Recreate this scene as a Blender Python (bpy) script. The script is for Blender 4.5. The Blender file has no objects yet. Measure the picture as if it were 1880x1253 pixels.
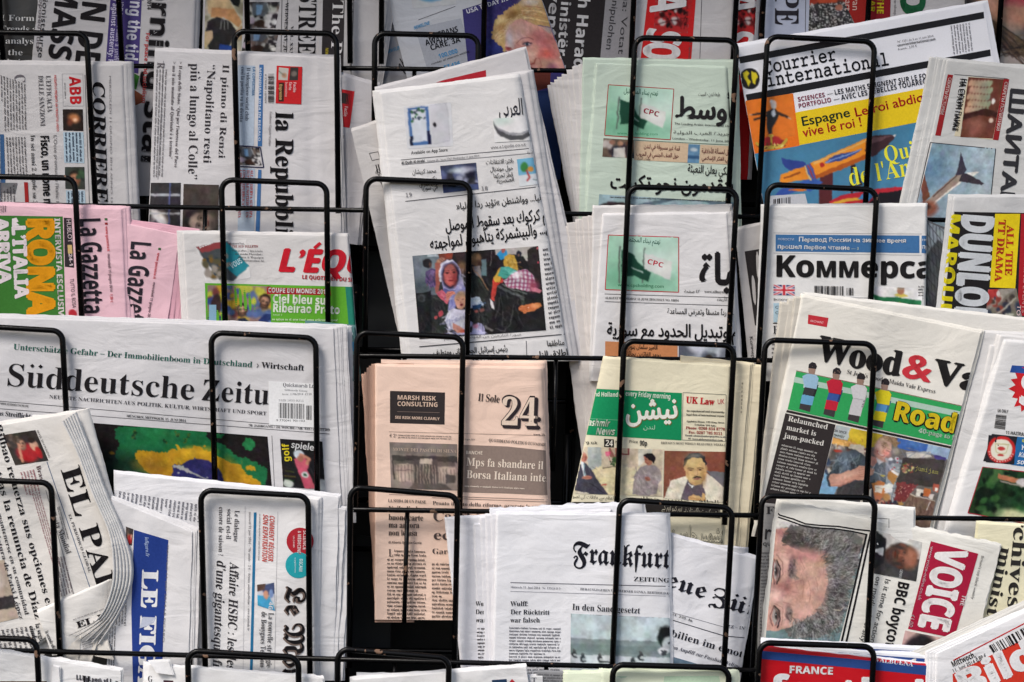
import bpy, math, random, unicodedata
import numpy as np
from mathutils import Matrix, Vector
rng = np.random.RandomState(7); random.seed(7)
S = bpy.context.scene; COL = S.collection
# ------------------------------------------------------------ camera, sky, sun, exposure
CAM_Y = -2.2; ROW = 0.032
cd = bpy.data.cameras.new('camera'); cam = bpy.data.objects.new('camera', cd); COL.objects.link(cam); S.camera = cam
RM = Matrix.Rotation(math.pi/2, 3, 'X') @ Matrix.Rotation(math.radians(1.6), 3, 'Z')
cam.matrix_world = Matrix.Translation((0, CAM_Y, 0)) @ RM.to_4x4()
cd.sensor_width = 36; cd.lens = 66.3; cd.clip_start = .05; cd.clip_end = 100
w = bpy.data.worlds.new('World'); S.world = w; w.use_nodes = True; nt = w.node_tree
sky = nt.nodes.new('ShaderNodeTexSky'); sky.sky_type = 'NISHITA'; sky.sun_disc = False
SUN_EL, SUN_AZ = math.radians(46), math.radians(222)     # high, in front of the stand and to the left
sky.sun_elevation = SUN_EL; sky.sun_rotation = SUN_AZ; sky.dust_density = 3; sky.air_density = 1.0; sky.ozone_density = 1
nt.links.new(sky.outputs[0], nt.nodes['Background'].inputs[0]); nt.nodes['Background'].inputs[1].default_value = 0.115
sd = bpy.data.lights.new('sun', 'SUN'); sd.energy = 1.5; sd.angle = math.radians(20); sd.color = (1, .965, .92)
so = bpy.data.objects.new('sun', sd); COL.objects.link(so)
sv = Vector((math.sin(SUN_AZ)*math.cos(SUN_EL), math.cos(SUN_AZ)*math.cos(SUN_EL), math.sin(SUN_EL)))
so.rotation_euler = sv.to_track_quat('Z', 'Y').to_euler(); so.location = sv*5
S.view_settings.view_transform = 'Standard'; S.view_settings.look = 'None'; S.view_settings.exposure = 0.46; S.view_settings.gamma = 1
S.render.resolution_x = 1024; S.render.resolution_y = 682
S.cycles.max_bounces = 6; S.cycles.diffuse_bounces = 4
# ------------------------------------------------------------ photograph measurements -> points in the place
RN = np.array(RM)
def unp(px, py, Y):
    px = np.asarray(px, float); py = np.asarray(py, float)
    k = 36/66.3/1880
    d = np.stack([(px-940)*k, -(py-626.5)*k, -np.ones_like(px)], -1) @ RN.T
    t = (np.asarray(Y)-CAM_Y)/d[..., 1]
    return np.stack([d[..., 0]*t, CAM_Y+d[..., 1]*t, d[..., 2]*t], -1)
def lin(c):
    c = np.asarray(c, float)/255
    return np.where(c <= .04045, c/12.92, ((c+.055)/1.055)**2.4)
# ------------------------------------------------------------ materials
MC = {}; PEND = []                                            # objects are linked to the scene in one go at the end
def mat_ink(c, gloss=0):
    k = ('ink', tuple(c), gloss)
    if k in MC: return MC[k]
    m = bpy.data.materials.new('ink'); m.use_nodes = True; n = m.node_tree; b = n.nodes['Principled BSDF']
    tc = n.nodes.new('ShaderNodeTexCoord'); nz = n.nodes.new('ShaderNodeTexNoise'); nz.inputs['Scale'].default_value = 420; nz.inputs['Detail'].default_value = 3
    mx = n.nodes.new('ShaderNodeMix'); mx.data_type = 'RGBA'
    l = np.minimum(lin(c), .9)
    mx.inputs[6].default_value = (*(l*.8), 1); mx.inputs[7].default_value = (*np.minimum(l*1.08+.004, .93), 1)
    n.links.new(tc.outputs['Object'], nz.inputs['Vector']); n.links.new(nz.outputs[0], mx.inputs[0]); n.links.new(mx.outputs[2], b.inputs['Base Color'])
    b.inputs['Roughness'].default_value = .38 if gloss else .8; b.inputs['Specular IOR Level'].default_value = .22 if gloss else .1
    MC[k] = m; return m
def mat_paper(c, gloss=0):
    k = ('pap', tuple(c), gloss)
    if k in MC: return MC[k]
    m = bpy.data.materials.new('coated_paper' if gloss else 'newsprint'); m.use_nodes = True; n = m.node_tree; b = n.nodes['Principled BSDF']
    tc = n.nodes.new('ShaderNodeTexCoord'); l = lin(c)
    def noise(s, d=4):
        z = n.nodes.new('ShaderNodeTexNoise'); z.inputs['Scale'].default_value = s; z.inputs['Detail'].default_value = d
        n.links.new(tc.outputs['Object'], z.inputs['Vector']); return z
    a = noise(14); f = noise(900, 2); cr = noise(26, 5)
    mx = n.nodes.new('ShaderNodeMix'); mx.data_type = 'RGBA'; mx.inputs[6].default_value = (*(l*.93), 1); mx.inputs[7].default_value = (*(l*1.05), 1)
    n.links.new(a.outputs[0], mx.inputs[0])
    mx2 = n.nodes.new('ShaderNodeMix'); mx2.data_type = 'RGBA'; mx2.blend_type = 'MULTIPLY'; mx2.inputs[0].default_value = .12
    n.links.new(mx.outputs[2], mx2.inputs[6]); n.links.new(f.outputs[0], mx2.inputs[7]); n.links.new(mx2.outputs[2], b.inputs['Base Color'])
    bp = n.nodes.new('ShaderNodeBump'); bp.inputs['Strength'].default_value = .5 if not gloss else .12; bp.inputs['Distance'].default_value = .004
    mp = n.nodes.new('ShaderNodeMapping'); mp.inputs['Scale'].default_value = (8, 1, 19); mp.inputs['Rotation'].default_value = (0, .55, 0); n.links.new(tc.outputs['Object'], mp.inputs['Vector'])
    lc = n.nodes.new('ShaderNodeTexNoise'); lc.inputs['Scale'].default_value = 1.6; lc.inputs['Detail'].default_value = 3; lc.inputs['Distortion'].default_value = 1.6; n.links.new(mp.outputs[0], lc.inputs['Vector'])
    ad = n.nodes.new('ShaderNodeMath'); ad.operation = 'MULTIPLY_ADD'; ad.inputs[1].default_value = .9; n.links.new(lc.outputs[0], ad.inputs[0]); n.links.new(cr.outputs[0], ad.inputs[2]); n.links.new(ad.outputs[0], bp.inputs['Height']); n.links.new(bp.outputs[0], b.inputs['Normal'])
    b.inputs['Roughness'].default_value = .3 if gloss else .85; b.inputs['Specular IOR Level'].default_value = .5 if gloss else .2
    MC[k] = m; return m
def mat_pic(gloss=0):
    k = ('pic', gloss)
    if k in MC: return MC[k]
    m = bpy.data.materials.new('printed_picture'); m.use_nodes = True; n = m.node_tree; b = n.nodes['Principled BSDF']
    a = n.nodes.new('ShaderNodeAttribute'); a.attribute_name = 'print'; n.links.new(a.outputs['Color'], b.inputs['Base Color'])
    b.inputs['Roughness'].default_value = .38 if gloss else .8; b.inputs['Specular IOR Level'].default_value = .22 if gloss else .1
    MC[k] = m; return m
def mat_wire():
    m = bpy.data.materials.new('black_enamel'); m.use_nodes = True; n = m.node_tree; b = n.nodes['Principled BSDF']
    tc = n.nodes.new('ShaderNodeTexCoord'); z = n.nodes.new('ShaderNodeTexNoise'); z.inputs['Scale'].default_value = 75; z.inputs['Detail'].default_value = 3
    r = n.nodes.new('ShaderNodeValToRGB'); r.color_ramp.elements[0].position = .665; r.color_ramp.elements[1].position = .69
    r.color_ramp.elements[0].color = (.003, .003, .0035, 1); r.color_ramp.elements[1].color = (.2, .12, .08, 1)
    n.links.new(tc.outputs['Object'], z.inputs['Vector']); n.links.new(z.outputs[0], r.inputs[0]); n.links.new(r.outputs[0], b.inputs['Base Color'])
    z2 = n.nodes.new('ShaderNodeTexNoise'); z2.inputs['Scale'].default_value = 300; n.links.new(tc.outputs['Object'], z2.inputs['Vector'])
    bp = n.nodes.new('ShaderNodeBump'); bp.inputs['Strength'].default_value = .15; bp.inputs['Distance'].default_value = .001
    n.links.new(z2.outputs[0], bp.inputs['Height']); n.links.new(bp.outputs[0], b.inputs['Normal'])
    b.inputs['Roughness'].default_value = .24; b.inputs['Specular IOR Level'].default_value = .16; return m
def link_mesh(name, v, f, mat, parent=None, smooth=None, col=None):
    me = bpy.data.meshes.new(name); v = np.asarray(v, np.float32)
    me.from_pydata(v.tolist(), [], f if isinstance(f, list) else f.tolist())
    if smooth is not None: me.polygons.foreach_set('use_smooth', smooth)
    if col is not None:
        a = me.color_attributes.new('print', 'FLOAT_COLOR', 'POINT')
        a.data.foreach_set('color', np.c_[col, np.ones(len(col))].astype(np.float32).ravel())
    me.materials.append(mat); me.update()
    o = bpy.data.objects.new(name, me); PEND.append(o)
    if parent is not None:
        o.parent = parent; o.matrix_parent_inverse = Matrix.Translation(-parent.location)
    return o
def thing(name, label, cat, loc, group=None):
    o = bpy.data.objects.new(name, None); PEND.append(o); o.location = loc; o.empty_display_size = .02
    o['label'] = label; o['category'] = cat
    if group: o['group'] = group
    return o
# ------------------------------------------------------------ type: every letter turned once into a flat mesh
GC = {}; _tc = bpy.data.curves.new('type', 'FONT'); _tc.resolution_u = 3; _to = bpy.data.objects.new('type', _tc); COL.objects.link(_to)
def _mesh(s, off):
    _tc.body = s; _tc.offset = off; _tc.size = 1
    dg = bpy.context.evaluated_depsgraph_get(); e = _to.evaluated_get(dg); me = e.to_mesh(); me.calc_loop_triangles()
    v = np.empty(len(me.vertices)*3, np.float32); me.vertices.foreach_get('co', v); t = np.empty(len(me.loop_triangles)*3, np.int32); me.loop_triangles.foreach_get('vertices', t)
    v = v.reshape(-1, 3)[:, :2].copy(); t = t.reshape(-1, 3).copy(); e.to_mesh_clear(); return v, t
def glyph(ch, off=0.):
    k = (ch, off)
    if k not in GC:
        if ch == ' ': GC[k] = (np.zeros((0, 2)), np.zeros((0, 3), int), .27)
        else:
            v, t = _mesh(ch, off); v2, _ = _mesh(ch+ch, off)
            GC[k] = (v, t, float(v2[:, 0].max()-v[:, 0].max()) if len(v) else .3)
    return GC[k]
FN = dict(S=(0x1D400, 0x1D7CE, 0), s=(0x1D400, 0x1D7CE, -.005), i=(0x1D400, 0x1D7CE, -.005), B=(0x1D400, 0x1D7CE, 0), H=(0x1D5D4, 0x1D7EC, 0), h=(0, 0, 0),
          o=(0x1D5D4, 0x1D7EC, 0), F=(0x1D56C, 0x1D7CE, 0), m=(0x1D670, 0x1D7F6, 0), p=(0, 0, 0))
HOMO = {'К': ('K', 1), 'о': ('o', 1), 'м': ('M', .75), 'е': ('e', 1), 'р': ('p', 1), 'с': ('c', 1), 'а': ('a', 1), 'н': ('H', .74), 'А': ('A', 1), 'Т': ('T', 1), 'Н': ('H', 1),
        'М': ('M', 1), 'Р': ('P', 1), 'С': ('C', 1), 'Е': ('E', 1), 'О': ('O', 1), 'Х': ('X', 1), 'т': ('T', .74), 'к': ('K', .74), 'х': ('x', 1), 'Й': ('И', 1), 'В': ('B', 1), 'й': ('и', 1)}
def dot(x, y, r): return np.array([[x-r, y], [x, y-r], [x+r, y], [x, y+r]]), np.array([[0, 1, 2], [0, 2, 3]])
def bar(a, b, t):
    a = np.array(a, float); b = np.array(b, float); d = b-a; n = np.array([-d[1], d[0]])/max(1e-6, math.hypot(*d))*t/2
    return np.array([a-n, b-n, b+n, a+n]), np.array([[0, 1, 2], [0, 2, 3]])
def accent(k, x, y):
    if k == '\u0308': return [dot(x-.12, y+.06, .065), dot(x+.12, y+.06, .065)]
    if k == '\u0301': return [bar((x-.04, y), (x+.09, y+.15), .06)]
    if k == '\u0300': return [bar((x+.05, y), (x-.09, y+.15), .06)]
    if k == '\u0302': return [bar((x-.12, y), (x, y+.12), .05), bar((x, y+.12), (x+.12, y), .05)]
    if k == '\u0327': return [bar((x+.03, -.02), (x-.02, -.17), .06)]
    return [bar((x-.1, y+.07), (x+.1, y+.07), .05)]
AR = {}
for ln in 'ا FE8D 2,أ FE83 2,إ FE87 2,آ FE81 2,ب FE8F 4,ة FE93 2,ت FE95 4,ث FE99 4,ج FE9D 4,ح FEA1 4,خ FEA5 4,د FEA9 2,ذ FEAB 2,ر FEAD 2,ز FEAF 2,س FEB1 4,ش FEB5 4,ص FEB9 4,ض FEBD 4,ط FEC1 4,ظ FEC5 4,ع FEC9 4,غ FECD 4,ف FED1 4,ق FED5 4,ك FED9 4,ل FEDD 4,م FEE1 4,ن FEE5 4,ه FEE9 4,و FEED 2,ى FEEF 2,ي FEF1 4,ئ FE89 4,ؤ FE85 2,ء FE80 1,پ FB56 4,ے FBAE 2,ک FED9 4,ی FEF1 4,\u0001 FEFB 2'.split(','):
    a, b, c = ln.split(' '); AR[a] = (int(b, 16), int(c))
def shape_ar(t):
    t = t.replace('لا', '\u0001'); out = ''
    for i, c in enumerate(t):
        if c not in AR: out += c; continue
        b, n = AR[c]; pj = i > 0 and t[i-1] in AR and AR[t[i-1]][1] == 4 and n > 1; nj = n == 4 and i+1 < len(t) and t[i+1] in AR and AR[t[i+1]][1] > 1
        out += chr(b+(3 if pj and nj else 1 if pj else 2 if nj else 0))
    return out[::-1]
def layout(s, f):
    V = []; T = []; x = 0.; nv = 0
    def add(v, t):
        nonlocal nv
        V.append(v); T.append(t+nv); nv += len(v)
    if f == 'a':
        for c in shape_ar(s):
            v, t, a = glyph(c); add(v+[x, 0], t); x += a
    else:
        base, dig, off = FN[f]
        for c0 in s:
            sc = 1
            if c0 in HOMO: c0, sc = HOMO[c0]
            d = unicodedata.normalize('NFD', c0); c = d[0]
            if c == 'і' or (c == 'и' and len(d) > 1): c = 'и'
            st = c == '’' or c == '‘'
            if base and 'A' <= c <= 'Z': c = chr(base+ord(c)-65)
            elif base and 'a' <= c <= 'z': c = chr(base+26+ord(c)-97)
            elif dig and '0' <= c <= '9': c = chr(dig+ord(c)-48)
            v, t, a = glyph(c, off if c not in '.,' else 0); 
            if c == 'ı': pass
            add(v*sc+[x, 0], t)
            for k in d[1:]:
                top = .78 if d[0].isupper() else .6
                for av, at in accent(k, x+a*sc/2, top): add(av, at)
            x += a*sc
    if not V: return np.zeros((0, 2)), np.zeros((0, 3), int), 1
    return np.concatenate(V), np.concatenate(T), x
# ------------------------------------------------------------ printed pictures: a small painter on a grid of dots
class Pic:
    def __init__(s, w, h, bg, q=None, zoom=None):
        s.w, s.h = max(6, int(w)), max(6, int(h)); s.a = np.zeros((s.h, s.w, 3)); s.a[:] = bg
        yy, xx = np.mgrid[0:s.h, 0:s.w]; s.u = (xx+.5)/s.w*100; s.v = (yy+.5)/s.h*100; s.x, s.y, s.px, s.asp = s.u, s.v, 100/s.w, s.h/s.w
        if zoom: P = bil(q, s.u/100, s.v/100); s.x = (P[..., 0]-zoom[0])*zoom[2]; s.y = (P[..., 1]-zoom[1])*zoom[2]; s.asp = 1.; s.px = zoom[2]*np.hypot(*(q[1]-q[0]))/s.w
        s.r = np.random.RandomState(s.w*31+s.h)
        for cell, amp in ((8, .5), (3, .35)):
            k = amp*s.px*min(1, s.w/60, s.h/60); s.x = s.x+s.fld(s.u, s.v, cell)*k; s.y = s.y+s.fld(s.u, s.v, cell)*k/s.asp
    def fld(s, X, Y, cell):
        h, w = s.h//cell+3, s.w//cell+3; g = s.r.randn(h, w); iy = Y/100*(h-2); ix = X/100*(w-2)
        y0 = iy.astype(int); x0 = ix.astype(int); fy = iy-y0; fx = ix-x0; fx = fx*fx*(3-2*fx); fy = fy*fy*(3-2*fy)
        return (g[y0, x0]*(1-fx)+g[y0, x0+1]*fx)*(1-fy)+(g[y0+1, x0]*(1-fx)+g[y0+1, x0+1]*fx)*fy
    def finish(s, amt=1):                                             # cloudy tone, cloth-like detail, press grain, a little ink spread
        m = 1+amt*(.05*s.fld(s.u, s.v, 14)+.03*s.fld(s.u, s.v, 6)+.03*s.fld(s.u, s.v, 3))
        s.a = s.a*m[..., None]+amt*(2.5*s.fld(s.u, s.v, 4)+3*s.r.randn(s.h, s.w))[..., None]+amt*2.5*np.stack([s.fld(s.u, s.v, 8) for _ in range(3)], -1)
        b = s.a.copy(); b[1:-1, 1:-1] = (s.a[1:-1, 1:-1]*4+s.a[:-2, 1:-1]+s.a[2:, 1:-1]+s.a[1:-1, :-2]+s.a[1:-1, 2:])/8
        g = b.mean(-1, keepdims=True); s.a = g+(b-g)*(.88 if amt else 1); return s
    def rag(s, pts, c, n, z):                                        # ragged outline of splashed paint
        for _ in range(n): i = s.r.randint(len(pts)); (x0, y0), (x1, y1) = pts[i], pts[(i+1) % len(pts)]; f = s.r.rand(); k = z*(.3+s.r.rand()); s.e(x0+(x1-x0)*f, y0+(y1-y0)*f, k, k*(.5+s.r.rand()), c, s.r.rand()*180, .12)
        return s.p(pts, c)
    def folds(s, n, x0, y0, x1, y1, ang=80, L=12, al=.35, cs=((12, 12, 14), (120, 118, 118))):   # folds in cloth
        for _ in range(n):
            x = x0+s.r.rand()*(x1-x0); y = y0+s.r.rand()*(y1-y0); t = math.radians(ang+s.r.randn()*24); l = L*(.4+s.r.rand()); k = s.r.randn()*.35
            s.l([(x, y), (x+l*.5*math.cos(t), y+l*.5*math.sin(t)), (x+l*math.cos(t+k), y+l*math.sin(t+k))], (.8+s.r.rand()*1.5)*s.px, cs[s.r.randint(len(cs))], al*(.35+.65*s.r.rand()))
        return s
    def put(s, m, c):
        m = np.clip(m, 0, 1)[..., None]; s.a = s.a*(1-m)+np.array(c, float)*m; return s
    def e(s, cx, cy, rx, ry, c, rot=0, soft=.12):
        t = math.radians(rot); dx = s.x-cx; dy = (s.y-cy)*s.asp; X = dx*math.cos(t)+dy*math.sin(t); Y = -dx*math.sin(t)+dy*math.cos(t)
        d = np.sqrt((X/rx)**2+(Y/(ry*s.asp))**2); return s.put((1+soft-d)/(2*soft), c)
    def p(s, pts, c, al=1):
        m = np.zeros((s.h, s.w)); n = len(pts)
        for sx, sy in ((-.25, -.25), (.25, .25), (.25, -.25), (-.25, .25)):
            X = s.x+sx*s.px; Y = s.y+sy*s.px/s.asp; k = np.zeros((s.h, s.w), bool)
            for i in range(n):
                (x0, y0), (x1, y1) = pts[i], pts[(i+1) % n]
                if y0 == y1: continue
                k ^= ((y0 > Y) != (y1 > Y)) & (X < (x1-x0)*(Y-y0)/(y1-y0)+x0)
            m += k*.25
        return s.put(m*al, c)
    def r4(s, x0, y0, x1, y1, c): return s.p([(x0, y0), (x1, y0), (x1, y1), (x0, y1)], c)
    def l(s, pts, wd, c, al=1):
        m = np.zeros((s.h, s.w)); ar = s.asp
        for (x0, y0), (x1, y1) in zip(pts[:-1], pts[1:]):
            dx, dy = x1-x0, (y1-y0)*ar; L = dx*dx+dy*dy+1e-9; X = s.x-x0; Y = (s.y-y0)*ar
            t = np.clip((X*dx+Y*dy)/L, 0, 1); d = np.hypot(X-t*dx, Y-t*dy); m = np.maximum(m, np.clip((wd/2-d)/s.px+.5, 0, 1))
        return s.put(m*al, c)
    def spots(s, n, x0, y0, x1, y1, sz, cols, al=1):
        for _ in range(n):
            c = cols[s.r.randint(len(cols))]; z = sz*(.5+s.r.rand())
            s.e(x0+s.r.rand()*(x1-x0), y0+s.r.rand()*(y1-y0), z, z*(.6+.8*s.r.rand()), c, s.r.rand()*180, .3)
        return s
    def nz(s, amp, cell=3): s.a += (s.fld(s.u, s.v, cell)*amp)[..., None]; return s
    def face(s, cx, cy, r, skin, hair, rot=0, beard=0, hy=-.35):
        sk = np.array(skin, float); t = math.radians(rot); A = 1/s.asp
        def q(a, b): return cx+r*(a*math.cos(t)-b*math.sin(t)), cy+r*(a*math.sin(t)+b*math.cos(t))*A
        def e(a, b, rx, ry, c, so=.3): s.e(*q(a, b), r*rx, r*ry*A, c, rot, so)
        def ln(pts, w, c, al=.8): s.l([q(*p) for p in pts], r*w, c, al)
        e(0, hy, .98, 1.08, hair, .12); e(.3, hy-.3, .4, .4, np.array(hair)*1.5+12, .8); e(-.8, .1, .16, .25, sk*.72); e(.8, .1, .16, .25, sk*.6)
        e(0, .9, .42, .5, sk*.62); e(0, .08, .76, 1.02, sk*.9, .1); e(-.16, 0, .52, .74, sk*1.04, .5); e(.5, .2, .3, .74, sk*.66, .6); e(0, .92, .5, .2, sk*.66, .6); e(-.1, -.5, .5, .26, sk*1.1, .8)
        e(-.34, .32, .22, .18, sk*[1.06, .92, .9], .8); e(.36, .34, .2, .18, sk*[.92, .78, .76], .8)
        if beard: e(0, .68, .62, .44, np.array(hair)*.8+sk*.2, .4); e(-.62, .3, .14, .5, hair, .6); e(.62, .3, .14, .5, hair, .6)
        for x in (-1, 1):
            e(.33*x, -.12, .25, .16, sk*.66, .7); e(.33*x, -.07, .15, .065, sk*.5+[50, 48, 46], .4); e(.33*x, -.08, .075, .075, (38, 28, 26), .3); ln([(.18*x, -.12), (.34*x, -.17), (.5*x, -.11)], .045, (50, 36, 32)); ln([(.14*x, -.28), (.34*x, -.36), (.56*x, -.27)], .09, np.array(hair)*.8+14, .75)
        ln([(.06, -.1), (.12, .26)], .12, sk*.78, .6); e(0, .27, .15, .11, sk*1.06, .6); e(.05, .36, .17, .06, sk*.5, .6); e(-.02, .1, .05, .22, sk*1.16, .8)
        e(0, .56, .26, .08, sk*[.82, .52, .5], .4); ln([(-.26, .55), (0, .58), (.26, .54)], .035, sk*.4); e(0, .72, .2, .07, sk*.8, .8)
        return s
def cl3(a): return lin(np.clip(a, 3, 250))
# ------------------------------------------------------------ a newspaper
K = (30, 27, 30); WH = (232, 229, 230); RED = (196, 34, 44)
PAP = (224, 221, 219)
def inside(P, q):
    m = np.ones(len(P), bool)
    for i in range(4):
        a = q[i]; b = q[(i+1) % 4]; m &= (b[0]-a[0])*(P[:, 1]-a[1])-(b[1]-a[1])*(P[:, 0]-a[0]) >= -1e-6
    return m
def clip_poly(pl, q):
    for i in range(4):
        a = q[i]; b = q[(i+1) % 4]; o = []
        sd = lambda p: (b[0]-a[0])*(p[1]-a[1])-(b[1]-a[1])*(p[0]-a[0])
        for j in range(len(pl)):
            c, d = pl[j], pl[(j+1) % len(pl)]; s1, s2 = sd(c), sd(d)
            if s1 >= 0: o.append(c)
            if (s1 >= 0) != (s2 >= 0): t = s1/(s1-s2); o.append(c+(d-c)*t)
        pl = o
        if len(pl) < 3: return []
    return pl
def inv_bil(q, P):
    uv = np.full((len(P), 2), .5); a, b, c, d = q[0], q[1]-q[0], q[3]-q[0], q[0]-q[1]+q[2]-q[3]
    for _ in range(6):
        u, v = uv[:, :1], uv[:, 1:]; F = a+b*u+c*v+d*u*v-P; Ju = b+d*v; Jv = c+d*u
        det = Ju[:, 0]*Jv[:, 1]-Ju[:, 1]*Jv[:, 0]
        uv -= np.stack([(F[:, 0]*Jv[:, 1]-F[:, 1]*Jv[:, 0])/det, (Ju[:, 0]*F[:, 1]-Ju[:, 1]*F[:, 0])/det], 1)
    return uv
def bil(q, u, v):
    u = np.asarray(u)[..., None]; v = np.asarray(v)[..., None]; return (q[0]*(1-u)+q[1]*u)*(1-v)+(q[3]*(1-u)+q[2]*u)*v
PX = .00062
TYPE = {'masthead', 'headline', 'strapline', 'date_line', 'caption', 'cover_line', 'price', 'price_sticker', 'player_figure', 'drop_capital', 'barcode', 'body_text', 'text', 'feather_emblem'}
class Paper:
    def __init__(s, label, row, lay, quad, col=PAP, name='newspaper', cat='newspaper', group=None, rl=0, rr=0, th=.0028, wave=1.1, lean=0, pages=3, pdx=1, gloss=0, top=1., folds=(), curl=None, jag=.5, bend=0, pcol=None):
        s.q = np.array(quad, float); s.row = row; s.y0 = -ROW*row+.0055+.0042*lay; s.rl, s.rr, s.wv, s.lean, s.folds, s.gloss, s.top = rl, rr, wave*.0014, lean, folds, gloss, top
        s.col = col; s.jag = jag; s.bend = bend; s.lv = 0; s.nest = None; s.ph = rng.rand(6)*6.28; s.W = np.hypot(*(s.q[1]-s.q[0])); s.H = np.hypot(*(s.q[3]-s.q[0]))
        base = unp(*((s.q[2]+s.q[3])/2), s.y0); s.root = thing(name, label, cat, base, group); s.paper = mat_paper(col, gloss)
        s.sheet('front_sheet', s.q, 0, .0006)
        pc = mat_paper(pcol, gloss) if pcol is not None else s.paper
        for k in range(pages):
            f = (k+1)/max(1, pages); j = rng.rand(4)*1.6
            dx = pdx*(1.4*(k+1)+j[0]); qq = s.q+np.array([[-.3*j[1], -1.1*(k+1)*abs(np.sign(pdx))-j[2]], [dx, -1.1*(k+1)*abs(np.sign(pdx))-j[2]], [dx, 0], [-.3*j[1], 0]])
            if pdx < 0: qq = s.q+np.array([[dx, -.9*(k+1)-j[2]], [.3*j[1], -.9*(k+1)-j[2]], [.3*j[1], 0], [dx, 0]])
            s.sheet('page', qq, .0007+(th-.0007)*f, (th-.0008)/max(1, pages)*.72, pc)
    def depth(s, P, q=None):
        uv = inv_bil(s.q if q is None else q, P); u, v = uv[:, 0].clip(-.02, 1.02), uv[:, 1].clip(-.02, 1.05); p = s.ph
        h = s.wv*(.5*np.sin(p[0]+u*5.2*s.W/250+v*2)+.35*np.sin(p[1]+v*6*s.H/300+u*2.2)+.22*np.sin(p[2]+u*11+v*9)+.12*np.sin(p[3]+u*23-v*15))
        d = -h-s.lean*v+s.lean*.5
        for r, x in ((s.rl, u*s.W), (s.rr, (1-u)*s.W)):
            if r > 0:
                t = (r-x).clip(0, r*.985); d += (r-np.sqrt(r*r-t*t))*PX*min(1, 7.5/r)
        t = (3-v*s.H).clip(0, 2.9); d += (3-np.sqrt(9-t*t))*PX*.7*s.top
        for fu, fa, fw in s.folds: d += fa*.001*np.exp(-np.abs(u-fu)*s.W/fw)
        if s.bend: d += s.bend*.001*(2*u-1)**2
        return d
    def sheet(s, name, q, dy, th, mat=None):
        def axis(L, a, b, step):
            g = [0, 1]; g += list(np.linspace(0, 1, max(3, int(L/step))))
            if a > 0: g += [min(1, (a-a*math.cos(t))/L) for t in np.linspace(0, math.pi/2, 9)]
            if b > 0: g += [max(0, 1-(b-b*math.cos(t))/L) for t in np.linspace(0, math.pi/2, 9)]
            g = np.unique(np.round(g, 5)); return g
        gu = axis(s.W, s.rl, s.rr, 9); gv = axis(s.H, 3, 0, 10); U, V = np.meshgrid(gu, gv); P = bil(q, U, V)
        if s.jag:
            e = s.jag*(np.sin(U*s.W*.13+s.ph[4]+dy*3e3)+.6*np.sin(U*s.W*.041+s.ph[5]+dy*2e3)+.5*np.sin(U*s.W*1.1+s.ph[1])); P[..., 1] += e*np.exp(-V*s.H/6)
            e = s.jag*(.8*np.sin(V*s.H*.05+s.ph[3]+dy*2e3)+.4*np.sin(V*s.H*.21+s.ph[2])); P[..., 0] += e*np.exp(-(1-U)*s.W/6)-e*np.exp(-U*s.W/6)
        P = P.reshape(-1, 2); Y = s.y0+dy+s.depth(P, q); A = unp(P[:, 0], P[:, 1], Y); nu, nv = len(gu), len(gv)
        B = A.copy(); B[:, 1] += th; idx = np.arange(nu*nv).reshape(nv, nu)
        a, b, c, d = idx[:-1, :-1].ravel(), idx[:-1, 1:].ravel(), idx[1:, 1:].ravel(), idx[1:, :-1].ravel()
        F = np.stack([a, d, c, b], 1); N = len(A); Bk = np.stack([a, b, c, d], 1)+N
        ring = np.concatenate([idx[0, :-1], idx[:-1, -1], idx[-1, :0:-1], idx[:0:-1, 0]]); m = len(ring)
        V3 = np.concatenate([A, B, A[ring], B[ring]]); r0 = np.arange(m); r1 = (r0+1) % m; sd = np.stack([2*N+r0, 2*N+r1, 2*N+m+r1, 2*N+m+r0], 1)
        FF = np.concatenate([F, Bk, sd]); sm = np.zeros(len(FF), bool); sm[:len(F)] = True
        return link_mesh(name, V3, FF, mat or s.paper, s.root, sm)
    def emit(s, name, P, T, c, lv=None, q=None, mat=None, colv=None, label=None):
        P = np.asarray(P, float); T = np.asarray(T, int)
        if len(T) == 0: return
        q = s.q if q is None else q; ins = inside(P, q); k = ins[T].sum(1); keep = T[k == 3]; cut = T[(k < 3)]
        if colv is None and len(cut):
            ext = []; n = len(P)
            for t in cut:
                tri = P[t]; ar = (tri[1, 0]-tri[0, 0])*(tri[2, 1]-tri[0, 1])-(tri[1, 1]-tri[0, 1])*(tri[2, 0]-tri[0, 0])
                pl = clip_poly(list(tri), q)
                if len(pl) >= 3:
                    ext += pl; keep = np.concatenate([keep, np.array([[n, n+i, n+i+1] for i in range(1, len(pl)-1)])]); n += len(pl)
            if ext: P = np.concatenate([P, np.array(ext)])
        T = keep
        if len(T) == 0: return
        if colv is None:
            for _ in range(5):                                      # long faces are cut up so print follows the sheet
                a = P[T]; L = np.max([np.hypot(*(a[:, i]-a[:, (i+1) % 3]).T) for i in range(3)], 0)
                lim = np.full(len(T), 9.5)
                if s.rl or s.rr:
                    cu = inv_bil(q, a.mean(1))[:, 0]; x = cu*s.W; lim[(x < s.rl*1.1+3) | (s.W-x < s.rr*1.1+3)] = 5
                m = L > lim
                if not m.any() or len(T) > 60000: break
                t = T[m]; n = len(P); A, B, C = P[t[:, 0]], P[t[:, 1]], P[t[:, 2]]; kk = len(t); i = np.arange(kk)
                P = np.concatenate([P, (A+B)/2, (B+C)/2, (C+A)/2]); ab, bc, ca = n+i, n+kk+i, n+2*kk+i
                T = np.concatenate([T[~m], np.stack([t[:, 0], ab, ca], 1), np.stack([ab, t[:, 1], bc], 1), np.stack([ca, bc, t[:, 2]], 1), np.stack([ab, bc, ca], 1)])
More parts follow.
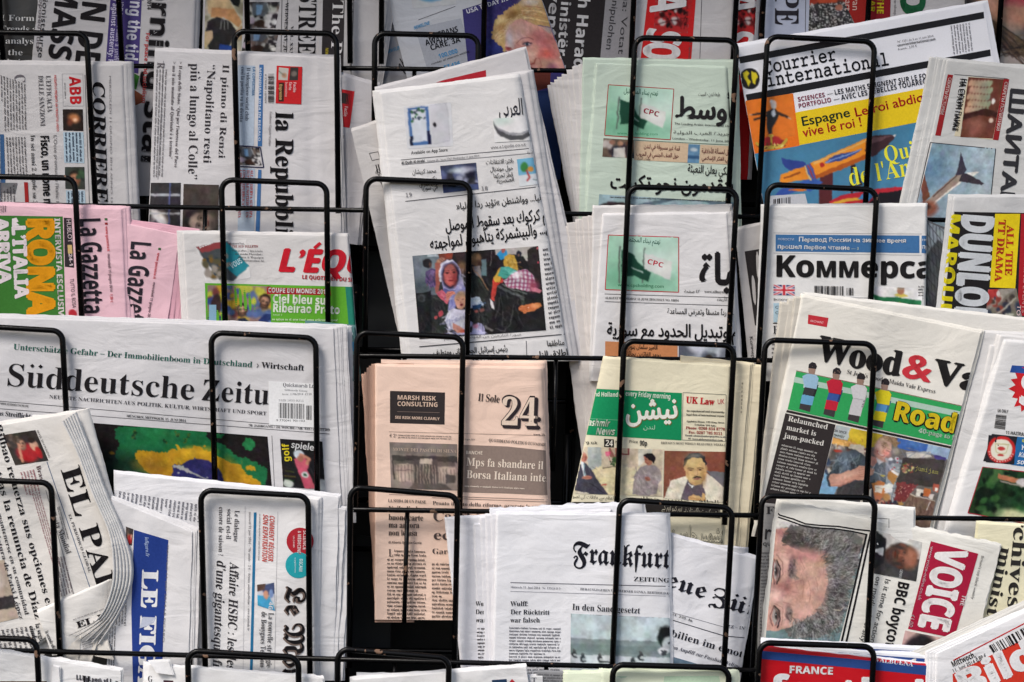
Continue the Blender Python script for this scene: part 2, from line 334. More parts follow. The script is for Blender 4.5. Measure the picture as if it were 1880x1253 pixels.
        used, inv = np.unique(T, return_inverse=True); P = P[used]; T = inv.reshape(-1, 3)
        if lv is None: s.lv += 1; lv = s.lv
        Y = s.y0+s.depth(P)-.0002-.00001*lv-(.00032 if name in TYPE else 0); V = unp(P[:, 0], P[:, 1], Y); a = P[T]
        ar = (a[:, 1, 0]-a[:, 0, 0])*(a[:, 2, 1]-a[:, 0, 1])-(a[:, 1, 1]-a[:, 0, 1])*(a[:, 2, 0]-a[:, 0, 0])
        T[ar > 0] = T[ar > 0][:, ::-1]; T = T[np.abs(ar) > 1e-7]
        if len(T) == 0: return
        o = link_mesh(name, V, T, mat or mat_ink(c, s.gloss), s.root, col=colv[used] if colv is not None else None)
        if s.nest is not None: o.parent = s.nest; o.matrix_parent_inverse = Matrix()
        if label: o['label'] = label
        return o
    # text along a baseline from (x0,y0) to (x1,y1), capital height h
    def T(s, t, x0, y0, x1, y1, h, f='S', c=K, w=0, n='headline', sh=0, label=None, lv=None):
        v, tr, wd = layout(t, f)
        if len(v) == 0: return
        L = math.hypot(x1-x0, y1-y0); d = np.array([(x1-x0)/L, (y1-y0)/L]); up = np.array([d[1], -d[0]])
        if f in 'iBo' and not sh: sh = .2
        VV = []; TT = []; k = 0; sx = L/wd; sy = h/.70
        o = [(0, 0)] if not w else [(-w, 0), (w, 0), (0, w*.6), (0, -w*.6)]
        for ox, oy in o:
            x = (v[:, 0]+ox*.8)*sx+sh*(v[:, 1]*sy); y = (v[:, 1]+oy)*sy
            VV.append(np.array([x0, y0])+x[:, None]*d+y[:, None]*up); TT.append(tr+k); k += len(v)
        lv = lv or s.lv+1; s.lv = max(s.lv, lv)
        if len(o) == 1: return s.emit(n, VV[0], TT[0], c, lv, label=label)
        P = np.concatenate(VV); Tt = np.concatenate(TT)
        return s.emit(n, P, Tt, c, lv, label=label)
    def ML(s, lines, x0, y0, dx, dy, wds, h, f='S', c=K, w=0, n='headline', ang=0, sh=0, lv=None):  # several lines, wds = length of each
        ca, sa = math.cos(math.radians(ang)), math.sin(math.radians(ang)); lv = lv or s.lv+1
        for i, t in enumerate(lines):
            L = wds[i] if isinstance(wds, (list, tuple)) else wds; x = x0+dx*i; y = y0+dy*i
            s.T(t, x, y, x+L*ca, y+L*sa, h, f, c, w, n, sh, lv=lv)
    def Q(s, pts, c, n='banner', lv=None, label=None):
        pts = np.array(pts, float); T = [[0, i, i+1] for i in range(1, len(pts)-1)]; return s.emit(n, pts, T, c, lv, label=label)
    def on(s, o): s.nest = o                                       # what follows is printed on that part
    def R(s, x0, y0, x1, y1, c, n='banner', a=0, lv=None):        # rectangle, sheared by slope a along x
        return s.Q([(x0, y0), (x1, y0+a*(x1-x0)), (x1-0*(y1-y0), y1+a*(x1-x0)), (x0, y1)], c, n, lv)
    def Ln(s, x0, y0, x1, y1, t=1.2, c=(90, 88, 92), n='rule', lv=None):
        v, tr = bar((x0, y0), (x1, y1), t); return s.emit(n, v, tr, c, lv)
    def Box(s, pts, t, c, n='frame_line', lv=None):
        VV = []; TT = []; k = 0
        for i in range(len(pts)):
            v, tr = bar(pts[i], pts[(i+1) % len(pts)], t); VV.append(v); TT.append(tr+k); k += 4
        return s.emit(n, np.concatenate(VV), np.concatenate(TT), c, lv)
    # small print too fine to read: words of little strokes filling the quad, line by line
    def body(s, q, n, c=(70, 66, 70), ragged=0, n_='body_text', wt=.42, ar=0, lv=None):
        q = np.array(q, float); W = np.hypot(*(q[1]-q[0])); H = np.hypot(*(q[3]-q[0])); lh = H/n; cw = lh*.36; VV = []; k = 0
        for i in range(n):
            x = 0; end = W*(1-ragged*rng.rand()); 
            if i % 9 == 8: end = W*(.3+.6*rng.rand())
            while x < end-cw:
                for _ in range(rng.randint(2, 10)):
                    if x >= end-cw: break
                    z = rng.rand(); y1 = i+.78; y0 = i+(.18 if z < .22 else .36); yb = y1+(.17 if z > .9 else 0)
                    a = x; b = x+cw*wt
                    VV.append((a, y0*lh, b, yb*lh))
                    if z < .7: VV.append((a, (y0 if z < .45 and z > .22 else y1-.12)*lh, a+cw*.8, ((y0 if z < .45 and z > .22 else y1-.12)+.12)*lh))
                    if z > .4: VV.append((x+cw*.52, (i+.4)*lh, x+cw*(.52+wt*.7), y1*lh))
                    x += cw
                x += cw*.8
        if not VV: return
        A = np.array(VV); u0, v0, u1, v1 = A[:, 0]/W, A[:, 1]/H, A[:, 2]/W, A[:, 3]/H
        P = np.stack([bil(q, u0, v0), bil(q, u1, v0), bil(q, u1, v1), bil(q, u0, v1)], 1).reshape(-1, 2)
        m = inside(P, s.q).reshape(-1, 4).all(1); i4 = np.arange(len(A))[m]*4
        T = np.concatenate([np.stack([i4, i4+1, i4+2], 1), np.stack([i4, i4+2, i4+3], 1)]); return s.emit(n_, P, T, c, lv)
    def bars(s, q, c=K, n=26, n_='barcode', lv=None):
        q = np.array(q, float); P = []; x = 0
        g = [rng.choice([1, 1, 2, 3]) for _ in range(2*n)]; tot = sum(g)
        for i in range(0, 2*n, 2):
            a, b = x/tot, (x+g[i])/tot; x += g[i]+g[i+1]; P += [bil(q, a, 0), bil(q, b, 0), bil(q, b, 1), bil(q, a, 1)]
        P = np.array(P); i4 = np.arange(n)*4; T = np.concatenate([np.stack([i4, i4+1, i4+2], 1), np.stack([i4, i4+2, i4+3], 1)]); return s.emit(n_, P, T, c, lv)
    def pic(s, q, fn, n='photograph', bg=(128, 128, 128), lv=None, res=1.55, label=None, zoom=None):
        q = np.array(q, float); W = max(np.hypot(*(q[1]-q[0])), np.hypot(*(q[2]-q[3]))); H = max(np.hypot(*(q[3]-q[0])), np.hypot(*(q[2]-q[1])))
        pc = Pic(W/res, H/res, bg, q, zoom); fn(pc); pc.finish(0 if n in ('emblem', 'flag', 'tablet_picture') else .4 if n in ('illustration', 'advertisement', 'masthead') else 1); h, w = pc.h, pc.w
        V, U = np.meshgrid(np.linspace(0, 1, h), np.linspace(0, 1, w), indexing='ij'); P = bil(q, U, V).reshape(-1, 2)
        idx = np.arange(h*w).reshape(h, w); a, b, c, d = idx[:-1, :-1].ravel(), idx[:-1, 1:].ravel(), idx[1:, 1:].ravel(), idx[1:, :-1].ravel()
        T = np.concatenate([np.stack([a, b, c], 1), np.stack([a, c, d], 1)])
        return s.emit(n, P, T, None, lv, mat=mat_pic(s.gloss), colv=cl3(pc.a).reshape(-1, 3), label=label)
# ------------------------------------------------------------ the rack
WIRE = mat_wire()
def tube(name, pts, r, parent, seg=8):
    pts = [Vector(p) for p in pts]; V = []; F = []; n = len(pts); up = None
    for i, p in enumerate(pts):
        d = (pts[min(n-1, i+1)]-pts[max(0, i-1)]).normalized()
        if up is None: up = d.orthogonal().normalized()
        up = (up-d*up.dot(d)).normalized(); s = d.cross(up)
        for k in range(seg):
            a = 2*math.pi*k/seg; V.append(p+(up*math.cos(a)+s*math.sin(a))*r)
    for i in range(n-1):
        for k in range(seg): a = i*seg+k; b = i*seg+(k+1) % seg; F.append([a, b, b+seg, a+seg])
    F.append(list(range(seg))[::-1]); F.append([(n-1)*seg+k for k in range(seg)])
    sm = [True]*(len(F)-2)+[False]*2
    return link_mesh(name, [tuple(v) for v in V], F, WIRE, parent, sm)
RACK = thing('newspaper_rack', 'black wire newspaper stand of stepped pockets filled with folded newspapers', 'rack', (0, .05, -.6))
def hoop(row, xl, yl, xr, yr, bl, br, yb, r=.0033):
    Y = -ROW*row; c = 20; P = [(bl, yb), (xl, yl+c)]
    for t in np.linspace(0, math.pi/2, 7)[1:]: P.append((xl+c*(1-math.cos(t)), yl+c*(1-math.sin(t))))
    for t in np.linspace(math.pi/2, 0, 7): P.append((xr-c*(1-math.cos(t)), yr+c*(1-math.sin(t))))
    P.append((br, yb+yr-yl)); P = np.array(P); n = len(P)
    return tube('wire_hoop', [tuple(v) for v in unp(P[:, 0], P[:, 1], np.full(n, Y))], r, RACK, 10)
def rod(name, x0, y0, x1, y1, Y, r=.0029, Y2=None):
    return tube(name, [tuple(unp(x0, y0, Y)), tuple(unp(x1, y1, Y if Y2 is None else Y2))], r, RACK, 10)
# back of the stand, hoops, rails and centre rods, measured on the photograph and set at their own distances
HX = [  # for each pocket row: (left x, left y, right x, right y) of each hoop
 [(-14, -215, 208, -212), (448, -215, 640, -213), (702, -212, 893, -208), (1172, -208, 1362, -205), (1412, -205, 1606, -203), (1850, -203, 2050, -200)],
 [(-40, 60, 160, 62), (430, 58, 618, 62), (688, 62, 878, 66), (1165, 70, 1352, 74), (1408, 68, 1605, 76)],
 [(-60, 324, 138, 327), (407, 331, 600, 337), (672, 329, 863, 336), (1153, 344, 1352, 348), (1409, 340, 1609, 348)],
 [(-80, 598, 115, 607), (388, 612, 580, 620), (655, 611, 850, 619), (1145, 627, 1347, 634), (1404, 625, 1605, 631)],
 [(-105, 880, 95, 886), (369, 901, 566, 910), (643, 896, 840, 909), (1137, 919, 1344, 931), (1398, 911, 1606, 914)],
 [(-130, 1168, 68, 1174), (345, 1196, 548, 1206), (620, 1193, 824, 1207), (1125, 1221, 1338, 1226), (1394, 1181, 1604, 1187)]]
for r, row in enumerate(HX):
    for i, (a, b, c, d) in enumerate(row):
        k = 330; sl, sr = ((20, 16), (8, 3), (-2, -6), (-14, -17), (-17, -18), (-20, -20))[min(i, 5)]
        hoop(r, a, b, c, d, a+sl, c+sr, b+k)
RAIL = [(1, -80, 118, 930, 128, 1950, 140), (2, -80, 374, 660, 394, 1950, 408), (3, -80, 645, 660, 657, 1950, 668), (4, -80, 925, 660, 938, 1950, 955), (5, -80, 1192, 660, 1241, 1950, 1246)]
for r, x0, y0, x1, y1, x2, y2 in RAIL:
    Y = -ROW*r+.0262; rod('wire_rail', x0, y0, x2, y2, Y)
    for j, x in enumerate((38, 395, 770, 1048, 1240, 1500)):
        x -= r*9 if x < 1400 else 2; yy = y0+(y2-y0)*(x-x0)/(x2-x0)
        if r == 4 and j == 2: x = 748
        rod('centre_rod', x, yy, x-6, yy+208, Y+.004, .0026)
for r in range(0, 6):                                           # dark back frame seen in the gaps between the papers
    Y = .05-ROW*r*.72
    for x in (268, 650, 1050, 1392): rod('back_upright', x+20-r*9, -30+r*276, x+14-r*9, 250+r*276, Y, .0055)
    for dy in (100, 190): rod('back_rail', -60, -20+r*276+dy, 1950, r*276+dy+8, Y+.004, .003)
def slab(name, q, Y, col, th=.004):
    m = bpy.data.materials.new(name); m.use_nodes = True; n = m.node_tree; b = n.nodes['Principled BSDF']; z = n.nodes.new('ShaderNodeTexNoise'); z.inputs['Scale'].default_value = 30
    tc = n.nodes.new('ShaderNodeTexCoord'); n.links.new(tc.outputs['Object'], z.inputs['Vector']); mx = n.nodes.new('ShaderNodeMix'); mx.data_type = 'RGBA'
    l = lin(col); mx.inputs[6].default_value = (*(l*.7), 1); mx.inputs[7].default_value = (*(l*1.3), 1); n.links.new(z.outputs[0], mx.inputs[0]); n.links.new(mx.outputs[2], b.inputs['Base Color']); b.inputs['Roughness'].default_value = .6
    q = np.array(q, float); A = unp(q[:, 0], q[:, 1], Y); B = A.copy(); B[:, 1] += th
    return link_mesh(name, np.concatenate([A, B]), [[0, 3, 2, 1], [4, 5, 6, 7], [0, 1, 5, 4], [1, 2, 6, 5], [2, 3, 7, 6], [3, 0, 4, 7]], m, RACK)
slab('back_panel', [(-700, -500), (2600, -500), (2600, 1900), (-700, 1900)], .075, (9, 9, 10))
for r in range(5):                                              # grey card dividers behind the pockets
    slab('divider_panel', [(690-r*12, 440-10+(r-1)*276), (760-r*12, 440+(r-1)*276), (752-r*12, 640+(r-1)*276), (682-r*12, 640+(r-1)*276)], .066-ROW*r*.7, (24, 26, 28))
    slab('divider_panel', [(1080-r*9, 440+(r-1)*276), (1150-r*9, 440+(r-1)*276), (1142-r*9, 650+(r-1)*276), (1070-r*9, 650+(r-1)*276)], .066-ROW*r*.7, (22, 23, 25))
# unseen board added above the view to take skylight from the top pockets
cv = [(x, y, z+d) for d in (0, .02) for x, y, z in ((-1.3, .09, .72), (1.3, .09, .72), (1.3, -.3, .78), (-1.3, -.3, .78))]
link_mesh('added_shade_board', cv, [[0, 1, 2, 3], [7, 6, 5, 4], [0, 4, 5, 1], [1, 5, 6, 2], [2, 6, 7, 3], [3, 7, 4, 0]], WIRE, RACK)
# ============================================================ top pocket row
Wt = (200, 197, 198)
def kneel(p):
    p.r4(0, 0, 100, 100, (188, 180, 158)); p.spots(30, 0, 0, 100, 100, 8, [(150, 142, 120), (205, 196, 170)])
    p.p([(5, 5), (60, 0), (80, 25), (45, 40), (10, 30)], (208, 176, 130)); p.p([(20, 18), (75, 22), (98, 45), (90, 55), (50, 36), (15, 38)], (196, 140, 92))
    p.p([(8, 45), (30, 36), (60, 42), (85, 60), (80, 72), (55, 100), (15, 100), (2, 70)], (46, 44, 46)); p.l([(45, 40), (42, 58)], 2, (150, 150, 150)); p.l([(52, 38), (52, 58)], 2, (150, 150, 150)); p.l([(60, 42), (62, 58)], 2, (150, 150, 150))
    p.p([(0, 65), (20, 60), (25, 75), (5, 95), (0, 95)], (200, 172, 130)); p.p([(42, 88), (80, 88), (80, 100), (40, 100)], (40, 70, 150)); p.p([(60, 0), (92, 0), (88, 18), (75, 14)], (30, 28, 32)); p.p([(85, 60), (100, 50), (100, 80), (80, 75)], (190, 160, 120))
def street(p):
    p.r4(0, 0, 100, 100, (150, 148, 146)); p.spots(60, 0, 0, 100, 100, 9, [(60, 55, 55), (190, 188, 184), (110, 96, 88), (40, 38, 40)])
    p.p([(12, 8), (60, 3), (70, 30), (55, 55), (15, 50)], (95, 100, 108)); p.p([(25, 12), (45, 12), (45, 50), (28, 50)], (130, 168, 204)); p.e(45, 82, 22, 14, (66, 46, 38)); p.e(12, 70, 14, 14, (170, 155, 170)); p.l([(60, 10), (80, 60)], 3, (190, 190, 190)); p.spots(20, 65, 50, 100, 100, 8, [(225, 222, 220), (50, 46, 50)])
P = Paper('black magazine with white words across, in the top left corner', 0, 3, [(-60, -60), (84, -60), (60, 330), (-60, 330)], (30, 27, 27), name='magazine', cat='magazine', gloss=1, pages=2)
P.T('WI', 2, -2, 62, -2, 30, 'S', (205, 120, 30), n='masthead')
for t, x, y, L in (('DI Form', -14, 38, 78), ('t Trends a', -10, 58, 78), ('rt analys', -10, 80, 72), ('ill the', -10, 101, 52), ('ee closings', -14, 119, 76)): P.T(t, x, y, x+L, y+1, 11, 's', (222, 220, 218), n='cover_line')
P = Paper('white newspaper with large black sideways capitals, behind the leftmost hoop at the top', 0, 2, [(76, -60), (205, -60), (188, 330), (38, 330)], Wt, pages=2)
P.T('trade unionists urge r', 86, -80, 68, 122, 10, 'h', n='strapline'); P.T('proposed cuts', 74, -20, 66, 90, 7, 'h', (110, 100, 104), n='strapline')
P.T('MASS', 106, -34, 88, 108, 40, 'H', K, .02, n='headline'); P.T('ON DEC', 157, -40, 134, 148, 43, 'H', K, .02, n='headline')
P = Paper('white newspaper with a purple sideways banner, top left', 0, 1.2, [(207, -60), (364, -60), (350, 360), (176, 360)], Wt, pages=4, rr=8)
P.Q([(206, -60), (263, -60), (254, 136), (193, 122)], (74, 62, 122), 'banner')
P.T('ing the tide', 240, -6, 228, 124, 22, 'H', (225, 222, 235), .01); P.T('MARY FAIRBAIRN hails a unified', 223, -50, 208, 124, 9, 'h', (190, 184, 214), n='strapline'); P.T('strategy against austerity: P8', 211, -45, 198, 122, 9, 'H', (205, 200, 225), n='strapline')
for k, c in ((.05, (150, 148, 150)), (.015, K)): P.T('Morning Star', 285-(1 if k > .03 else 0), -95, 258, 310, 34, 'H', c, k, 'masthead')
P.T('For peace and socialism', 268, 60, 260, 190, 7, 'H', (185, 60, 60), n='strapline'); P.T('11 JUNE 2014', 272, -40, 270, 18, 7, 'H', n='date_line')
P.Q([(236, 130), (256, 140), (250, 165), (238, 160)], (60, 120, 50)); P.Q([(238, 160), (262, 175), (262, 188), (244, 196)], (130, 74, 52))
P = Paper('broadsheet with a kneeling figure photograph behind the second hoop from the left', 0, 2.2, [(375, -60), (600, -60), (588, 330), (366, 330)], Wt, pages=3)
P.pic([(377, -3), (447, -3), (443, 95), (375, 93)], kneel); P.pic([(457, 4), (514, 4), (506, 52), (454, 52)], street); P.pic([(453, 52), (512, 56), (505, 98), (443, 96)], street)
P.T('WALL STREET JOURNAL', 552, -125, 542, 300, 33, 'S', K, 0, 'masthead'); P.T('WEDNESDAY, JUNE 11, 2014', 524, 5, 518, 160, 6, 's', n='date_line'); P.T('VOL. XXXII NO. 91', 534, 48, 530, 150, 5, 's', n='date_line'); P.Ln(528, -20, 524, 200); P.Ln(518, -20, 514, 200)
P = Paper('newspaper with a black sideways title strip and white print, its folded edge leaning right', 0, 1.2, [(590, -60), (724, -60), (662, 330), (578, 330)], Wt, pages=5, pdx=1.6)
P.Q([(594, -60), (634, -60), (626, 330), (586, 330)], (52, 48, 50)); P.T('The Portugal News', 611, 0, 600, 320, 21, 's', (225, 222, 222), 0, 'masthead'); P.T('Wednesday, June 11', 645, -20, 641, 160, 5, 'h', (90, 86, 88), n='date_line'); P.T('NEWS', 598, 88, 597, 104, 5, 'H', (200, 180, 60), n='strapline'); P.Ln(652, -60, 642, 200, 1)
def sea(p):
    p.r4(0, 0, 100, 100, (16, 34, 46)); p.spots(60, 0, 0, 100, 60, 10, [(20, 84, 104), (12, 40, 60), (40, 120, 140), (10, 16, 24)])
P = Paper('dark teal magazine showing only a corner left of the tilted newspaper', 0, 3.4, [(696, -60), (760, -60), (775, 60), (694, 60)], (20, 32, 40), name='magazine', cat='magazine', gloss=1, pages=1)
P.pic([(698, -50), (758, -50), (770, 48), (697, 48)], sea)
def blob(p): p.r4(0, 0, 100, 100, (190, 192, 196)); p.e(50, 20, 48, 60, (40, 130, 190)); p.spots(26, 15, 0, 85, 60, 7, [(30, 40, 60), (120, 190, 225), (60, 90, 120), (20, 80, 140)])
def usa(P, dx, dy, c, cc):
    P.T('NEWSLINE', 760+dx, 55+dy, 789+dx, 45+dy, 6, 'o', cc, n='strapline')
    for t, x, y, L in (('VETERANS', 788, 74, 56), ('AWAITING', 784, 84, 60), ('CARE, 3A', 793, 93, 55)): P.T(t, x+dx-2, y+dy+0, x+dx-2+L, y+dy-16, 10, 'H', c, .006)
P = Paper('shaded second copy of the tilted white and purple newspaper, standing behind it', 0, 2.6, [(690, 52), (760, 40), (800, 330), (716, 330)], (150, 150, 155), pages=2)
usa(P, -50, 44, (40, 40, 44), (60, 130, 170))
P = Paper('tilted newspaper with a blond woman on a purple panel and blue figures, top centre', 0, 1, [(704, -60), (957, -110), (1107, 330), (808, 330)], (196, 199, 206), pages=5, pdx=-1.4)
P.pic([(750, -32), (834, -52), (838, 8), (758, 16)], blob, 'illustration', (190, 192, 196)); P.Ln(768, 37, 836, 12, 1)
P.Q([(762, 52), (846, 34), (872, 120), (788, 140)], (168, 172, 182), 'panel'); usa(P, 0, 0, (38, 40, 50), (60, 140, 190))
P.T('100,000', 806, 108, 841, 97, 8, 'H', (50, 140, 195)); P.T('57,436', 816, 129, 846, 120, 8, 'H', (50, 140, 195)); P.T('number of veterans waiting', 792, 120, 862, 96, 4, 'h', n='caption')
def woman(p):
    p.e(300, 700, 260, 200, (46, 54, 126), 0, .8); H = (188, 150, 96)
    p.rag([(318, 480), (335, 310), (400, 232), (470, 195), (500, 140), (640, 62), (740, -40), (960, -60), (1050, 200), (1100, 360), (900, 330), (800, 290), (700, 250), (620, 270), (540, 340), (500, 450), (492, 600), (484, 680), (400, 570), (340, 515)], H, 90, 16)
    p.e(600, 195, 90, 44, (146, 106, 62), -20, .6); p.e(430, 280, 60, 44, (216, 188, 132), -30, .6); p.e(820, 30, 120, 50, (206, 190, 176), 0, .7); p.e(400, 480, 40, 60, (206, 180, 130), 0, .7); p.e(460, 380, 50, 60, (166, 122, 70), 0, .7)
    for i in range(230):
        t = p.r.rand(); x, y = 340+t*640, 520-t*480+p.r.randn()*46; an = (-60+75*t+p.r.randn()*16)*math.pi/180; L = 50+60*p.r.rand(); k = .5 if t < .6 else -.2
        p.l([(x, y), (x+L*math.cos(an), y+L*math.sin(an)), (x+L*1.8*math.cos(an+k*.6), y+L*1.8*math.sin(an+k*.6))], 4+4*p.r.rand(), [(230, 206, 156), (140, 100, 58), (206, 170, 112), (170, 128, 78), (240, 222, 184)][i % 5], .45)
    for q, cc in (([(740, 85), (900, 98), (1010, 120)], (170, 120, 84)), ([(700, 140), (860, 150), (1030, 188)], (232, 196, 140)), ([(720, 190), (880, 215), (1050, 240)], (176, 126, 80)), ([(740, 225), (900, 262), (1060, 290)], (236, 206, 140)), ([(800, 262), (950, 310), (1080, 330)], (196, 150, 96))): p.l(q, 13, cc, .8)
    p.p([(500, 450), (540, 345), (620, 272), (700, 252), (800, 296), (900, 336), (1090, 372), (1150, 560), (1180, 640), (1225, 740), (1290, 930), (820, 935), (790, 880), (760, 760), (700, 645), (500, 690), (484, 640)], (202, 140, 128))
    for q in ((552, 500, 52, 120, (196, 196, 202), .7), (690, 370, 140, 80, (208, 160, 148), .7), (640, 480, 70, 60, (196, 160, 154), .8), (1020, 540, 120, 110, (192, 108, 106), .8), (1030, 710, 110, 66, (206, 92, 84), .8), (1010, 850, 130, 60, (198, 146, 124), .7), (1100, 880, 60, 40, (150, 90, 110), .8), (830, 700, 56, 84, (224, 174, 154), .7), (900, 480, 70, 60, (176, 104, 104), .8), (860, 640, 50, 40, (206, 140, 126), .8)): p.e(q[0], q[1], q[2], q[3], q[4], 0, q[5])
    p.e(1060, 400, 70, 34, (150, 130, 140), 30, .5); [p.l([(930+i*14, 340+i*10), (1110, 400+i*18)], 6, (196, 170, 150), .5) for i in range(6)]
    p.l([(636, 566), (700, 508), (790, 488), (852, 520)], 11, (126, 76, 78), .75); p.e(772, 580, 56, 24, (120, 84, 92), 0, .5); p.e(776, 584, 34, 12, (190, 176, 180), 0, .3); p.e(772, 584, 19, 17, (46, 56, 68), 0, .3); p.l([(716, 586), (770, 558), (834, 572)], 11, (50, 42, 48), .9); p.l([(730, 610), (800, 612)], 5, (140, 90, 92), .6)
    p.e(528, 645, 34, 22, (140, 52, 54), 0, .5); p.l([(486, 625), (560, 628)], 9, (120, 66, 68)); p.l([(650, 590), (720, 625), (756, 740)], 10, (172, 104, 100), .6); p.l([(886, 770), (862, 830), (800, 856)], 16, (150, 62, 56), .8); p.e(800, 892, 34, 13, (92, 30, 46), 0, .4); p.l([(930, 760), (960, 860), (920, 920)], 8, (160, 84, 76), .6)
    p.e(1204, 715, 20, 40, (210, 152, 134), -15); p.e(1206, 752, 12, 18, (232, 230, 216))
P.Q([(849, 18), (1000, -30), (1110, 330), (880, 330)], (62, 58, 116), 'panel'); P.pic([(886, -30), (987, -30), (1041, 131), (888, 131)], woman, 'portrait', zoom=(860, 0, 7.158), res=1.2, bg=(54, 48, 108)); P.Q([(974, 134), (1011, 132), (1010, 160), (984, 168)], (104, 52, 44), 'panel')
P.Q([(984, 168), (1006, 166), (1040, 330), (985, 330)], (34, 52, 96), 'panel')
P.T('USA TODAY INTERNATIONAL', 857, 26, 1010, -24, 8, 'H', (215, 215, 228), 0, 'strapline')
P = Paper('newspaper with large white sideways words on black, beside the woman portrait', 0, 1.8, [(975, -60), (1166, -60), (1138, 330), (950, 330)], (196, 193, 196), pages=3)
P.Q([(975, -60), (1117, -60), (1082, 330), (950, 330)], (44, 40, 42)); P.Q([(1117, -60), (1166, -60), (1138, 330), (1082, 330)], (150, 148, 152))
P.T('Ramush Haradinaj', 1071, -120, 1048, 190, 20, 'H', (222, 220, 222), .012); P.T('Kryeministër. I', 1038, -100, 1021, 130, 17, 'H', (214, 212, 214), .01); P.T('Kuventim', 1014, -70, 1000, 120, 17, 'H', (205, 202, 204), .01)
P.T('Thana: Votat për', 1150, -60, 1130, 150, 11, 'h', (60, 58, 62)); P.T('manipulohen', 1128, -28, 1112, 92, 12, 'h', (60, 58, 62))
def sketch(p): p.r4(0, 0, 100, 100, (196, 40, 42)); p.spots(34, 15, 15, 90, 85, 6, [(60, 20, 22), (120, 30, 32), (205, 190, 186), (30, 18, 20)]); [p.l([(p.r.rand()*100, p.r.rand()*100), (p.r.rand()*100, p.r.rand()*100)], 2, (46, 16, 20), .7) for _ in range(12)]
def red(dx, lab, lay, x1):
    P = Paper(lab, 0, lay, [(1168+dx, -60), (x1, -60), (x1-18, 330), (1140+dx, 330)], (206, 203, 204), pages=4, rr=6)
    P.Q([(1196+dx, -60), (1282+dx, -60), (1252+dx, 330), (1150+dx, 330)], (206, 38, 40)); P.pic([(1204+dx, -6), (1272+dx, -2), (1262+dx, 62), (1200+dx, 58)], sketch, 'illustration')
    P.T('A', 1196+dx, -16, 1194+dx, 22, 62, 'H', WH, .03, 'masthead'); P.T('S', 1190+dx, 50, 1186+dx, 78, 62, 'H', WH, .02, 'masthead'); P.T('O', 1184+dx, 76, 1182+dx, 110, 62, 'H', WH, .04, 'masthead')
    P.T('11 qershor 2014', 1266+dx, 76, 1262+dx, 130, 4, 'h', (90, 86, 88), n='date_line'); P.Ln(1290+dx, -60, 1282+dx, 200, 1)
red(135, 'second copy of the white newspaper with the red lettered strip, right behind the first', 1.6, 1392); red(0, 'white newspaper with big white sideways letters on a red strip, top centre right', .8, 1352)
def coat(p):
    p.r4(0, 0, 100, 100, (176, 62, 44)); p.e(50, 72, 56, 54, (60, 58, 58)); p.e(28, 82, 26, 40, (60, 58, 58)); p.p([(0, 30), (30, 24), (66, 24), (94, 60), (100, 100), (0, 100)], (66, 64, 64))
    for _ in range(520): x, y = p.r.rand()*100, 24+p.r.rand()*76; p.e(x, y, 1.6, 1.2, (214, 212, 208) if p.r.rand() < .6 else (24, 22, 24), p.r.rand()*180)
    p.p([(0, 0), (25, 0), (60, 0), (55, 24), (20, 26)], (190, 74, 46)); p.e(60, 36, 7, 8, (176, 108, 86))
P = Paper('pale blue magazine with a person in a speckled coat, top right', 0, 2, [(1408, -60), (1606, -60), (1598, 330), (1396, 330)], (190, 196, 214), name='magazine', cat='magazine', pages=3)
P.T('EUROPE', 1425, -150, 1423, 46, 44, 'S', (52, 50, 58), .01, 'masthead'); P.pic([(1487, -12), (1577, -12), (1573, 60), (1484, 62)], coat); P.Q([(1520, -60), (1600, -60), (1598, 60), (1577, 60), (1577, -2), (1520, -2)], (166, 44, 40)); P.T('yan', 1566, -6, 1565, 20, 12, 'h', (225, 190, 180)); P.T('part', 1552, -8, 1551, 20, 12, 'h', (225, 190, 180)); P.Ln(1480, -60, 1478, 100)
P = Paper('white newspaper with yellow words on a maroon strip and a green ring, top right', 0, 1.6, [(1584, -60), (1775, -60), (1770, 330), (1576, 330)], Wt, pages=3)
P.Q([(1584, -60), (1637, -60), (1632, 120), (1580, 120)], (140, 30, 40)); P.T('IN THE', 1611, -30, 1610, 26, 12, 'H', (214, 196, 40), .02); P.T('ROAR', 1598, -22, 1597, 22, 9, 'H', (214, 196, 40), .02); P.T('www.the-shop.uk', 1642, -30, 1641, 40, 5, 'h', (120, 116, 118), n='caption')
P.T('O', 1655, -32, 1654, 30, 42, 'H', (34, 96, 62), .05, 'masthead')
def lady(p):
    p.r4(0, 0, 100, 100, (34, 27, 27)); p.e(60, 10, 48, 34, (205, 150, 122), 12, .2); p.e(78, 0, 24, 34, (214, 160, 134), 0, .2); p.e(66, 25, 20, 5, (196, 62, 84), -14, .2); p.l([(50, 24), (84, 19)], 1.5, (110, 30, 44)); p.e(60, 36, 22, 10, (188, 132, 104), 0, .4)
    p.e(50, 75, 44, 30, (168, 158, 148), 0, .3); p.e(20, 96, 30, 16, (90, 40, 34))
    for i in range(60): a = p.r.rand(); p.l([(5+a*40, 32+a*10), (40+a*40, 52+p.r.rand()*14), (80+p.r.rand()*25, 44+p.r.rand()*34)], 1.4, [(74, 54, 40), (40, 30, 26), (110, 84, 60)][i % 3], .8)
P = Paper('glossy magazine with a smiling woman mouth and dark hair, top right corner', 0, 1, [(1770, -60), (1920, -60), (1912, 200), (1776, 190)], (40, 34, 34), name='magazine', cat='magazine', gloss=1, pages=2)
P.pic([(1773, -60), (1918, -60), (1910, 196), (1779, 188)], lady, 'portrait')
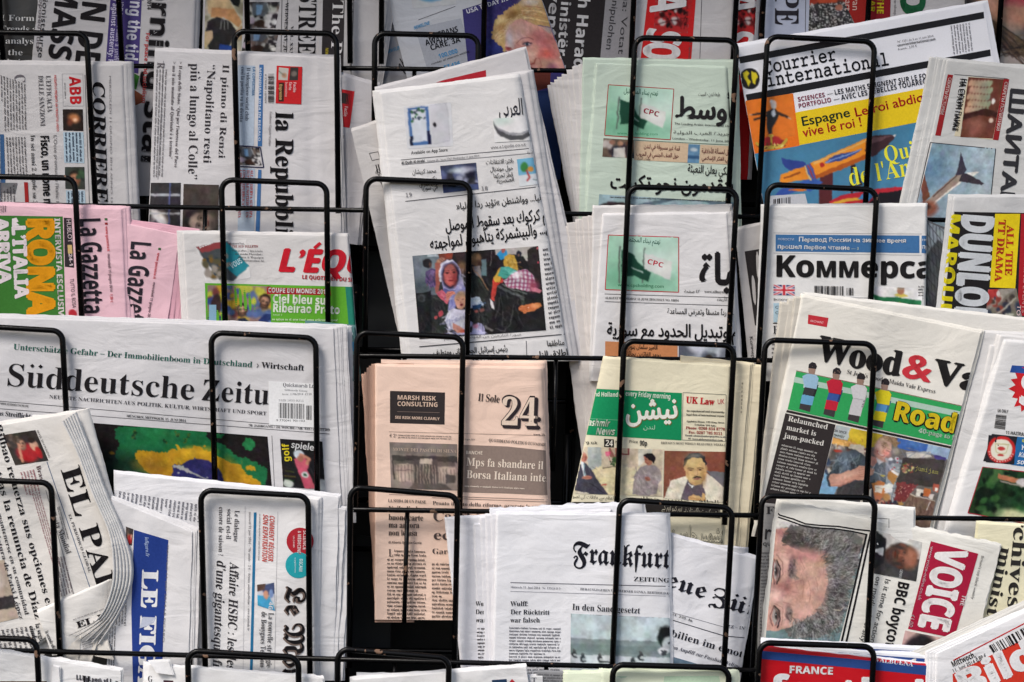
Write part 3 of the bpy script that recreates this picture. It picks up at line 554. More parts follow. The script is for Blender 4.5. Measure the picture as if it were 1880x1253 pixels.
# ============================================================ first full row of hoops
W1 = (204, 201, 201)
def dim(p, c=(70, 60, 56)): p.r4(-9, -9, 109, 109, c)
def glow(p): p.r4(0, 0, 100, 100, (44, 34, 30)); p.e(55, 42, 26, 20, (196, 120, 70), 20, .4); p.e(60, 50, 10, 8, (240, 190, 150), 0, .5); p.e(35, 62, 12, 14, (120, 60, 40), 0, .5)
def man(p): p.r4(0, 0, 100, 100, (60, 66, 60)); p.face(50, 55, 30, (176, 120, 88), (40, 34, 32)); p.spots(10, 60, 0, 100, 60, 10, [(60, 90, 60), (40, 50, 44)])
P = Paper('Italian broadsheet with an italic black masthead running down, far left', 1, 1, [(-60, 116), (229, 119), (243, 440), (-55, 440)], W1, pages=5, pdx=2.2, rr=9)
for x, t, y0, y1 in ((150, 'CORRIERE', 0, 0),): pass
P.T('CORRIERE DELLA SERA', 170, 148, 184, 640, 22, 'B', K, .012, 'masthead', label=None); P.T('MERCOLEDI 11 GIUGNO 2014 ANNO 139 N. 137', 200, 139, 204, 420, 3.5, 'h', (130, 126, 128), n='date_line'); P.Ln(156, 138, 165, 400)
P.T('ABB', 127, 141, 129, 193, 20, 'H', (205, 40, 48), .02, 'advertisement'); P.Box([(114, 136), (152, 136), (154, 195), (116, 195)], .8, (170, 168, 170)); P.T('www.abb.it', 118, 152, 119, 182, 3, 'h', n='advertisement')
P.pic([(115, 201), (152, 201), (153, 241), (116, 240)], glow); P.Q([(116, 243), (153, 243), (155, 300), (118, 299)], (178, 200, 214), 'panel'); P.pic([(119, 307), (155, 307), (156, 348), (120, 347)], man); P.Q([(121, 350), (156, 350), (158, 400), (123, 400)], (178, 200, 214), 'panel')
P.body([(150, 244), (152, 298), (120, 298), (118, 244)], 5, (50, 60, 80)); P.body([(154, 352), (155, 400), (124, 400), (123, 352)], 5, (50, 60, 80))
P.T("L'EFFICACIA", 84, 139, 87, 206, 9, 's', (90, 86, 90)); P.T('DELLE SANZIONI', 70, 139, 74, 232, 9, 's', (90, 86, 90)); P.T('PASSATO E PRESENTE UN PROGETTO UNICO', 99, 138, 104, 242, 4, 'H', (190, 60, 60), n='strapline')
P.T('C', 26, 137, 27, 153, 20, 's', (110, 104, 110), n='drop_capital'); P.T('Fisco, un nome nuovo', 74, 249, 82, 412, 15, 'H', K, .02); P.T('In sei anni 2 regole su 3 hanno', 56, 248, 62, 412, 8, 's', (60, 58, 60)); P.T("L'Ocse promuove l'Italia: lavoro", 98, 248, 104, 400, 6, 'h', (90, 88, 90), n='strapline')
P.body([(48, 155), (50, 240), (2, 242), (0, 138)], 9); P.body([(48, 252), (52, 330), (14, 330), (10, 252)], 7); P.body([(0, 246), (4, 400), (-20, 400), (-20, 246)], 5, (60, 90, 130)); P.Q([(0, 247), (7, 247), (10, 345), (2, 345)], (60, 96, 140)); P.Q([(44, 335), (51, 335), (53, 372), (46, 372)], (160, 40, 40), 'banner'); P.pic([(0, 336), (32, 336), (28, 356), (0, 354)], lambda p: dim(p, (110, 108, 112)))
P.body([(28, 338), (30, 380), (0, 380), (0, 356)], 5)
P = Paper('Italian newspaper with a red advertisement box and bold sideways serif masthead', 1, 1.3, [(285, 92), (616, 106), (628, 450), (272, 450)], (218, 215, 216), pages=4, pdx=1.5, rr=0, folds=((.86, 2.2, 9), (.94, 1.4, 5)))
P.T('Il piano di Renzi', 409, 118, 401, 291, 12, 's', (56, 52, 56)); P.T('“Napolitano resti', 381, 118, 373, 300, 15, 's', (56, 52, 56)); P.T('più a lungo al Colle”', 350, 116, 345, 330, 17, 's', (56, 52, 56))
P.T('> Il capo dello Stato: “Qui per l’interesse del Paese', 329, 113, 320, 308, 6, 's', (80, 70, 74), n='strapline'); P.T('> ma il mio mandato al Quirinale è a termine”', 317, 113, 310, 292, 6, 's', (80, 70, 74), n='strapline')
P.T('R', 289, 114, 288, 126, 14, 's', (110, 104, 108), n='drop_capital'); P.body([(308, 128), (300, 326), (280, 326), (286, 128)], 4, (110, 106, 110)); P.Ln(300, 112, 290, 330, 1, (140, 138, 142))
def barref(p): p.r4(0, 0, 100, 100, (56, 52, 56)); p.e(35, 75, 30, 26, (206, 190, 184), 0, .3); p.spots(12, 0, 55, 80, 100, 9, [(150, 110, 96), (225, 220, 218), (70, 60, 70)]); p.r4(0, 18, 100, 22, (170, 170, 176)); p.r4(0, 48, 100, 51, (190, 190, 196)); p.r4(62, 0, 66, 100, (90, 100, 160))
def portrait2(p): p.r4(0, 0, 100, 100, (74, 64, 60)); p.face(52, 62, 34, (176, 150, 136), (40, 36, 36), -80); p.e(45, 95, 40, 20, (190, 176, 168), 0, .4)
P.pic([(277, 336), (332, 336), (330, 450), (272, 450)], barref); P.pic([(337, 338), (402, 340), (400, 450), (334, 450)], portrait2)
P.Q([(437, 120), (468, 121), (466, 268), (435, 267)], (186, 200, 216), 'panel'); P.Q([(476, 119), (484, 119), (481, 269), (473, 269)], (70, 116, 170), 'banner'); P.T('MONDIALI 2014 IN REGALO', 476, 124, 474, 260, 4, 'H', (210, 220, 236), n='strapline')
P.T('LA COPERTINA', 464, 123, 462, 176, 5, 'H', (80, 120, 160), n='strapline'); P.T('Il videogioco social club', 453, 124, 450, 222, 7, 's', (60, 64, 84)); P.T('così la partita va in diretta', 443, 123, 440, 224, 7, 's', (60, 64, 84))
P.pic([(438, 270), (476, 272), (480, 304), (440, 303)], street, 'tablet_picture'); P.Box([(437, 268), (478, 271), (484, 308), (439, 306)], 2.4, (60, 60, 84)); P.Q([(438, 309), (468, 310), (466, 450), (436, 450)], (186, 200, 216), 'panel'); P.Q([(474, 312), (480, 312), (476, 450), (468, 450)], (70, 116, 170), 'banner')
for i, t in enumerate(('ALLE RISERVA SULL’IPA', 'TUTTE LE NOTIZIE IN UN', 'CON “REPUBBLICA”', 'L’IDEA MADRE RADUNATA')): P.T(t, 460-i*7, 312, 458-i*7, 400-(20 if i == 2 else 0), 5, 'S', (196, 66, 56), n='strapline')
P.bars([(503, 136), (503, 190), (492, 190), (492, 136)]); P.T('9 770390 107009', 486, 136, 486, 190, 3, 'h', n='barcode'); P.T('Fondatore Eugenio Scalfari', 495, 205, 493, 268, 4, 's', (110, 104, 108), n='caption')
P.on(P.Q([(508, 121), (555, 123), (553, 192), (506, 190)], (206, 40, 44), 'advertisement')); P.pic([(533, 124), (548, 124), (547, 148), (531, 148)], lambda p: (dim(p, (60, 56, 54)), p.e(50, 50, 30, 20, (120, 110, 100))), 'advertisement'); P.pic([(512, 124), (530, 126), (528, 148), (511, 147)], lambda p: (dim(p, (196, 190, 180)), p.e(60, 60, 24, 20, (190, 140, 110)), p.l([(0, 30), (60, 60)], 8, (90, 110, 90))), 'advertisement')
P.T('Facile', 539, 151, 538, 170, 5, 'H', (240, 200, 200)); P.T('farlo', 531, 151, 530, 166, 5, 'H', (240, 200, 200)); P.T('buonissimo', 524, 151, 523, 178, 5, 'h', (240, 200, 200)); P.Q([(512, 152), (522, 152), (521, 187), (511, 187)], (70, 40, 34), 'advertisement'); P.T('Espresso', 513, 155, 513, 184, 5, 'H', (220, 180, 120))
P.on(None); P.T('la Repubblica', 506, 205, 506, 474, 33, 'S', K, .012, 'masthead', sh=.06)
P = Paper('second copy of the newspaper with the red box, slipped right and tilted', 1, 2.6, [(600, 128), (689, 156), (656, 450), (590, 440)], (200, 197, 200), pages=3, pdx=1.5, folds=((.55, 2, 8),))
P.Q([(602, 160), (651, 168), (642, 235), (600, 230)], (200, 44, 50), 'advertisement'); P.T('Facile', 633, 195, 631, 214, 6, 'H', (240, 200, 200)); P.Q([(628, 170), (642, 173), (640, 192), (627, 190)], (62, 50, 50), 'advertisement'); P.Q([(625, 249), (632, 249), (630, 260), (624, 260)], K); P.Ln(622, 330, 618, 420, 3, (150, 148, 150))
# green Arabic broadsheet with its fan of folded copies
def flags(p):
    p.r4(-9, -9, 109, 109, (156, 206, 178)); p.e(30, 80, 50, 30, (120, 186, 150), 0, .6); p.e(80, 30, 40, 30, (204, 228, 214), 0, .6); p.e(60, 10, 40, 20, (180, 218, 198), 0, .6)
    p.l([(18, 22), (18, 84)], 2, (90, 96, 92)); p.l([(52, 22), (50, 84)], 1.6, (90, 96, 92)); p.p([(20, 26), (36, 34), (46, 52), (62, 66), (58, 82), (38, 72), (22, 76)], (28, 74, 56)); p.p([(53, 32), (70, 38), (90, 46), (88, 78), (66, 66), (52, 60)], (214, 216, 210)); p.l([(36, 58), (50, 66)], 1.5, (190, 210, 200))
    p.e(74, 57, 12, 8, (226, 228, 222), 8, .5)
ORD = ('leftmost', 'second', 'third', 'fourth', 'fifth', 'sixth', 'seventh', 'eighth', 'last')
def fan(lab, row, lay0, xs, ytop, xr, yb, slant, col, group, colf=None, tw=None, step=.3):
    for k, x in enumerate(xs):
        yt = ytop[k]; c = col if not colf or k not in colf else colf[k]
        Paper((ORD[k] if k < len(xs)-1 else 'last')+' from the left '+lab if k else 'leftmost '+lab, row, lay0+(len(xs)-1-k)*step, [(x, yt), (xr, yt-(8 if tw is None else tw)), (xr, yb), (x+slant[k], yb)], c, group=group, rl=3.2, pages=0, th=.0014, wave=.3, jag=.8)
GR = (202, 217, 202)
xs = [1004, 1010, 1017, 1023, 1031, 1040, 1050, 1061, 1070]; yt = [156, 151, 147, 141, 137, 128, 122, 118, 116]
fan('white folded edge in the fan beside the green Arabic newspaper', 1, 1.1, xs, yt, 1180, 450, [56-5.5*i for i in range(9)], (216, 212, 210), 'copies fanned out beside the green Arabic newspaper')
P = Paper('green Arabic copy just behind the front green one', 1, .9, [(1070, 108), (1352, 112), (1358, 450), (1062, 450)], GR, pages=2, rl=3, pdx=1.2)
P = Paper('pale green Arabic newspaper with two flags in a red framed picture', 1, .35, [(1094, 116), (1336, 124), (1352, 450), (1070, 450)], GR, pages=3, pdx=-1.3, rl=4, rr=7)
FB = [(1117, 156), (1237, 164), (1231, 257), (1110, 249)]
P.on(P.pic(FB, flags, 'advertisement')); P.Box(FB, 1.5, (170, 50, 50)); P.T('نهتم ببناء المستقبل', 1145, 171, 1208, 176, 9, 'a', (40, 110, 80), .02, n='advertisement'); P.T('www.cpcholding.com', 1133, 247, 1208, 249, 5, 'h', (40, 130, 90), n='advertisement'); P.T('CPC', 1180, 207, 1209, 215, 9, 'H', (176, 40, 66), .01, n='advertisement'); P.on(None)
P.T('الشرق الأوسط', 1240, 216, 1500, 226, 38, 'a', (40, 38, 40), .045, 'masthead'); P.T('طبعة لندن - السبت', 1282, 176, 1322, 177, 7, 'a', (60, 58, 60), n='date_line'); P.T('The Leading Arabic International Daily', 1238, 229, 1345, 234, 4, 'h', n='date_line'); P.T('London - Wednesday, 11 June 2014', 1234, 256, 1345, 262, 4, 'h', n='date_line'); P.T('جريدة العرب الدولية', 1236, 246, 1340, 249, 6, 'a', n='date_line'); P.Ln(1108, 255, 1350, 267, 1, (90, 110, 96))
def folk(p): p.r4(0, 0, 100, 100, (110, 92, 76)); p.spots(16, 0, 30, 100, 100, 11, [(60, 50, 56), (200, 190, 180), (150, 110, 90), (40, 44, 60)]); p.e(30, 20, 10, 12, (170, 120, 96)); p.e(55, 24, 9, 12, (176, 130, 100)); p.e(80, 20, 9, 12, (90, 60, 50)); p.p([(36, 50), (70, 42), (72, 100), (34, 100)], (206, 202, 196))
P.pic([(1108, 254), (1164, 258), (1164, 291), (1106, 288)], folk); P.Q([(1165, 259), (1264, 264), (1262, 299), (1164, 294)], (212, 186, 156), 'panel'); P.pic([(1264, 265), (1285, 266), (1283, 300), (1262, 299)], lambda p: (dim(p, (96, 140, 176)), p.e(50, 30, 30, 10, (190, 205, 214)), p.r4(0, 60, 100, 75, (50, 90, 130)))); P.Q([(1286, 266), (1350, 269), (1351, 303), (1284, 300)], (212, 186, 156), 'panel')
P.T('قمة غير مسبوقة في لندن', 1182, 272, 1248, 277, 8, 'a', (130, 50, 60), .015); P.T('حول العنف الجنسي في الحروب', 1168, 286, 1246, 290, 8, 'a', (130, 50, 60), .015); P.T('يوميات الشرق', 1170, 293, 1194, 294, 5, 'a', (60, 50, 50)); P.T('وصل لمسألة الأخلاقية', 1288, 281, 1346, 284, 8, 'a', (130, 50, 60), .015); P.T('في الفكر الإسلامي', 1288, 293, 1340, 296, 7, 'a', (130, 50, 60), .015)
P.T('المالكي يعلن التعبئة', 1262, 316, 1352, 322, 14, 'a', K, .02); P.T('يتقدمون نحو تكريت', 1120, 346, 1348, 354, 26, 'a', K, .035); P.pic([(1100, 357), (1352, 372), (1356, 450), (1094, 450)], lambda p: (dim(p, (150, 178, 186)), p.l([(30, 20), (60, -4), (100, 10)], 3, (90, 110, 124)), p.l([(30, 20), (50, 60)], 3, (90, 110, 124)), p.e(15, 26, 14, 12, (56, 44, 48)), p.e(30, 30, 8, 10, (36, 40, 60))))
P.body([(1120, 360), (1340, 368), (1340, 372), (1120, 364)], 1)
# glossy weekly with a rocket
def cgl(p): p.e(50, 50, 49, 49, (26, 24, 26), 0, .03); p.p([(18, 22), (38, 12), (50, 26), (40, 40), (44, 50), (56, 66), (42, 88), (34, 64), (22, 44)], (226, 206, 40)); p.p([(60, 16), (84, 24), (92, 44), (80, 56), (76, 78), (64, 70), (58, 40)], (226, 206, 40))
def king(p):
    p.r4(-9, -9, 109, 109, (240, 118, 24)); p.p([(46, 32), (60, 26), (70, 44), (64, 56), (52, 76), (50, 92), (44, 92), (42, 60)], (38, 40, 44)); p.l([(50, 36), (14, 36)], 4, (44, 40, 40)); p.l([(46, 42), (18, 48)], 4, (36, 36, 38)); p.l([(60, 36), (88, 54)], 5, (58, 40, 30)); p.e(60, 18, 7, 9, (226, 200, 186)); p.e(60, 24, 6, 6, (206, 200, 196)); p.e(57, 12, 4, 5, (230, 226, 222)); p.p([(54, 34), (60, 30), (62, 42), (56, 48)], (206, 214, 224)); p.l([(88, 54), (92, 58)], 3, (214, 160, 130)); p.l([(14, 36), (10, 35)], 3, (214, 160, 130))
def crown(p): p.e(50, 62, 46, 22, (160, 30, 34)); p.e(50, 50, 30, 34, (190, 36, 40)); p.l([(6, 50), (20, 84), (80, 84), (96, 50)], 9, (206, 170, 50)); p.l([(20, 84), (80, 84)], 12, (220, 186, 70)); p.e(50, 14, 8, 10, (224, 190, 70)); p.l([(50, 14), (50, 80)], 6, (206, 170, 50)); p.spots(20, 10, 60, 90, 95, 4, [(240, 220, 120), (120, 40, 30), (110, 80, 20)])
P = Paper('glossy magazine with a toy rocket on a blue, orange and yellow cover', 1, 1.4, [(1350, 86), (1804, 5), (1868, 330), (1416, 452)], (244, 244, 250), name='magazine', cat='magazine', gloss=1, pages=4, pdx=1.6, wave=.5)
def sl(x, y0): return y0-(x-1352)*.1775
for y0, t in ((112, 15), (190, 17)): pass
P.Q([(1356, 105), (1806, 22), (1807, 34), (1359, 117)], (22, 20, 24), 'stripe'); P.Q([(1369, 174), (1818, 91), (1819, 103), (1372, 187)], (22, 20, 24), 'stripe')
P.pic([(1357, 127), (1393, 124), (1396, 164), (1359, 164)], lambda p: (dim(p, (244, 244, 250)), cgl(p)), 'emblem', res=1.2)
P.T('Courrier', 1404, 136, 1537, 110, 26, 'm', (26, 26, 34), .02, 'masthead'); P.T('international', 1408, 160, 1634, 119, 26, 'm', (26, 26, 34), .02, 'masthead')
P.T('N° 1231 du 5 au 11 juin 2014', 1648, 79, 1714, 68, 4, 'h', (80, 80, 90), n='date_line'); P.T('courrierinternational.com', 1648, 86, 1718, 74, 4.5, 'H', (60, 60, 70), n='date_line'); P.T('France : 3,70 €', 1649, 93, 1684, 86, 4, 'h', (80, 80, 90), n='date_line'); P.body([(1782, 42), (1788, 95), (1750, 102), (1744, 48)], 7, (120, 118, 126))
P.T('SCIENCES', 1465, 187, 1515, 178, 8, 'H', (130, 36, 66)); P.T('— LES MATHS SOIGNENT SUR LE FOOT', 1519, 177, 1716, 141, 9, 'H', (30, 30, 44)); P.T('PORTFOLIO', 1466, 199, 1527, 187, 8, 'H', (130, 36, 66)); P.T('— AVEC LES REBELLES TOUAREGS', 1531, 187, 1708, 152, 9, 'H', (30, 30, 44))
P.Q([(1460, 207), (1735, 155), (1750, 212), (1468, 267)], (255, 206, 24), 'panel'); P.T('Espagne', 1472, 232, 1562, 214, 17, 'h', (42, 60, 36), .018); P.T('Le roi abdique', 1570, 215, 1722, 180, 17, 'h', (206, 40, 34), .018); P.T('vive le roi !', 1475, 252, 1584, 231, 17, 'h', (206, 40, 34), .018)
P.Q([(1366, 286), (1880, 188), (1880, 452), (1400, 452)], (66, 132, 170), 'panel')
def rocket(p):
    def z(*q): return [((1300+x/3.212-1400)/2.7, (y/3.212-235)/1.65) for x, y in q]
    p.r4(-9, -9, 109, 109, (66, 132, 170)); p.a = p.a*(1+.1*(p.v/100-.5))[..., None]
    p.p(z((660, 1020), (735, 1020), (730, 1230), (655, 1230)), (94, 38, 42)); p.l(z((850, 975), (845, 1160)), 1.8, (50, 36, 44)); p.l(z((862, 975), (905, 1090)), 1.4, (50, 36, 44)); p.l(z((845, 1110), (905, 1090)), 1, (50, 36, 44))
    p.p(z((432, 930), (470, 940), (575, 962), (585, 990), (490, 1008), (450, 985)), (44, 66, 152)); p.p(z((380, 1168), (436, 1112), (600, 1062), (660, 1072), (520, 1128), (400, 1180)), (50, 84, 176)); p.p(z((470, 1120), (560, 1100), (610, 1110), (560, 1130)), (226, 110, 34)); p.p(z((560, 1062), (640, 1056), (680, 1076), (600, 1130), (560, 1100)), (52, 92, 180))
    p.p(z((425, 1068), (434, 1028), (575, 982), (612, 1056), (440, 1082)), (246, 142, 30)); p.p(z((568, 986), (612, 960), (640, 1052), (602, 1064)), (180, 50, 52)); p.l(z((582, 978), (614, 1060)), 1.3, (70, 90, 170)); p.l(z((598, 968), (630, 1054)), 1.3, (70, 90, 170)); p.l(z((574, 982), (606, 1062)), 1, (230, 200, 120))
    p.p(z((606, 962), (700, 922), (820, 866), (960, 806), (985, 850), (960, 925), (860, 968), (740, 1020), (640, 1054)), (250, 146, 30)); p.p(z((640, 1054), (760, 1012), (958, 926), (960, 900), (740, 990), (632, 1036)), (190, 88, 22)); p.p(z((620, 960), (950, 818), (960, 826), (624, 974)), (244, 176, 84))
    p.p(z((930, 838), (975, 800), (1108, 798), (1050, 872), (972, 926), (930, 900)), (70, 38, 44)); p.p(z((945, 838), (980, 812), (1090, 803), (970, 850)), (110, 74, 80)); p.p(z((1084, 800), (1110, 796), (1098, 812)), (220, 216, 216))
    p.p(z((690, 962), (742, 918), (912, 880), (864, 912), (760, 958)), (46, 70, 146)); p.l(z((700, 958), (900, 884)), 1, (120, 150, 210)); p.e(*z((674, 975))[0], 1.8, 2.8, (184, 34, 30)); p.l(z((455, 1050), (540, 1020)), 1.2, (150, 70, 20))
    p.p(z((715, 1185), (800, 1150), (900, 1128), (1100, 1102), (1180, 1108), (1160, 1240), (720, 1240)), (206, 34, 50)); p.l(z((720, 1208), (830, 1176), (960, 1160)), 2, (236, 176, 50)); p.p(z((880, 1168), (930, 1130), (990, 1130), (950, 1190)), (60, 140, 206)); p.p(z((950, 1200), (1010, 1140), (1165, 1118), (1160, 1240), (950, 1240)), (28, 22, 30))
P.pic([(1400, 235), (1670, 235), (1670, 400), (1400, 400)], rocket, 'illustration', res=1.3); P.Q([(1460, 207), (1735, 155), (1750, 212), (1468, 267)], (255, 206, 24), 'panel'); P.Q([(1356, 190), (1456, 172), (1468, 268), (1366, 286)], (240, 118, 24), 'panel'); P.pic([(1366, 186), (1454, 172), (1460, 250), (1374, 262)], king, 'illustration', (240, 118, 24)); P.pic([(1385, 250), (1446, 242), (1446, 272), (1388, 278)], lambda p: (dim(p, (240, 118, 24)), crown(p)), 'illustration', res=1.2); P.T('Qui', 1625, 299, 1682, 287, 30, 's', (244, 236, 60)); P.T("de l'Amérique", 1560, 342, 1790, 302, 34, 's', (244, 236, 60)); P.Q([(1410, 360), (1478, 356), (1484, 380), (1410, 388)], (206, 208, 214), 'price_box'); P.bars([(1420, 366), (1452, 362), (1452, 382), (1420, 384)], n=10)
def plane(p):
    p.e(1330, 900, 300, 160, (130, 158, 176), 0, .8); p.e(1640, 930, 140, 90, (164, 182, 192), 0, .8); p.e(1620, 1150, 120, 90, (168, 182, 188), 0, .8); p.e(1460, 1180, 120, 60, (150, 176, 190), 0, .8); p.e(1300, 1000, 90, 80, (100, 140, 170), 0, .8)
    p.p([(1272, 990), (1290, 1090), (1310, 1160), (1270, 1200), (1256, 1090)], (120, 70, 56)); p.p([(1516, 1026), (1486, 1072), (1340, 1190), (1240, 1320), (1160, 1320), (1330, 1150), (1468, 1026)], (160, 138, 126)); p.l([(1500, 1064), (1345, 1188), (1270, 1290)], 9, (228, 218, 208)); p.l([(1470, 1036), (1330, 1160)], 7, (96, 74, 70))
    p.p([(1490, 900), (1506, 950), (1522, 1004), (1502, 1034), (1463, 1036), (1480, 960)], (60, 54, 70)); p.p([(1500, 1022), (1540, 1028), (1627, 1082), (1612, 1094), (1482, 1070)], (62, 54, 64)); p.p([(1518, 1020), (1600, 1014), (1560, 1042)], (232, 228, 222)); p.e(1300, 1230, 54, 46, (156, 92, 72), 0, .3); p.e(1290, 1220, 24, 20, (70, 44, 44), 0, .4)
def eggs(p):
    p.r4(0, 0, 100, 100, (110, 58, 46)); 
    for i in range(7):
        for j in range(5): p.e(10+i*9+(j % 2)*4, 10+j*11, 5.4, 6, (206-(i*9), 160, 130), 20, .2)
    p.p([(0, 62), (60, 50), (100, 56), (100, 64), (50, 62), (0, 72)], (66, 34, 30)); p.e(80, 38, 5, 5, (225, 220, 210)); p.e(84, 70, 6, 4, (225, 200, 180)); p.e(40, 82, 24, 14, (150, 90, 76), 0, .5)
P = Paper('Russian newspaper with an airliner tail photograph and huge black sideways letters', 1, .3, [(1737, 110), (1915, 128), (1905, 440), (1668, 440)], (206, 206, 204), pages=5, pdx=-3.6, rl=5)
P.Q([(1740, 137), (1750, 138), (1727, 250), (1717, 249)], (150, 36, 40), 'banner'); P.T('СЕКРЕТЫ ИСТОРИИ', 1742, 142, 1726, 210, 6, 'p', (230, 210, 205), .02, n='strapline'); P.T('НА СУХУМ ПАЙКЕ', 1763, 144, 1748, 240, 8, 'p', K, .02); P.Q([(1778, 141), (1844, 146), (1832, 258), (1752, 250)], (218, 206, 178), 'panel')
P.T('НА СУХУМ ПАЙКЕ', 1767, 144, 1750, 240, 9, 'p', K, .03); P.pic([(1778, 142), (1843, 146), (1823, 255), (1763, 252)], eggs); P.Q([(1843, 145), (1853, 146), (1833, 258), (1823, 257)], (150, 36, 40), 'banner'); P.T('СЕКРЕТЫ ПОЛИТИКИ', 1845, 150, 1829, 240, 6, 'p', (230, 210, 205), .02, n='strapline')
P.pic([(1712, 262), (1828, 273), (1812, 420), (1672, 420)], plane, zoom=(1300, 0, 3.212), res=1.2, bg=(138, 162, 180)); P.Box([(1708, 262), (1828, 274), (1813, 425), (1671, 425)], 1.6, (60, 60, 66)); P.T('ШАЙТАН', 1856, 160, 1834, 388, 27, 'p', (52, 52, 56), .05, 'masthead'); P.Ln(1752, 137, 1850, 145, 1)
# ============================================================ second full row of hoops
PK = (238, 196, 206); W2 = (222, 219, 217)
P = Paper('pink newspaper with orange and white headline words on green, far left', 2, 1, [(-60, 374), (226, 384), (238, 640), (-50, 640)], PK, pages=4, pdx=2, rr=6)
P.Q([(-60, 395), (115, 398), (122, 640), (-50, 640)], (62, 122, 50), 'panel'); P.T('RONALDO', 50, 400, 52, 706, 47, 'H', (226, 152, 22), .07, 'headline'); 
P.T('L’ITALIA', 22, 414, 28, 548, 24, 'H', (236, 224, 226), .05); P.T('ARRIVA', -6, 402, 0, 520, 20, 'H', (236, 224, 226), .06); P.T('INTERVISTA ESCLUSIVA', 100, 401, 108, 592, 10, 'H', (226, 216, 214), .02, n='strapline'); P.Q([(22, 402), (30, 400), (34, 407), (28, 410), (36, 414), (22, 416)], (236, 224, 226), 'arrow')
P.Q([(117, 400), (131, 401), (136, 492), (119, 490)], (52, 44, 50), 'panel'); P.T('HUBLOT', 122, 403, 125, 446, 8, 'h', (220, 200, 205), n='advertisement'); P.Q([(124, 450), (132, 450), (133, 466), (125, 466)], (210, 180, 120), 'advertisement'); P.T('24-1', 126, 466, 128, 490, 6, 'H', (230, 210, 214), n='advertisement')
P.T('TUTTO IL ROSA', 128, 512, 133, 566, 7, 'h', (60, 50, 56), n='strapline'); P.pic([(125, 568), (140, 568), (142, 584), (126, 584)], lambda p: (dim(p, PK), p.e(50, 50, 46, 46, (180, 44, 56))), 'emblem'); P.body([(12, 378), (12, 392), (0, 392), (0, 378)], 3)
P.T('La Gazzetta', 146, 400, 153, 578, 37, 'H', (46, 42, 50), .01, 'masthead'); P.T('www.gazzetta.it', 193, 416, 197, 462, 4.5, 'H', (196, 50, 60), n='date_line'); P.T('mercoledì 11 giugno 2014', 197, 466, 202, 536, 4.5, 'H', (80, 60, 70), n='date_line'); P.T('1,30 €', 202, 540, 203, 556, 4.5, 'H', (196, 50, 60), n='date_line'); P.Q([(192, 401), (197, 401), (197, 405), (192, 405)], (70, 110, 70)); P.Q([(192, 409), (197, 409), (198, 413), (193, 413)], (150, 40, 46))
P = Paper('second pink newspaper with a sideways masthead, leaning right of the first pink one', 2, 1.7, [(234, 411), (330, 430), (301, 640), (226, 640)], PK, pages=7, pdx=3.4, pcol=(222, 170, 184))
P.T('La Gazzetta', 241, 441, 226, 620, 36, 'H', (46, 42, 50), .01, 'masthead'); P.T('www.gazzetta.it', 289, 464, 281, 512, 4.5, 'H', (196, 50, 60), n='date_line'); P.T('mercoledì 11 giugno 2014', 281, 518, 270, 588, 4.5, 'H', (80, 60, 70), n='date_line'); P.Q([(291, 455), (296, 456), (295, 460), (290, 459)], (70, 110, 70))
def bull(p): p.p([(0, 10), (60, 0), (100, 70), (60, 100), (30, 90)], (70, 76, 80)); p.p([(0, 10), (60, 0), (70, 12), (8, 24)], (150, 60, 64)); p.p([(60, 0), (100, 70), (70, 92), (44, 54), (52, 20)], (34, 140, 156)); p.spots(24, 10, 25, 55, 80, 6, [(90, 84, 60), (40, 56, 70), (150, 140, 130), (120, 90, 40)]); p.p([(30, 90), (60, 100), (55, 104), (34, 100)], (190, 180, 176))
def players(p):
    p.r4(0, 0, 100, 100, (150, 120, 110)); p.spots(50, 0, 0, 100, 50, 7, [(200, 160, 40), (60, 80, 140), (120, 60, 60), (190, 190, 60), (80, 100, 150)]); p.r4(0, 62, 30, 100, (92, 140, 190))
    p.e(14, 30, 8, 16, (60, 44, 44)); p.e(12, 60, 16, 14, (50, 60, 100)); p.face(55, 40, 8, (196, 144, 116), (44, 34, 32), 0, 1); p.p([(38, 70), (46, 56), (64, 56), (74, 72), (74, 100), (34, 100)], (56, 156, 84)); p.p([(46, 56), (55, 62), (64, 56), (60, 52), (50, 52)], (36, 44, 70)); p.p([(30, 78), (40, 90), (60, 88), (62, 94), (36, 98)], (150, 100, 80)); p.p([(74, 70), (84, 90), (84, 100), (76, 100)], (190, 140, 116))
    p.face(90, 26, 9, (186, 134, 108), (50, 36, 30), 12, 1); p.p([(80, 56), (90, 44), (100, 44), (100, 100), (84, 92)], (38, 54, 110)); p.e(98, 76, 8, 20, (140, 176, 214))
P = Paper('French sports newspaper with a red masthead over a green world cup panel', 2, .6, [(334, 427), (640, 432), (656, 640), (346, 640)], W2, pages=4, pdx=-1.6, rl=4, folds=((.83, 1.2, 18),), rr=5)
P.pic([(358, 448), (452, 440), (460, 510), (380, 526)], lambda p: (dim(p, W2), bull(p)), 'advertisement'); P.T('BULLET', 366, 457, 392, 446, 7, 'o', (225, 225, 225), n='advertisement'); P.T('VOUS', 426, 494, 446, 482, 10, 'H', (200, 226, 230), n='advertisement'); P.T('THE RED BULLETIN', 426, 455, 474, 455, 4.5, 'S', (196, 40, 50), .01, n='advertisement')
for i, t in enumerate(('Aujourd’hui,', 'Pour un effort… dans la boîte', 'du stade Mondial :', 'dans L’Équipe', 'Demandez-le')): P.T(t, 421+i*5 if i else 421, 449 if i == 0 else 456+i*6, 421+(28 if i == 0 else 60-i*4)+i*5, 449 if i == 0 else 457+i*6, 3.5, 'h', (80, 78, 84), n='caption')
P.T('L’ÉQUIPE', 508, 498, 765, 505, 40, 'H', (206, 32, 48), .045, 'masthead', sh=.22); P.T('LE QUOTIDIEN DU SPORT', 554, 512, 668, 519, 7, 'H', (206, 32, 48), .015, n='strapline')
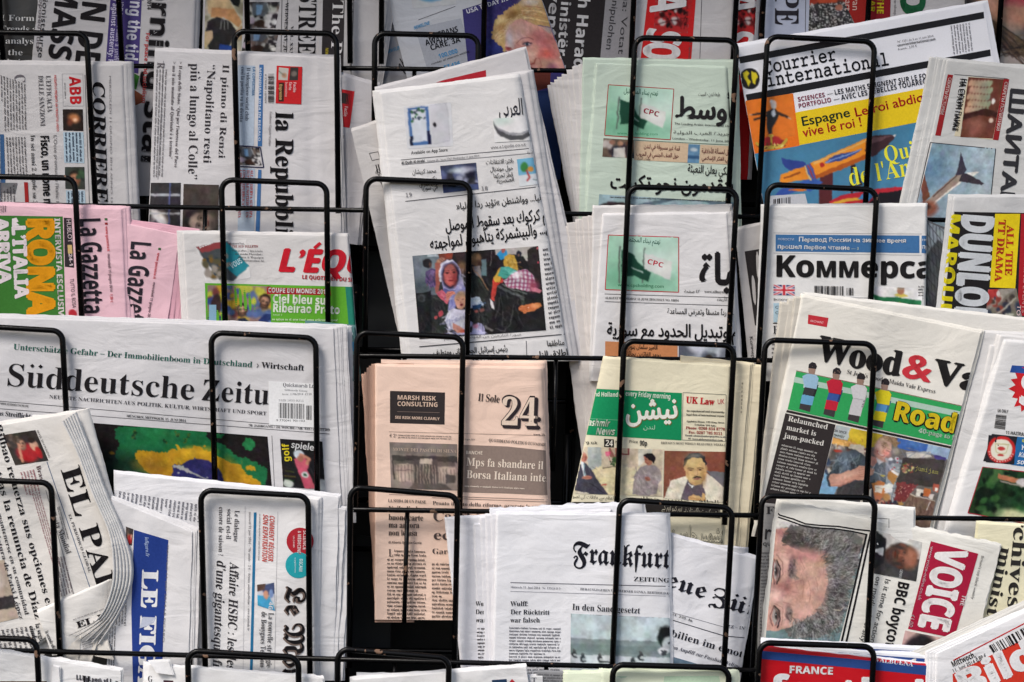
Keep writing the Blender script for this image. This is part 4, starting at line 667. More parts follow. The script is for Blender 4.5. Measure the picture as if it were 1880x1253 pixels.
P.Q([(376, 520), (648, 527), (660, 640), (380, 640)], (98, 172, 50), 'panel'); P.pic([(381, 524), (497, 526), (498, 640), (381, 640)], players); P.Q([(490, 528), (607, 531), (608, 543), (490, 540)], (166, 34, 46), 'banner'); P.T('COUPE DU MONDE 2014', 492, 537, 604, 540, 8, 'H', (236, 228, 226), .02); P.T('Ciel bleu sur', 500, 556, 606, 560, 15, 'H', (232, 240, 222), .02); P.T('Ribeirao Preto', 500, 573, 624, 577, 15, 'H', (232, 240, 222), .02)
P.T('PAGE 3', 501, 580, 518, 580, 3, 'h', (200, 226, 180), n='caption'); P.body([(500, 583), (624, 585), (618, 598), (500, 597)], 2, (200, 226, 180)); P.Q([(384, 560), (397, 560), (397, 640), (383, 640)], (140, 180, 206), 'panel'); P.Q([(634, 527), (650, 527), (662, 640), (644, 640)], (40, 130, 110), 'panel')
# Arabic broadsheet, front centre, with two slipped copies
P = Paper('grey back copy slipped far left behind the tilted Arabic newspaper', 2, 3.8, [(645, 240), (760, 200), (850, 700), (752, 700)], (204, 200, 198), pages=3, pdx=1.2)
P.T('النظام السوري', 692, 310, 722, 410, 8, 'a', (70, 66, 68), n='headline'); P.Box([(678, 282), (694, 279), (698, 292), (683, 295)], 1, (60, 58, 60)); P.Ln(690, 303, 694, 318, 2, K); P.Ln(694, 302, 698, 316, 2, K)
P = Paper('tall white sheet with a red strip rising behind the tilted Arabic newspaper', 2, 3.2, [(688, 163), (962, 89), (1096, 664), (765, 664)], (212, 209, 210), pages=2)
P.Q([(816, 147), (892, 129), (893, 150), (800, 152)], (176, 40, 52), 'banner')
P = Paper('middle copy whose rounded right fold peeks out beside the tilted Arabic newspaper', 2, 1.6, [(684, 176), (972, 132), (1056, 663), (760, 663)], (216, 213, 213), pages=3, pdx=1.4, rr=8)
P = Paper('tilted Arabic newspaper with a crowd photograph of veiled people, centre', 2, .2, [(694, 171), (954, 139), (1045, 663), (748, 663)], (230, 228, 227), pages=4, pdx=-1.6, rl=8, rr=16, wave=1.6)
def tab(p): p.r4(0, 0, 100, 100, (214, 214, 218)); p.r4(8, 6, 52, 92, (70, 110, 170)); p.r4(14, 10, 46, 84, (206, 212, 222)); p.r4(8, 70, 14, 92, (30, 34, 60)); p.r4(46, 60, 52, 92, (24, 24, 60)); p.spots(20, 15, 10, 45, 40, 2.6, [(120, 60, 90), (60, 70, 90), (60, 110, 70)]); p.r4(55, 4, 90, 90, (204, 204, 210)); p.e(62, 50, 3.5, 4, (40, 38, 44)); p.l([(55, 4), (90, 2), (92, 88), (56, 92)], 1, (170, 170, 178))
P.pic([(741, 196), (828, 188), (832, 268), (748, 274)], tab, 'advertisement', (230, 228, 227)); P.T('Available on App Store', 755, 284, 822, 278, 6, 'h', (50, 48, 52), .015, n='advertisement')
P.T('القدس العربي', 916, 214, 1018, 206, 30, 'a', (50, 50, 60), .01, 'masthead'); P.T('www.alquds.co.uk', 901, 274, 966, 268, 6, 'm', (110, 108, 112), n='date_line')
def swash(p): p.p([(0, 10), (12, 45), (40, 72), (72, 76), (100, 58), (104, 74), (76, 96), (40, 92), (12, 68), (0, 30)], (84, 84, 88)); p.p([(2, 20), (12, 40), (40, 62), (72, 66), (100, 50), (100, 58), (72, 74), (40, 72), (12, 48)], (150, 150, 156)); p.e(24, 12, 22, 18, (206, 222, 214), 0, .6)
P.pic([(905, 218), (975, 214), (976, 258), (908, 262)], lambda p: (dim(p, (230, 228, 227)), swash(p)), 'masthead')
P.Ln(736, 294, 1005, 270, 1.2); P.Ln(738, 303, 1005, 279, 1.2, (140, 138, 142)); P.T('Al-Quds Al-Arabi', 737, 302, 780, 298, 5, 'H', n='date_line'); P.T('Volume 26 - Issue 7767 Wednesday 11 June 2014', 784, 298, 880, 288, 4, 'h', (120, 118, 122), n='date_line'); P.T('السنة', 968, 283, 980, 282, 5, 'a', n='date_line')
for t, x, y, L in (('محمد كريشان', 757, 320, 44), ('يكتب عن', 772, 334, 30), ('حرب العراق', 770, 343, 36), ('في سوريا', 774, 350, 30)): P.T(t, x, y+0, x+L, y-3, 8, 'a', (56, 54, 58), .01)
def hall(p): p.r4(0, 0, 100, 100, (64, 70, 100)); p.spots(30, 0, 20, 100, 100, 10, [(30, 32, 48), (90, 100, 140), (150, 156, 180), (50, 50, 60)]); p.e(60, 24, 30, 10, (200, 206, 220), 0, .5); p.p([(15, 100), (20, 50), (35, 50), (38, 100)], (26, 26, 34)); p.r4(0, 78, 100, 100, (70, 84, 130))
P.pic([(808, 305), (874, 299), (879, 348), (814, 355)], hall)
for t, x, y, L in (('بلاتر: الانتقادات', 892, 302, 51), ('حول مونديال', 900, 315, 42), ('قطر تحركها', 906, 327, 36), ('العنصرية', 912, 336, 32)): P.T(t, x, y, x+L, y-3, 8, 'a', (56, 54, 58), .01)
def cart(p): p.r4(0, 0, 100, 100, (110, 180, 214)); p.r4(0, 60, 100, 100, (220, 224, 228)); p.e(35, 32, 20, 18, (60, 140, 70)); p.e(65, 42, 14, 10, (226, 150, 60)); p.l([(45, 45), (55, 70), (42, 82)], 8, (190, 60, 60)); p.l([(70, 80), (90, 84)], 3, (60, 100, 90))
P.pic([(949, 293), (984, 289), (990, 338), (954, 343)], cart, 'illustration'); P.T('19', 744, 362, 757, 361, 8, 'm', (150, 148, 152), .02); P.T('18', 883, 350, 896, 349, 8, 'm', (150, 148, 152), .02); P.Ln(744, 370, 1000, 342, 1.2)
P.T('المانيا... وواشنطن «تؤيد ردا دوليا»', 838, 385, 1012, 366, 12, 'a', K, .015); P.T('هجم كركوك بعد سقوط الموصل', 818, 424, 1026, 400, 20, 'a', K, .025); P.T('اطلال... والبيشمركة يتأهبون لمواجهته', 790, 458, 1040, 424, 20, 'a', K, .025)
def crowd(p):
    p.p([(0, 100), (430, 60), (390, 660), (80, 650)], (112, 124, 134)); p.e(150, 560, 220, 130, (74, 84, 92), 0, .6); p.p([(240, 132), (390, 122), (395, 155), (250, 160)], (176, 184, 192)); p.p([(1130, 40), (1760, 0), (1720, 260), (1560, 220), (1400, 130), (1150, 130)], (176, 170, 164))
    p.p([(960, 200), (1020, 190), (1030, 420), (955, 400)], (96, 122, 130)); p.e(1100, 330, 60, 160, (34, 30, 34), 0, .2); p.l([(1098, 80), (1088, 180), (1070, 275)], 7, (170, 166, 160), .8)
    p.p([(395, 100), (580, 90), (575, 190), (480, 205), (400, 175)], (124, 62, 48)); p.e(530, 140, 40, 30, (150, 60, 40), 0, .5); p.p([(590, 100), (740, 90), (740, 240), (640, 230)], (52, 38, 44)); p.e(700, 300, 60, 80, (120, 90, 66), 0, .4)
    p.e(885, 205, 74, 84, (110, 82, 58)); p.e(880, 170, 60, 40, (144, 112, 80), 0, .6); p.e(930, 250, 26, 40, (70, 48, 40), 0, .5); p.p([(850, 290), (940, 275), (962, 440), (880, 400)], (150, 142, 142)); [p.l([(860, 300+i*16), (950, 300+i*16)], 4, (90, 84, 90), .6) for i in range(8)]
    p.e(1245, 72, 30, 34, (176, 92, 84)); p.p([(1165, 120), (1225, 62), (1222, 100), (1262, 110), (1285, 60), (1305, 110), (1300, 160), (1215, 205)], (44, 146, 204)); p.p([(1565, 80), (1640, 20), (1720, 10), (1800, 600), (1640, 560), (1560, 240)], (46, 40, 40)); p.e(1690, 45, 14, 20, (190, 90, 100)); p.e(1706, 235, 14, 20, (190, 60, 80))
    p.e(1450, 122, 36, 42, (40, 38, 52)); p.e(1448, 140, 16, 20, (110, 84, 76)); p.p([(1415, 165), (1500, 150), (1550, 230), (1590, 350), (1410, 350)], (30, 30, 32)); p.e(1465, 235, 16, 10, (120, 92, 70))
    p.p([(220, 500), (230, 345), (300, 305), (368, 340), (365, 540), (300, 565)], (86, 68, 112)); p.folds(26, 230, 320, 360, 520, 70, 60, .8, ((140, 110, 160), (54, 48, 80), (120, 70, 90))); p.e(250, 240, 60, 62, (38, 34, 40)); p.e(290, 265, 20, 34, (90, 60, 54), 0, .4)
    p.p([(80, 650), (300, 600), (330, 1260), (120, 1260)], (30, 32, 36)); p.e(170, 700, 54, 52, (62, 66, 74), 0, .2); p.e(170, 705, 30, 30, (40, 42, 48), 0, .3); p.folds(20, 140, 800, 300, 1200, 80, 120, .6, ((60, 58, 54), (14, 14, 16)))
    p.p([(355, 250), (420, 190), (460, 250), (415, 330), (405, 600), (358, 640)], (164, 88, 78)); p.e(425, 205, 58, 36, (180, 128, 102), -20, .2); p.l([(400, 190), (450, 230)], 6, (110, 66, 54)); p.l([(430, 180), (470, 215)], 5, (110, 66, 54))
    p.p([(408, 340), (428, 255), (500, 203), (585, 205), (650, 265), (690, 380), (745, 560), (720, 650), (600, 640), (470, 640), (440, 500)], (150, 148, 190)); p.l([(425, 480), (414, 350), (440, 260), (510, 215), (580, 215)], 26, (212, 210, 220), .9); p.folds(20, 640, 300, 730, 600, 75, 90, .7, ((110, 108, 160), (196, 194, 220))); p.e(556, 405, 114, 168, (34, 32, 52))
    p.e(552, 402, 84, 140, (186, 88, 80), 0, .1); p.e(552, 300, 60, 40, (150, 84, 76), 0, .6); p.e(500, 430, 40, 50, (206, 96, 92), 0, .7); p.e(612, 440, 30, 90, (146, 56, 56), 0, .6); p.e(550, 505, 40, 24, (200, 92, 84), 0, .6)
    for x, y in ((508, 368), (598, 362)): p.e(x, y, 26, 12, (96, 44, 44), 0, .5); p.e(x, y+2, 10, 7, (34, 22, 26), 0, .3); p.l([(x-30, y-24), (x, y-34), (x+28, y-24)], 8, (74, 38, 38), .8)
    p.l([(556, 370), (566, 425), (545, 436)], 8, (146, 62, 60), .7); p.e(556, 468, 32, 9, (140, 36, 46), 0, .4); p.l([(526, 466), (586, 466)], 4, (80, 20, 28))
    p.p([(470, 570), (540, 600), (620, 590), (580, 640), (500, 690), (450, 620)], (84, 86, 140)); p.p([(366, 630), (440, 585), (500, 650), (540, 700), (515, 785), (420, 720)], (204, 92, 112)); p.folds(14, 380, 620, 520, 760, 45, 60, .7, ((150, 50, 70), (236, 140, 150)))
    p.p([(296, 760), (370, 650), (440, 720), (530, 800), (500, 960), (460, 1260), (320, 1260), (300, 900)], (44, 47, 47)); p.folds(34, 310, 680, 480, 1150, 70, 110, .6, ((84, 90, 86), (18, 18, 20))); p.e(424, 900, 28, 44, (196, 74, 84), 20); p.e(362, 955, 20, 26, (190, 80, 80), 30)
    p.p([(520, 880), (540, 700), (620, 605), (745, 560), (745, 660), (640, 660), (600, 860)], (124, 126, 184)); p.folds(16, 540, 620, 640, 860, 110, 90, .7, ((80, 80, 140), (176, 178, 214))); p.p([(486, 650), (520, 615), (600, 608), (618, 640), (560, 680), (500, 745)], (214, 128, 108)); p.l([(510, 660), (590, 625)], 5, (150, 70, 60)); p.l([(505, 690), (560, 660)], 5, (150, 70, 60))
    p.e(684, 735, 76, 112, (200, 146, 118), 0, .1); p.e(690, 650, 64, 40, (160, 128, 100), 0, .5); p.e(655, 790, 30, 34, (224, 160, 140), 0, .6); p.e(700, 785, 22, 14, (110, 34, 44), 0, .4); p.l([(636, 720), (668, 726)], 6, (96, 56, 46)); p.l([(700, 722), (732, 716)], 6, (96, 56, 46)); p.e(686, 752, 12, 8, (160, 100, 80), 0, .4)
    p.p([(480, 1000), (510, 890), (570, 840), (660, 850), (760, 850), (800, 900), (790, 1120), (640, 1120), (540, 1100)], (198, 196, 214)); p.folds(40, 500, 860, 780, 1090, 100, 110, .7, ((140, 138, 176), (244, 242, 250))); p.p([(590, 1020), (700, 1085), (725, 1160), (640, 1160), (585, 1090)], (206, 136, 124)); p.e(700, 1140, 34, 30, (190, 90, 70), 0, .5)
    p.p([(460, 1080), (540, 1100), (640, 1180), (1010, 1180), (1020, 1060), (930, 1015), (800, 1090), (790, 980), (850, 1020), (830, 1150), (640, 1160)], (172, 170, 214)); p.folds(24, 480, 1080, 1000, 1160, 30, 80, .7, ((120, 120, 180), (230, 228, 244)))
    p.p([(735, 420), (900, 410), (1040, 560), (1095, 760), (1100, 1160), (1010, 1100), (960, 1030), (850, 1020), (805, 900), (990, 830), (1000, 790), (930, 680), (790, 680)], (46, 48, 48)); p.folds(44, 790, 440, 1060, 1000, 70, 130, .6, ((92, 96, 92), (16, 16, 18))); p.l([(840, 300), (960, 450), (1042, 590)], 13, (176, 126, 92), .9)
    p.p([(800, 700), (930, 686), (990, 795), (900, 800), (810, 840)], (196, 210, 230)); p.folds(16, 810, 700, 960, 800, 40, 60, .8, ((90, 120, 170), (246, 248, 252))); p.p([(830, 800), (950, 775), (945, 820), (840, 845)], (34, 66, 106)); p.e(885, 868, 28, 18, (170, 90, 84), 0, .3); p.e(960, 860, 34, 22, (140, 84, 80), 0, .4); p.e(880, 1065, 34, 28, (190, 120, 150), 0, .5); p.p([(1068, 710), (1118, 755), (1135, 870), (1090, 830)], (212, 208, 206))
    Y = (202, 158, 58); p.p([(1243, 235), (1256, 155), (1325, 124), (1395, 150), (1425, 240), (1436, 340), (1330, 315), (1255, 285)], Y); p.folds(20, 1260, 160, 1420, 310, 70, 80, .7, ((150, 104, 30), (232, 196, 110))); p.p([(1165, 405), (1210, 300), (1320, 290), (1435, 345), (1330, 415), (1250, 445)], (74, 174, 156)); p.folds(10, 1190, 310, 1400, 420, 20, 80, .6, ((40, 120, 110), (140, 214, 200)))
    p.p([(1105, 480), (1130, 420), (1160, 430), (1150, 495), (1200, 495), (1240, 440), (1262, 480), (1170, 530), (1132, 745), (1084, 720)], (212, 66, 54)); p.p([(1125, 435), (1180, 320), (1212, 295), (1168, 410), (1235, 430), (1205, 492), (1135, 492)], (224, 172, 60)); p.folds(10, 1110, 480, 1180, 720, 95, 100, .5, ((150, 40, 34), (240, 120, 100)))
    p.p([(1160, 530), (1260, 485), (1400, 590), (1540, 620), (1770, 610), (1830, 1140), (1100, 1200), (1000, 1120), (1120, 900)], (34, 34, 36))
    for q, wd, cc, al in (([(1175, 545), (1290, 600), (1420, 650), (1500, 715)], 34, (104, 110, 114), .6), ([(1230, 520), (1400, 600), (1550, 640)], 20, (136, 140, 142), .55), ([(1135, 960), (1190, 840), (1200, 700)], 18, (84, 86, 88), .6), ([(1150, 1100), (1260, 1135), (1330, 1050), (1390, 780)], 12, (104, 106, 104), .6), ([(1010, 1070), (1100, 1120)], 26, (150, 150, 148), .6), ([(1210, 640), (1240, 900), (1230, 1080)], 12, (80, 84, 84), .5), ([(1380, 640), (1520, 690)], 16, (124, 128, 130), .5)): p.l(q, wd, cc, al)
    p.folds(40, 1140, 560, 1520, 1080, 75, 140, .45, ((90, 92, 92), (10, 10, 12))); S_ = [(1245, 470), (1340, 400), (1440, 335), (1555, 326), (1640, 395), (1668, 500), (1600, 610), (1500, 600), (1400, 575), (1290, 555)]; p.p(S_, (210, 200, 210)); b0 = p.a.copy()
    for i in range(8): p.l([(1270+i*56, 300), (1310+i*52, 460), (1290+i*52, 620)], 24, (150, 36, 78), .62)
    for i in range(6): p.l([(1230, 380+i*46), (1450, 340+i*52), (1680, 360+i*54)], 22, (128, 40, 84), .55)
    m = Pic.__new__(Pic); m.__dict__.update(p.__dict__); m.a = np.zeros_like(p.a); m.p(S_, (1, 1, 1)); k = m.a[..., :1]; 
    base = b0.copy(); pat = p.a.copy(); p.a = b0; p.a = base*(1-k)+pat*k; p.e(1640, 540, 60, 70, (150, 70, 90), 0, .7); p.p([(1600, 560), (1680, 570), (1765, 600), (1720, 640), (1620, 610)], (206, 120, 140)); p.e(1430, 400, 60, 40, (236, 226, 230), 0, .8)
    p.p([(1445, 825), (1480, 792), (1620, 768), (1722, 755), (1735, 800), (1650, 868), (1510, 902), (1495, 872), (1450, 855)], (212, 118, 66)); p.e(1660, 800, 50, 26, (228, 146, 90), -10, .5)
    for y in (815, 842, 868): p.l([(1470, y+10), (1570, y-8)], 6, (120, 54, 30), .8)
    p.e(1573, 830, 9, 7, (236, 226, 200))
P.pic([(757, 470.3), (988, 452), (1002.5, 606.7), (770, 623)], crowd, zoom=(750, 450, 7.16), res=1.2, bg=(40, 38, 40)); P.T('صورة للنازحين من الموصل في مخيم', 815, 624, 957, 616, 5, 'a', (120, 118, 122), n='caption')
P.body([(996, 454), (1024, 450), (1040, 600), (1010, 606)], 17, (80, 78, 84), .3); P.Ln(770, 637, 1048, 613, 1.6, (60, 60, 66)); P.Ln(966, 626, 968, 690, 1)
P.T('رئيس إسرائيل الجديد: ثاني ومتطرف', 796, 653, 932, 644, 10, 'a', K, .025); P.T('ومؤمن بحدود من النهر', 805, 672, 925, 660, 10, 'a', K, .02); P.T('في مناطقها', 1004, 636, 1052, 632, 10, 'a', K, .02); P.T('لإطلاق النار', 985, 658, 1048, 652, 12, 'a', K, .03)
# white Arabic broadsheet with its fan
xs = [1012, 1030, 1040, 1055, 1060, 1068, 1078, 1086, 1093]; yt = [426, 416, 408, 404, 402, 398, 396, 394, 392]
fan('rounded white edge in the fan beside the white Arabic broadsheet', 2, 1.3, xs, yt, 1200, 880, [62-6*i for i in range(9)], (214, 208, 204), 'copies fanned out beside the white Arabic broadsheet', tw=6)
P = Paper('white copy peeping above the Arabic broadsheet that carries the smaller flag picture', 2, 1.1, [(1088, 380), (1340, 378), (1358, 700), (1082, 700)], W2, pages=2, rl=4)
P = Paper('white Arabic broadsheet with a flag picture in a red frame and a very large letter', 2, .5, [(1106, 394), (1336, 391), (1356, 700), (1084, 700)], (228, 226, 226), pages=3, pdx=1.6, rl=4, rr=5)
FB = [(1117, 432), (1246, 436), (1246, 537), (1111, 532)]
P.on(P.pic(FB, flags, 'advertisement')); P.Box(FB, 1.6, (190, 44, 60)); P.T('نهتم ببناء المجتمع', 1150, 443, 1212, 449, 9, 'a', (40, 100, 80), .02, n='advertisement'); P.T('www.cpcholding.com', 1134, 526, 1219, 529, 6, 'h', (40, 120, 80), .01, n='advertisement'); P.T('CPC', 1187, 484, 1217, 492, 9, 'H', (190, 50, 70), n='advertisement'); P.on(None)
P.T('الحياة', 1284, 521, 1420, 524, 56, 'a', K, .05, 'masthead'); P.T('٢٤ صفحة', 1256, 538, 1285, 538, 6, 'a', n='date_line'); P.T('www.alhayat.com', 1293, 538, 1345, 539, 5, 's', n='date_line')
P.Ln(1110, 540, 1352, 547, 1); P.T('ALHAYAT WEDNESDAY 11 JUNE 2014 ISSUE NO. 18694', 1111, 549, 1246, 554, 4, 'S', n='date_line'); P.Ln(1110, 554, 1352, 562, 1); P.T('لندن الأربعاء', 1316, 552, 1350, 554, 6, 'a', n='date_line')
P.T('روسيا تدعم رداً متسقاً وتعرض المساعدة', 1225, 576, 1380, 580, 10, 'a', K, .015); P.T('ترسيم وتبديل الحدود مع سورية', 1114, 616, 1400, 622, 23, 'a', K, .035)
P.Q([(1111, 627), (1244, 632), (1244, 700), (1111, 700)], (206, 138, 92), 'panel'); P.T('الأمير سلمان ينوب', 1150, 640, 1207, 642, 8, 'a', K, .02); P.T('بجهد الفائزين بجائزة', 1148, 653, 1213, 656, 8, 'a', K, .02)
P.pic([(1246, 632), (1354, 636), (1356, 700), (1246, 700)], lambda p: (dim(p, (150, 158, 170)), p.spots(14, 0, 0, 100, 60, 14, [(190, 196, 206), (90, 96, 110), (120, 128, 140)]), p.e(50, 48, 9, 20, (50, 40, 40)), p.e(90, 40, 9, 20, (40, 36, 36)), p.e(50, 70, 8, 16, (196, 150, 120))))
P = Paper('grey newspaper with a black block, leaning in the narrow gap left of the Cyrillic paper', 2, 2, [(1350, 422), (1408, 408), (1404, 700), (1378, 700)], (190, 186, 184), pages=2)
P.Q([(1367, 462), (1404, 456), (1404, 598), (1386, 598)], (44, 40, 40), 'panel'); P.T('КоммерсантЪ', 1376, 618, 1384, 690, 6, 'h', n='masthead')
P = Paper('dark newspaper with a wire mesh photograph beside the Cyrillic paper', 2, 2, [(1690, 400), (1768, 434), (1760, 660), (1690, 660)], (86, 88, 92), pages=1)
def mesh(p):
    p.r4(0, 0, 100, 100, (66, 68, 72)); p.p([(0, 0), (100, 0), (100, 20), (40, 10), (0, 30)], (130, 140, 148)); p.p([(60, 0), (100, 10), (100, 40)], (80, 50, 46)); p.e(50, 90, 50, 26, (30, 30, 34), 0, .4)
    for i in range(16): p.l([(-20+i*9, 0), (20+i*9, 100)], 1.2, (34, 34, 38)); p.l([(0, i*8-10), (100, i*8+14)], 1.2, (34, 34, 38))
P.pic([(1694, 404), (1766, 436), (1758, 658), (1692, 656)], mesh)
P = Paper('Russian business newspaper with a blue banner and heavy black Cyrillic masthead', 2, .5, [(1412, 379), (1702, 377), (1696, 700), (1400, 700)], (230, 229, 227), pages=4, pdx=-2.2, wave=.8, rr=5, folds=((.55, .7, 16),))
P.Q([(1424, 431), (1688, 433), (1688, 465), (1424, 462)], (66, 114, 164), 'banner'); P.Q([(1692, 433), (1706, 433), (1706, 466), (1692, 465)], (66, 114, 164), 'banner'); P.Ln(1420, 428, 1700, 430, .8, (170, 170, 174)); P.Ln(1420, 465, 1700, 469, .8, (170, 170, 174))
P.T('НОВОСТИ', 1428, 441, 1458, 442, 4, 'h', (200, 210, 226), n='strapline'); P.T('Перевод России на зимнее время', 1466, 443.5, 1664, 446, 8, 'p', (238, 240, 244), .03); P.T('прошел первое чтение', 1427, 456.5, 1560, 459, 8, 'p', (238, 240, 244), .03); P.T('— 3', 1563, 459, 1577, 459, 5, 'h', (200, 210, 190)); P.T('но', 1693, 443, 1704, 443, 6, 'p', (230, 234, 240)); P.T('пр', 1693, 457, 1704, 457, 8, 'p', (238, 240, 244), .03)
P.T('Коммерса', 1421, 508, 1716, 511, 38, 'H', (34, 32, 33), .022, 'masthead')
def jack(p): p.r4(0, 0, 100, 100, (40, 44, 100)); [p.l(q, 14, (225, 225, 228)) for q in ([(0, 0), (100, 100)], [(0, 100), (100, 0)])]; [p.l(q, 5, (200, 50, 60)) for q in ([(0, 0), (100, 100)], [(0, 100), (100, 0)])]; p.r4(40, 0, 60, 100, (228, 228, 230)); p.r4(0, 33, 100, 67, (228, 228, 230)); p.r4(44, 0, 56, 100, (196, 40, 54)); p.r4(0, 42, 100, 58, (196, 40, 54))
P.pic([(1420, 523), (1459, 524), (1459, 543), (1420, 542)], jack, 'flag', res=1.1); P.bars([(1495, 525), (1550, 526), (1550, 543), (1495, 542)]); P.bars([(1554, 529), (1567, 529), (1567, 543), (1554, 543)], n=6); P.T('4 607010 141116', 1492, 545, 1552, 546, 2.5, 'h', n='barcode'); P.Ln(1510, 546, 1696, 549, .8, (150, 150, 154))
P.T('Включая', 1420, 552, 1452, 552, 4, 'p'); P.Q([(1420, 557), (1452, 557), (1452, 592), (1420, 592)], (178, 206, 220), 'panel'); P.T('СПЕЦ', 1423, 567, 1446, 567, 5, 'p', (70, 80, 90)); P.T('СТРА', 1423, 577, 1446, 577, 5, 'p', (70, 80, 90)); P.Ln(1419, 594, 1450, 594, 1.4, K); P.T('В', 1419, 613, 1430, 613, 15, 's'); P.body([(1417, 628), (1440, 628), (1440, 690), (1417, 690)], 8)
def fan_(p): p.r4(0, 0, 100, 100, (230, 229, 227)); p.p([(0, 34), (20, 44), (50, 42), (98, 54), (94, 100), (10, 100)], (36, 116, 70)); p.p([(24, 100), (54, 62), (84, 100)], (222, 190, 60)); p.e(54, 92, 13, 20, (50, 60, 120)); p.p([(42, 36), (50, 26), (62, 26), (72, 38), (56, 42)], (214, 190, 80)); p.e(56, 16, 7, 16, (176, 118, 90)); p.e(56, 4, 7, 7, (170, 150, 130))
P.pic([(1602, 526), (1694, 530), (1692, 572), (1604, 570)], fan_, bg=(230, 229, 227)); P.body([(1686, 524), (1697, 524), (1697, 545), (1686, 545)], 4)
P = Paper('newspaper with giant white sideways letters on black and a yellow panel', 2, .6, [(1750, 361), (1920, 360), (1910, 660), (1716, 660)], (206, 206, 206), pages=4, pdx=-1.3, rl=5)
P.Q([(1747, 389), (1920, 392), (1912, 660), (1714, 660)], (34, 32, 34), 'panel'); P.T('MARQUE', 1741, 390, 1722, 578, 23, 'H', (214, 200, 30), .03); P.T('DUNLOP', 1768, 392, 1753, 590, 55, 'H', (206, 210, 214), .06)
P.Q([(1827, 393), (1873, 393), (1864, 530), (1817, 528)], (232, 206, 30), 'panel'); P.T('ALL THE', 1849, 414, 1845, 506, 13, 'S', (196, 60, 36), .02); P.T('TT DRAMA', 1834, 403, 1826, 517, 13, 'S', (196, 60, 36), .02)
P.Q([(1875, 393), (1920, 393), (1914, 580), (1868, 580)], (170, 34, 44), 'panel'); P.T('FINEST OF BIKING EVENTS', 1884, 400, 1876, 575, 6, 'h', (214, 150, 150), n='strapline')
def bike(p): p.r4(0, 0, 100, 100, (150, 142, 134)); p.p([(0, 60), (60, 20), (100, 0), (100, 60), (60, 90), (0, 100)], (120, 112, 100)); p.e(20, 16, 22, 22, (176, 50, 50)); p.e(36, 12, 6, 8, (214, 206, 200)); p.e(58, 54, 14, 20, (50, 52, 66)); p.spots(30, 0, 20, 100, 100, 8, [(70, 60, 54), (190, 184, 170), (50, 60, 80), (150, 60, 50)]); p.l([(10, 80), (90, 26)], 4, (180, 176, 160))
P.pic([(1814, 532), (1866, 530), (1920, 505), (1910, 600), (1806, 600)][:2]+[(1880, 600), (1808, 600)], bike); P.T('TO', 1868, 560, 1866, 580, 7, 'h', (230, 200, 200))
# ============================================================ third full row of hoops
W3 = (220, 218, 219)
P = Paper('white copy showing right of the German broadsheet with the paint splash', 3, 2, [(480, 602), (640, 604), (646, 960), (480, 960)], (222, 221, 222), pages=4, pdx=1.2, rr=10, wave=1.6)
P = Paper('green edged newspaper poking out right of the French sports paper', 3, 3, [(560, 590), (650, 600), (660, 700), (560, 700)], (90, 130, 130), pages=1); P.T('JUIN 2014', 618, 616, 648, 616, 5, 'h', (220, 230, 230)); P.Q([(634, 628), (654, 628), (656, 645), (634, 645)], (60, 130, 170)); P.Q([(636, 652), (654, 652), (656, 672), (636, 672)], (60, 70, 70))
P = Paper('wide German broadsheet with a green and yellow paint splash picture', 3, .7, [(-70, 580), (612, 603), (628, 960), (-60, 960)], W3, pages=5, pdx=3.4, wave=2.0, folds=((.55, .8, 60), (.97, 1.6, 10)))
TEAL = (66, 140, 122)
P.T('Unterschätzte Gefahr – Der Immobilienboom in Deutschland', 24, 642, 463, 675, 11, 's', TEAL, .006, 'headline'); P.T('› Wirtschaft', 470, 675, 558, 681, 11, 's', (50, 48, 54), .008)
P.T('Süddeutsche', 9, 708, 357, 735, 42, 's', K, 0, 'masthead'); P.T('Zeitung', 368, 735, 552, 748, 40, 's', K, 0, 'masthead'); P.T('NEUESTE NACHRICHTEN AUS POLITIK, KULTUR, WIRTSCHAFT UND SPORT', 90, 732, 489, 763, 7, 's', (60, 58, 64), n='strapline')
P.Ln(-10, 736, 605, 788, 1); P.Ln(-10, 750, 605, 797, 1); P.T('WWW.SUEDDEUTSCHE.DE', 0, 743, 52, 748, 4, 'S', n='date_line'); P.T('MÜNCHEN, MITTWOCH, 11. JUNI 2014', 232, 766, 341, 775, 4.5, 'S', n='date_line'); P.T('70. JAHRGANG / 24. WOCHE / NR. 133 / 2,80 EURO', 456, 783, 606, 792, 4, 'S', n='date_line')
P.T('Das Streiflicht', -12, 762, 56, 769, 9, 's', (60, 58, 64), .01); P.body([(-20, 772), (60, 778), (60, 800), (-20, 796)], 3); P.Ln(499, 800, 506, 940, .8)
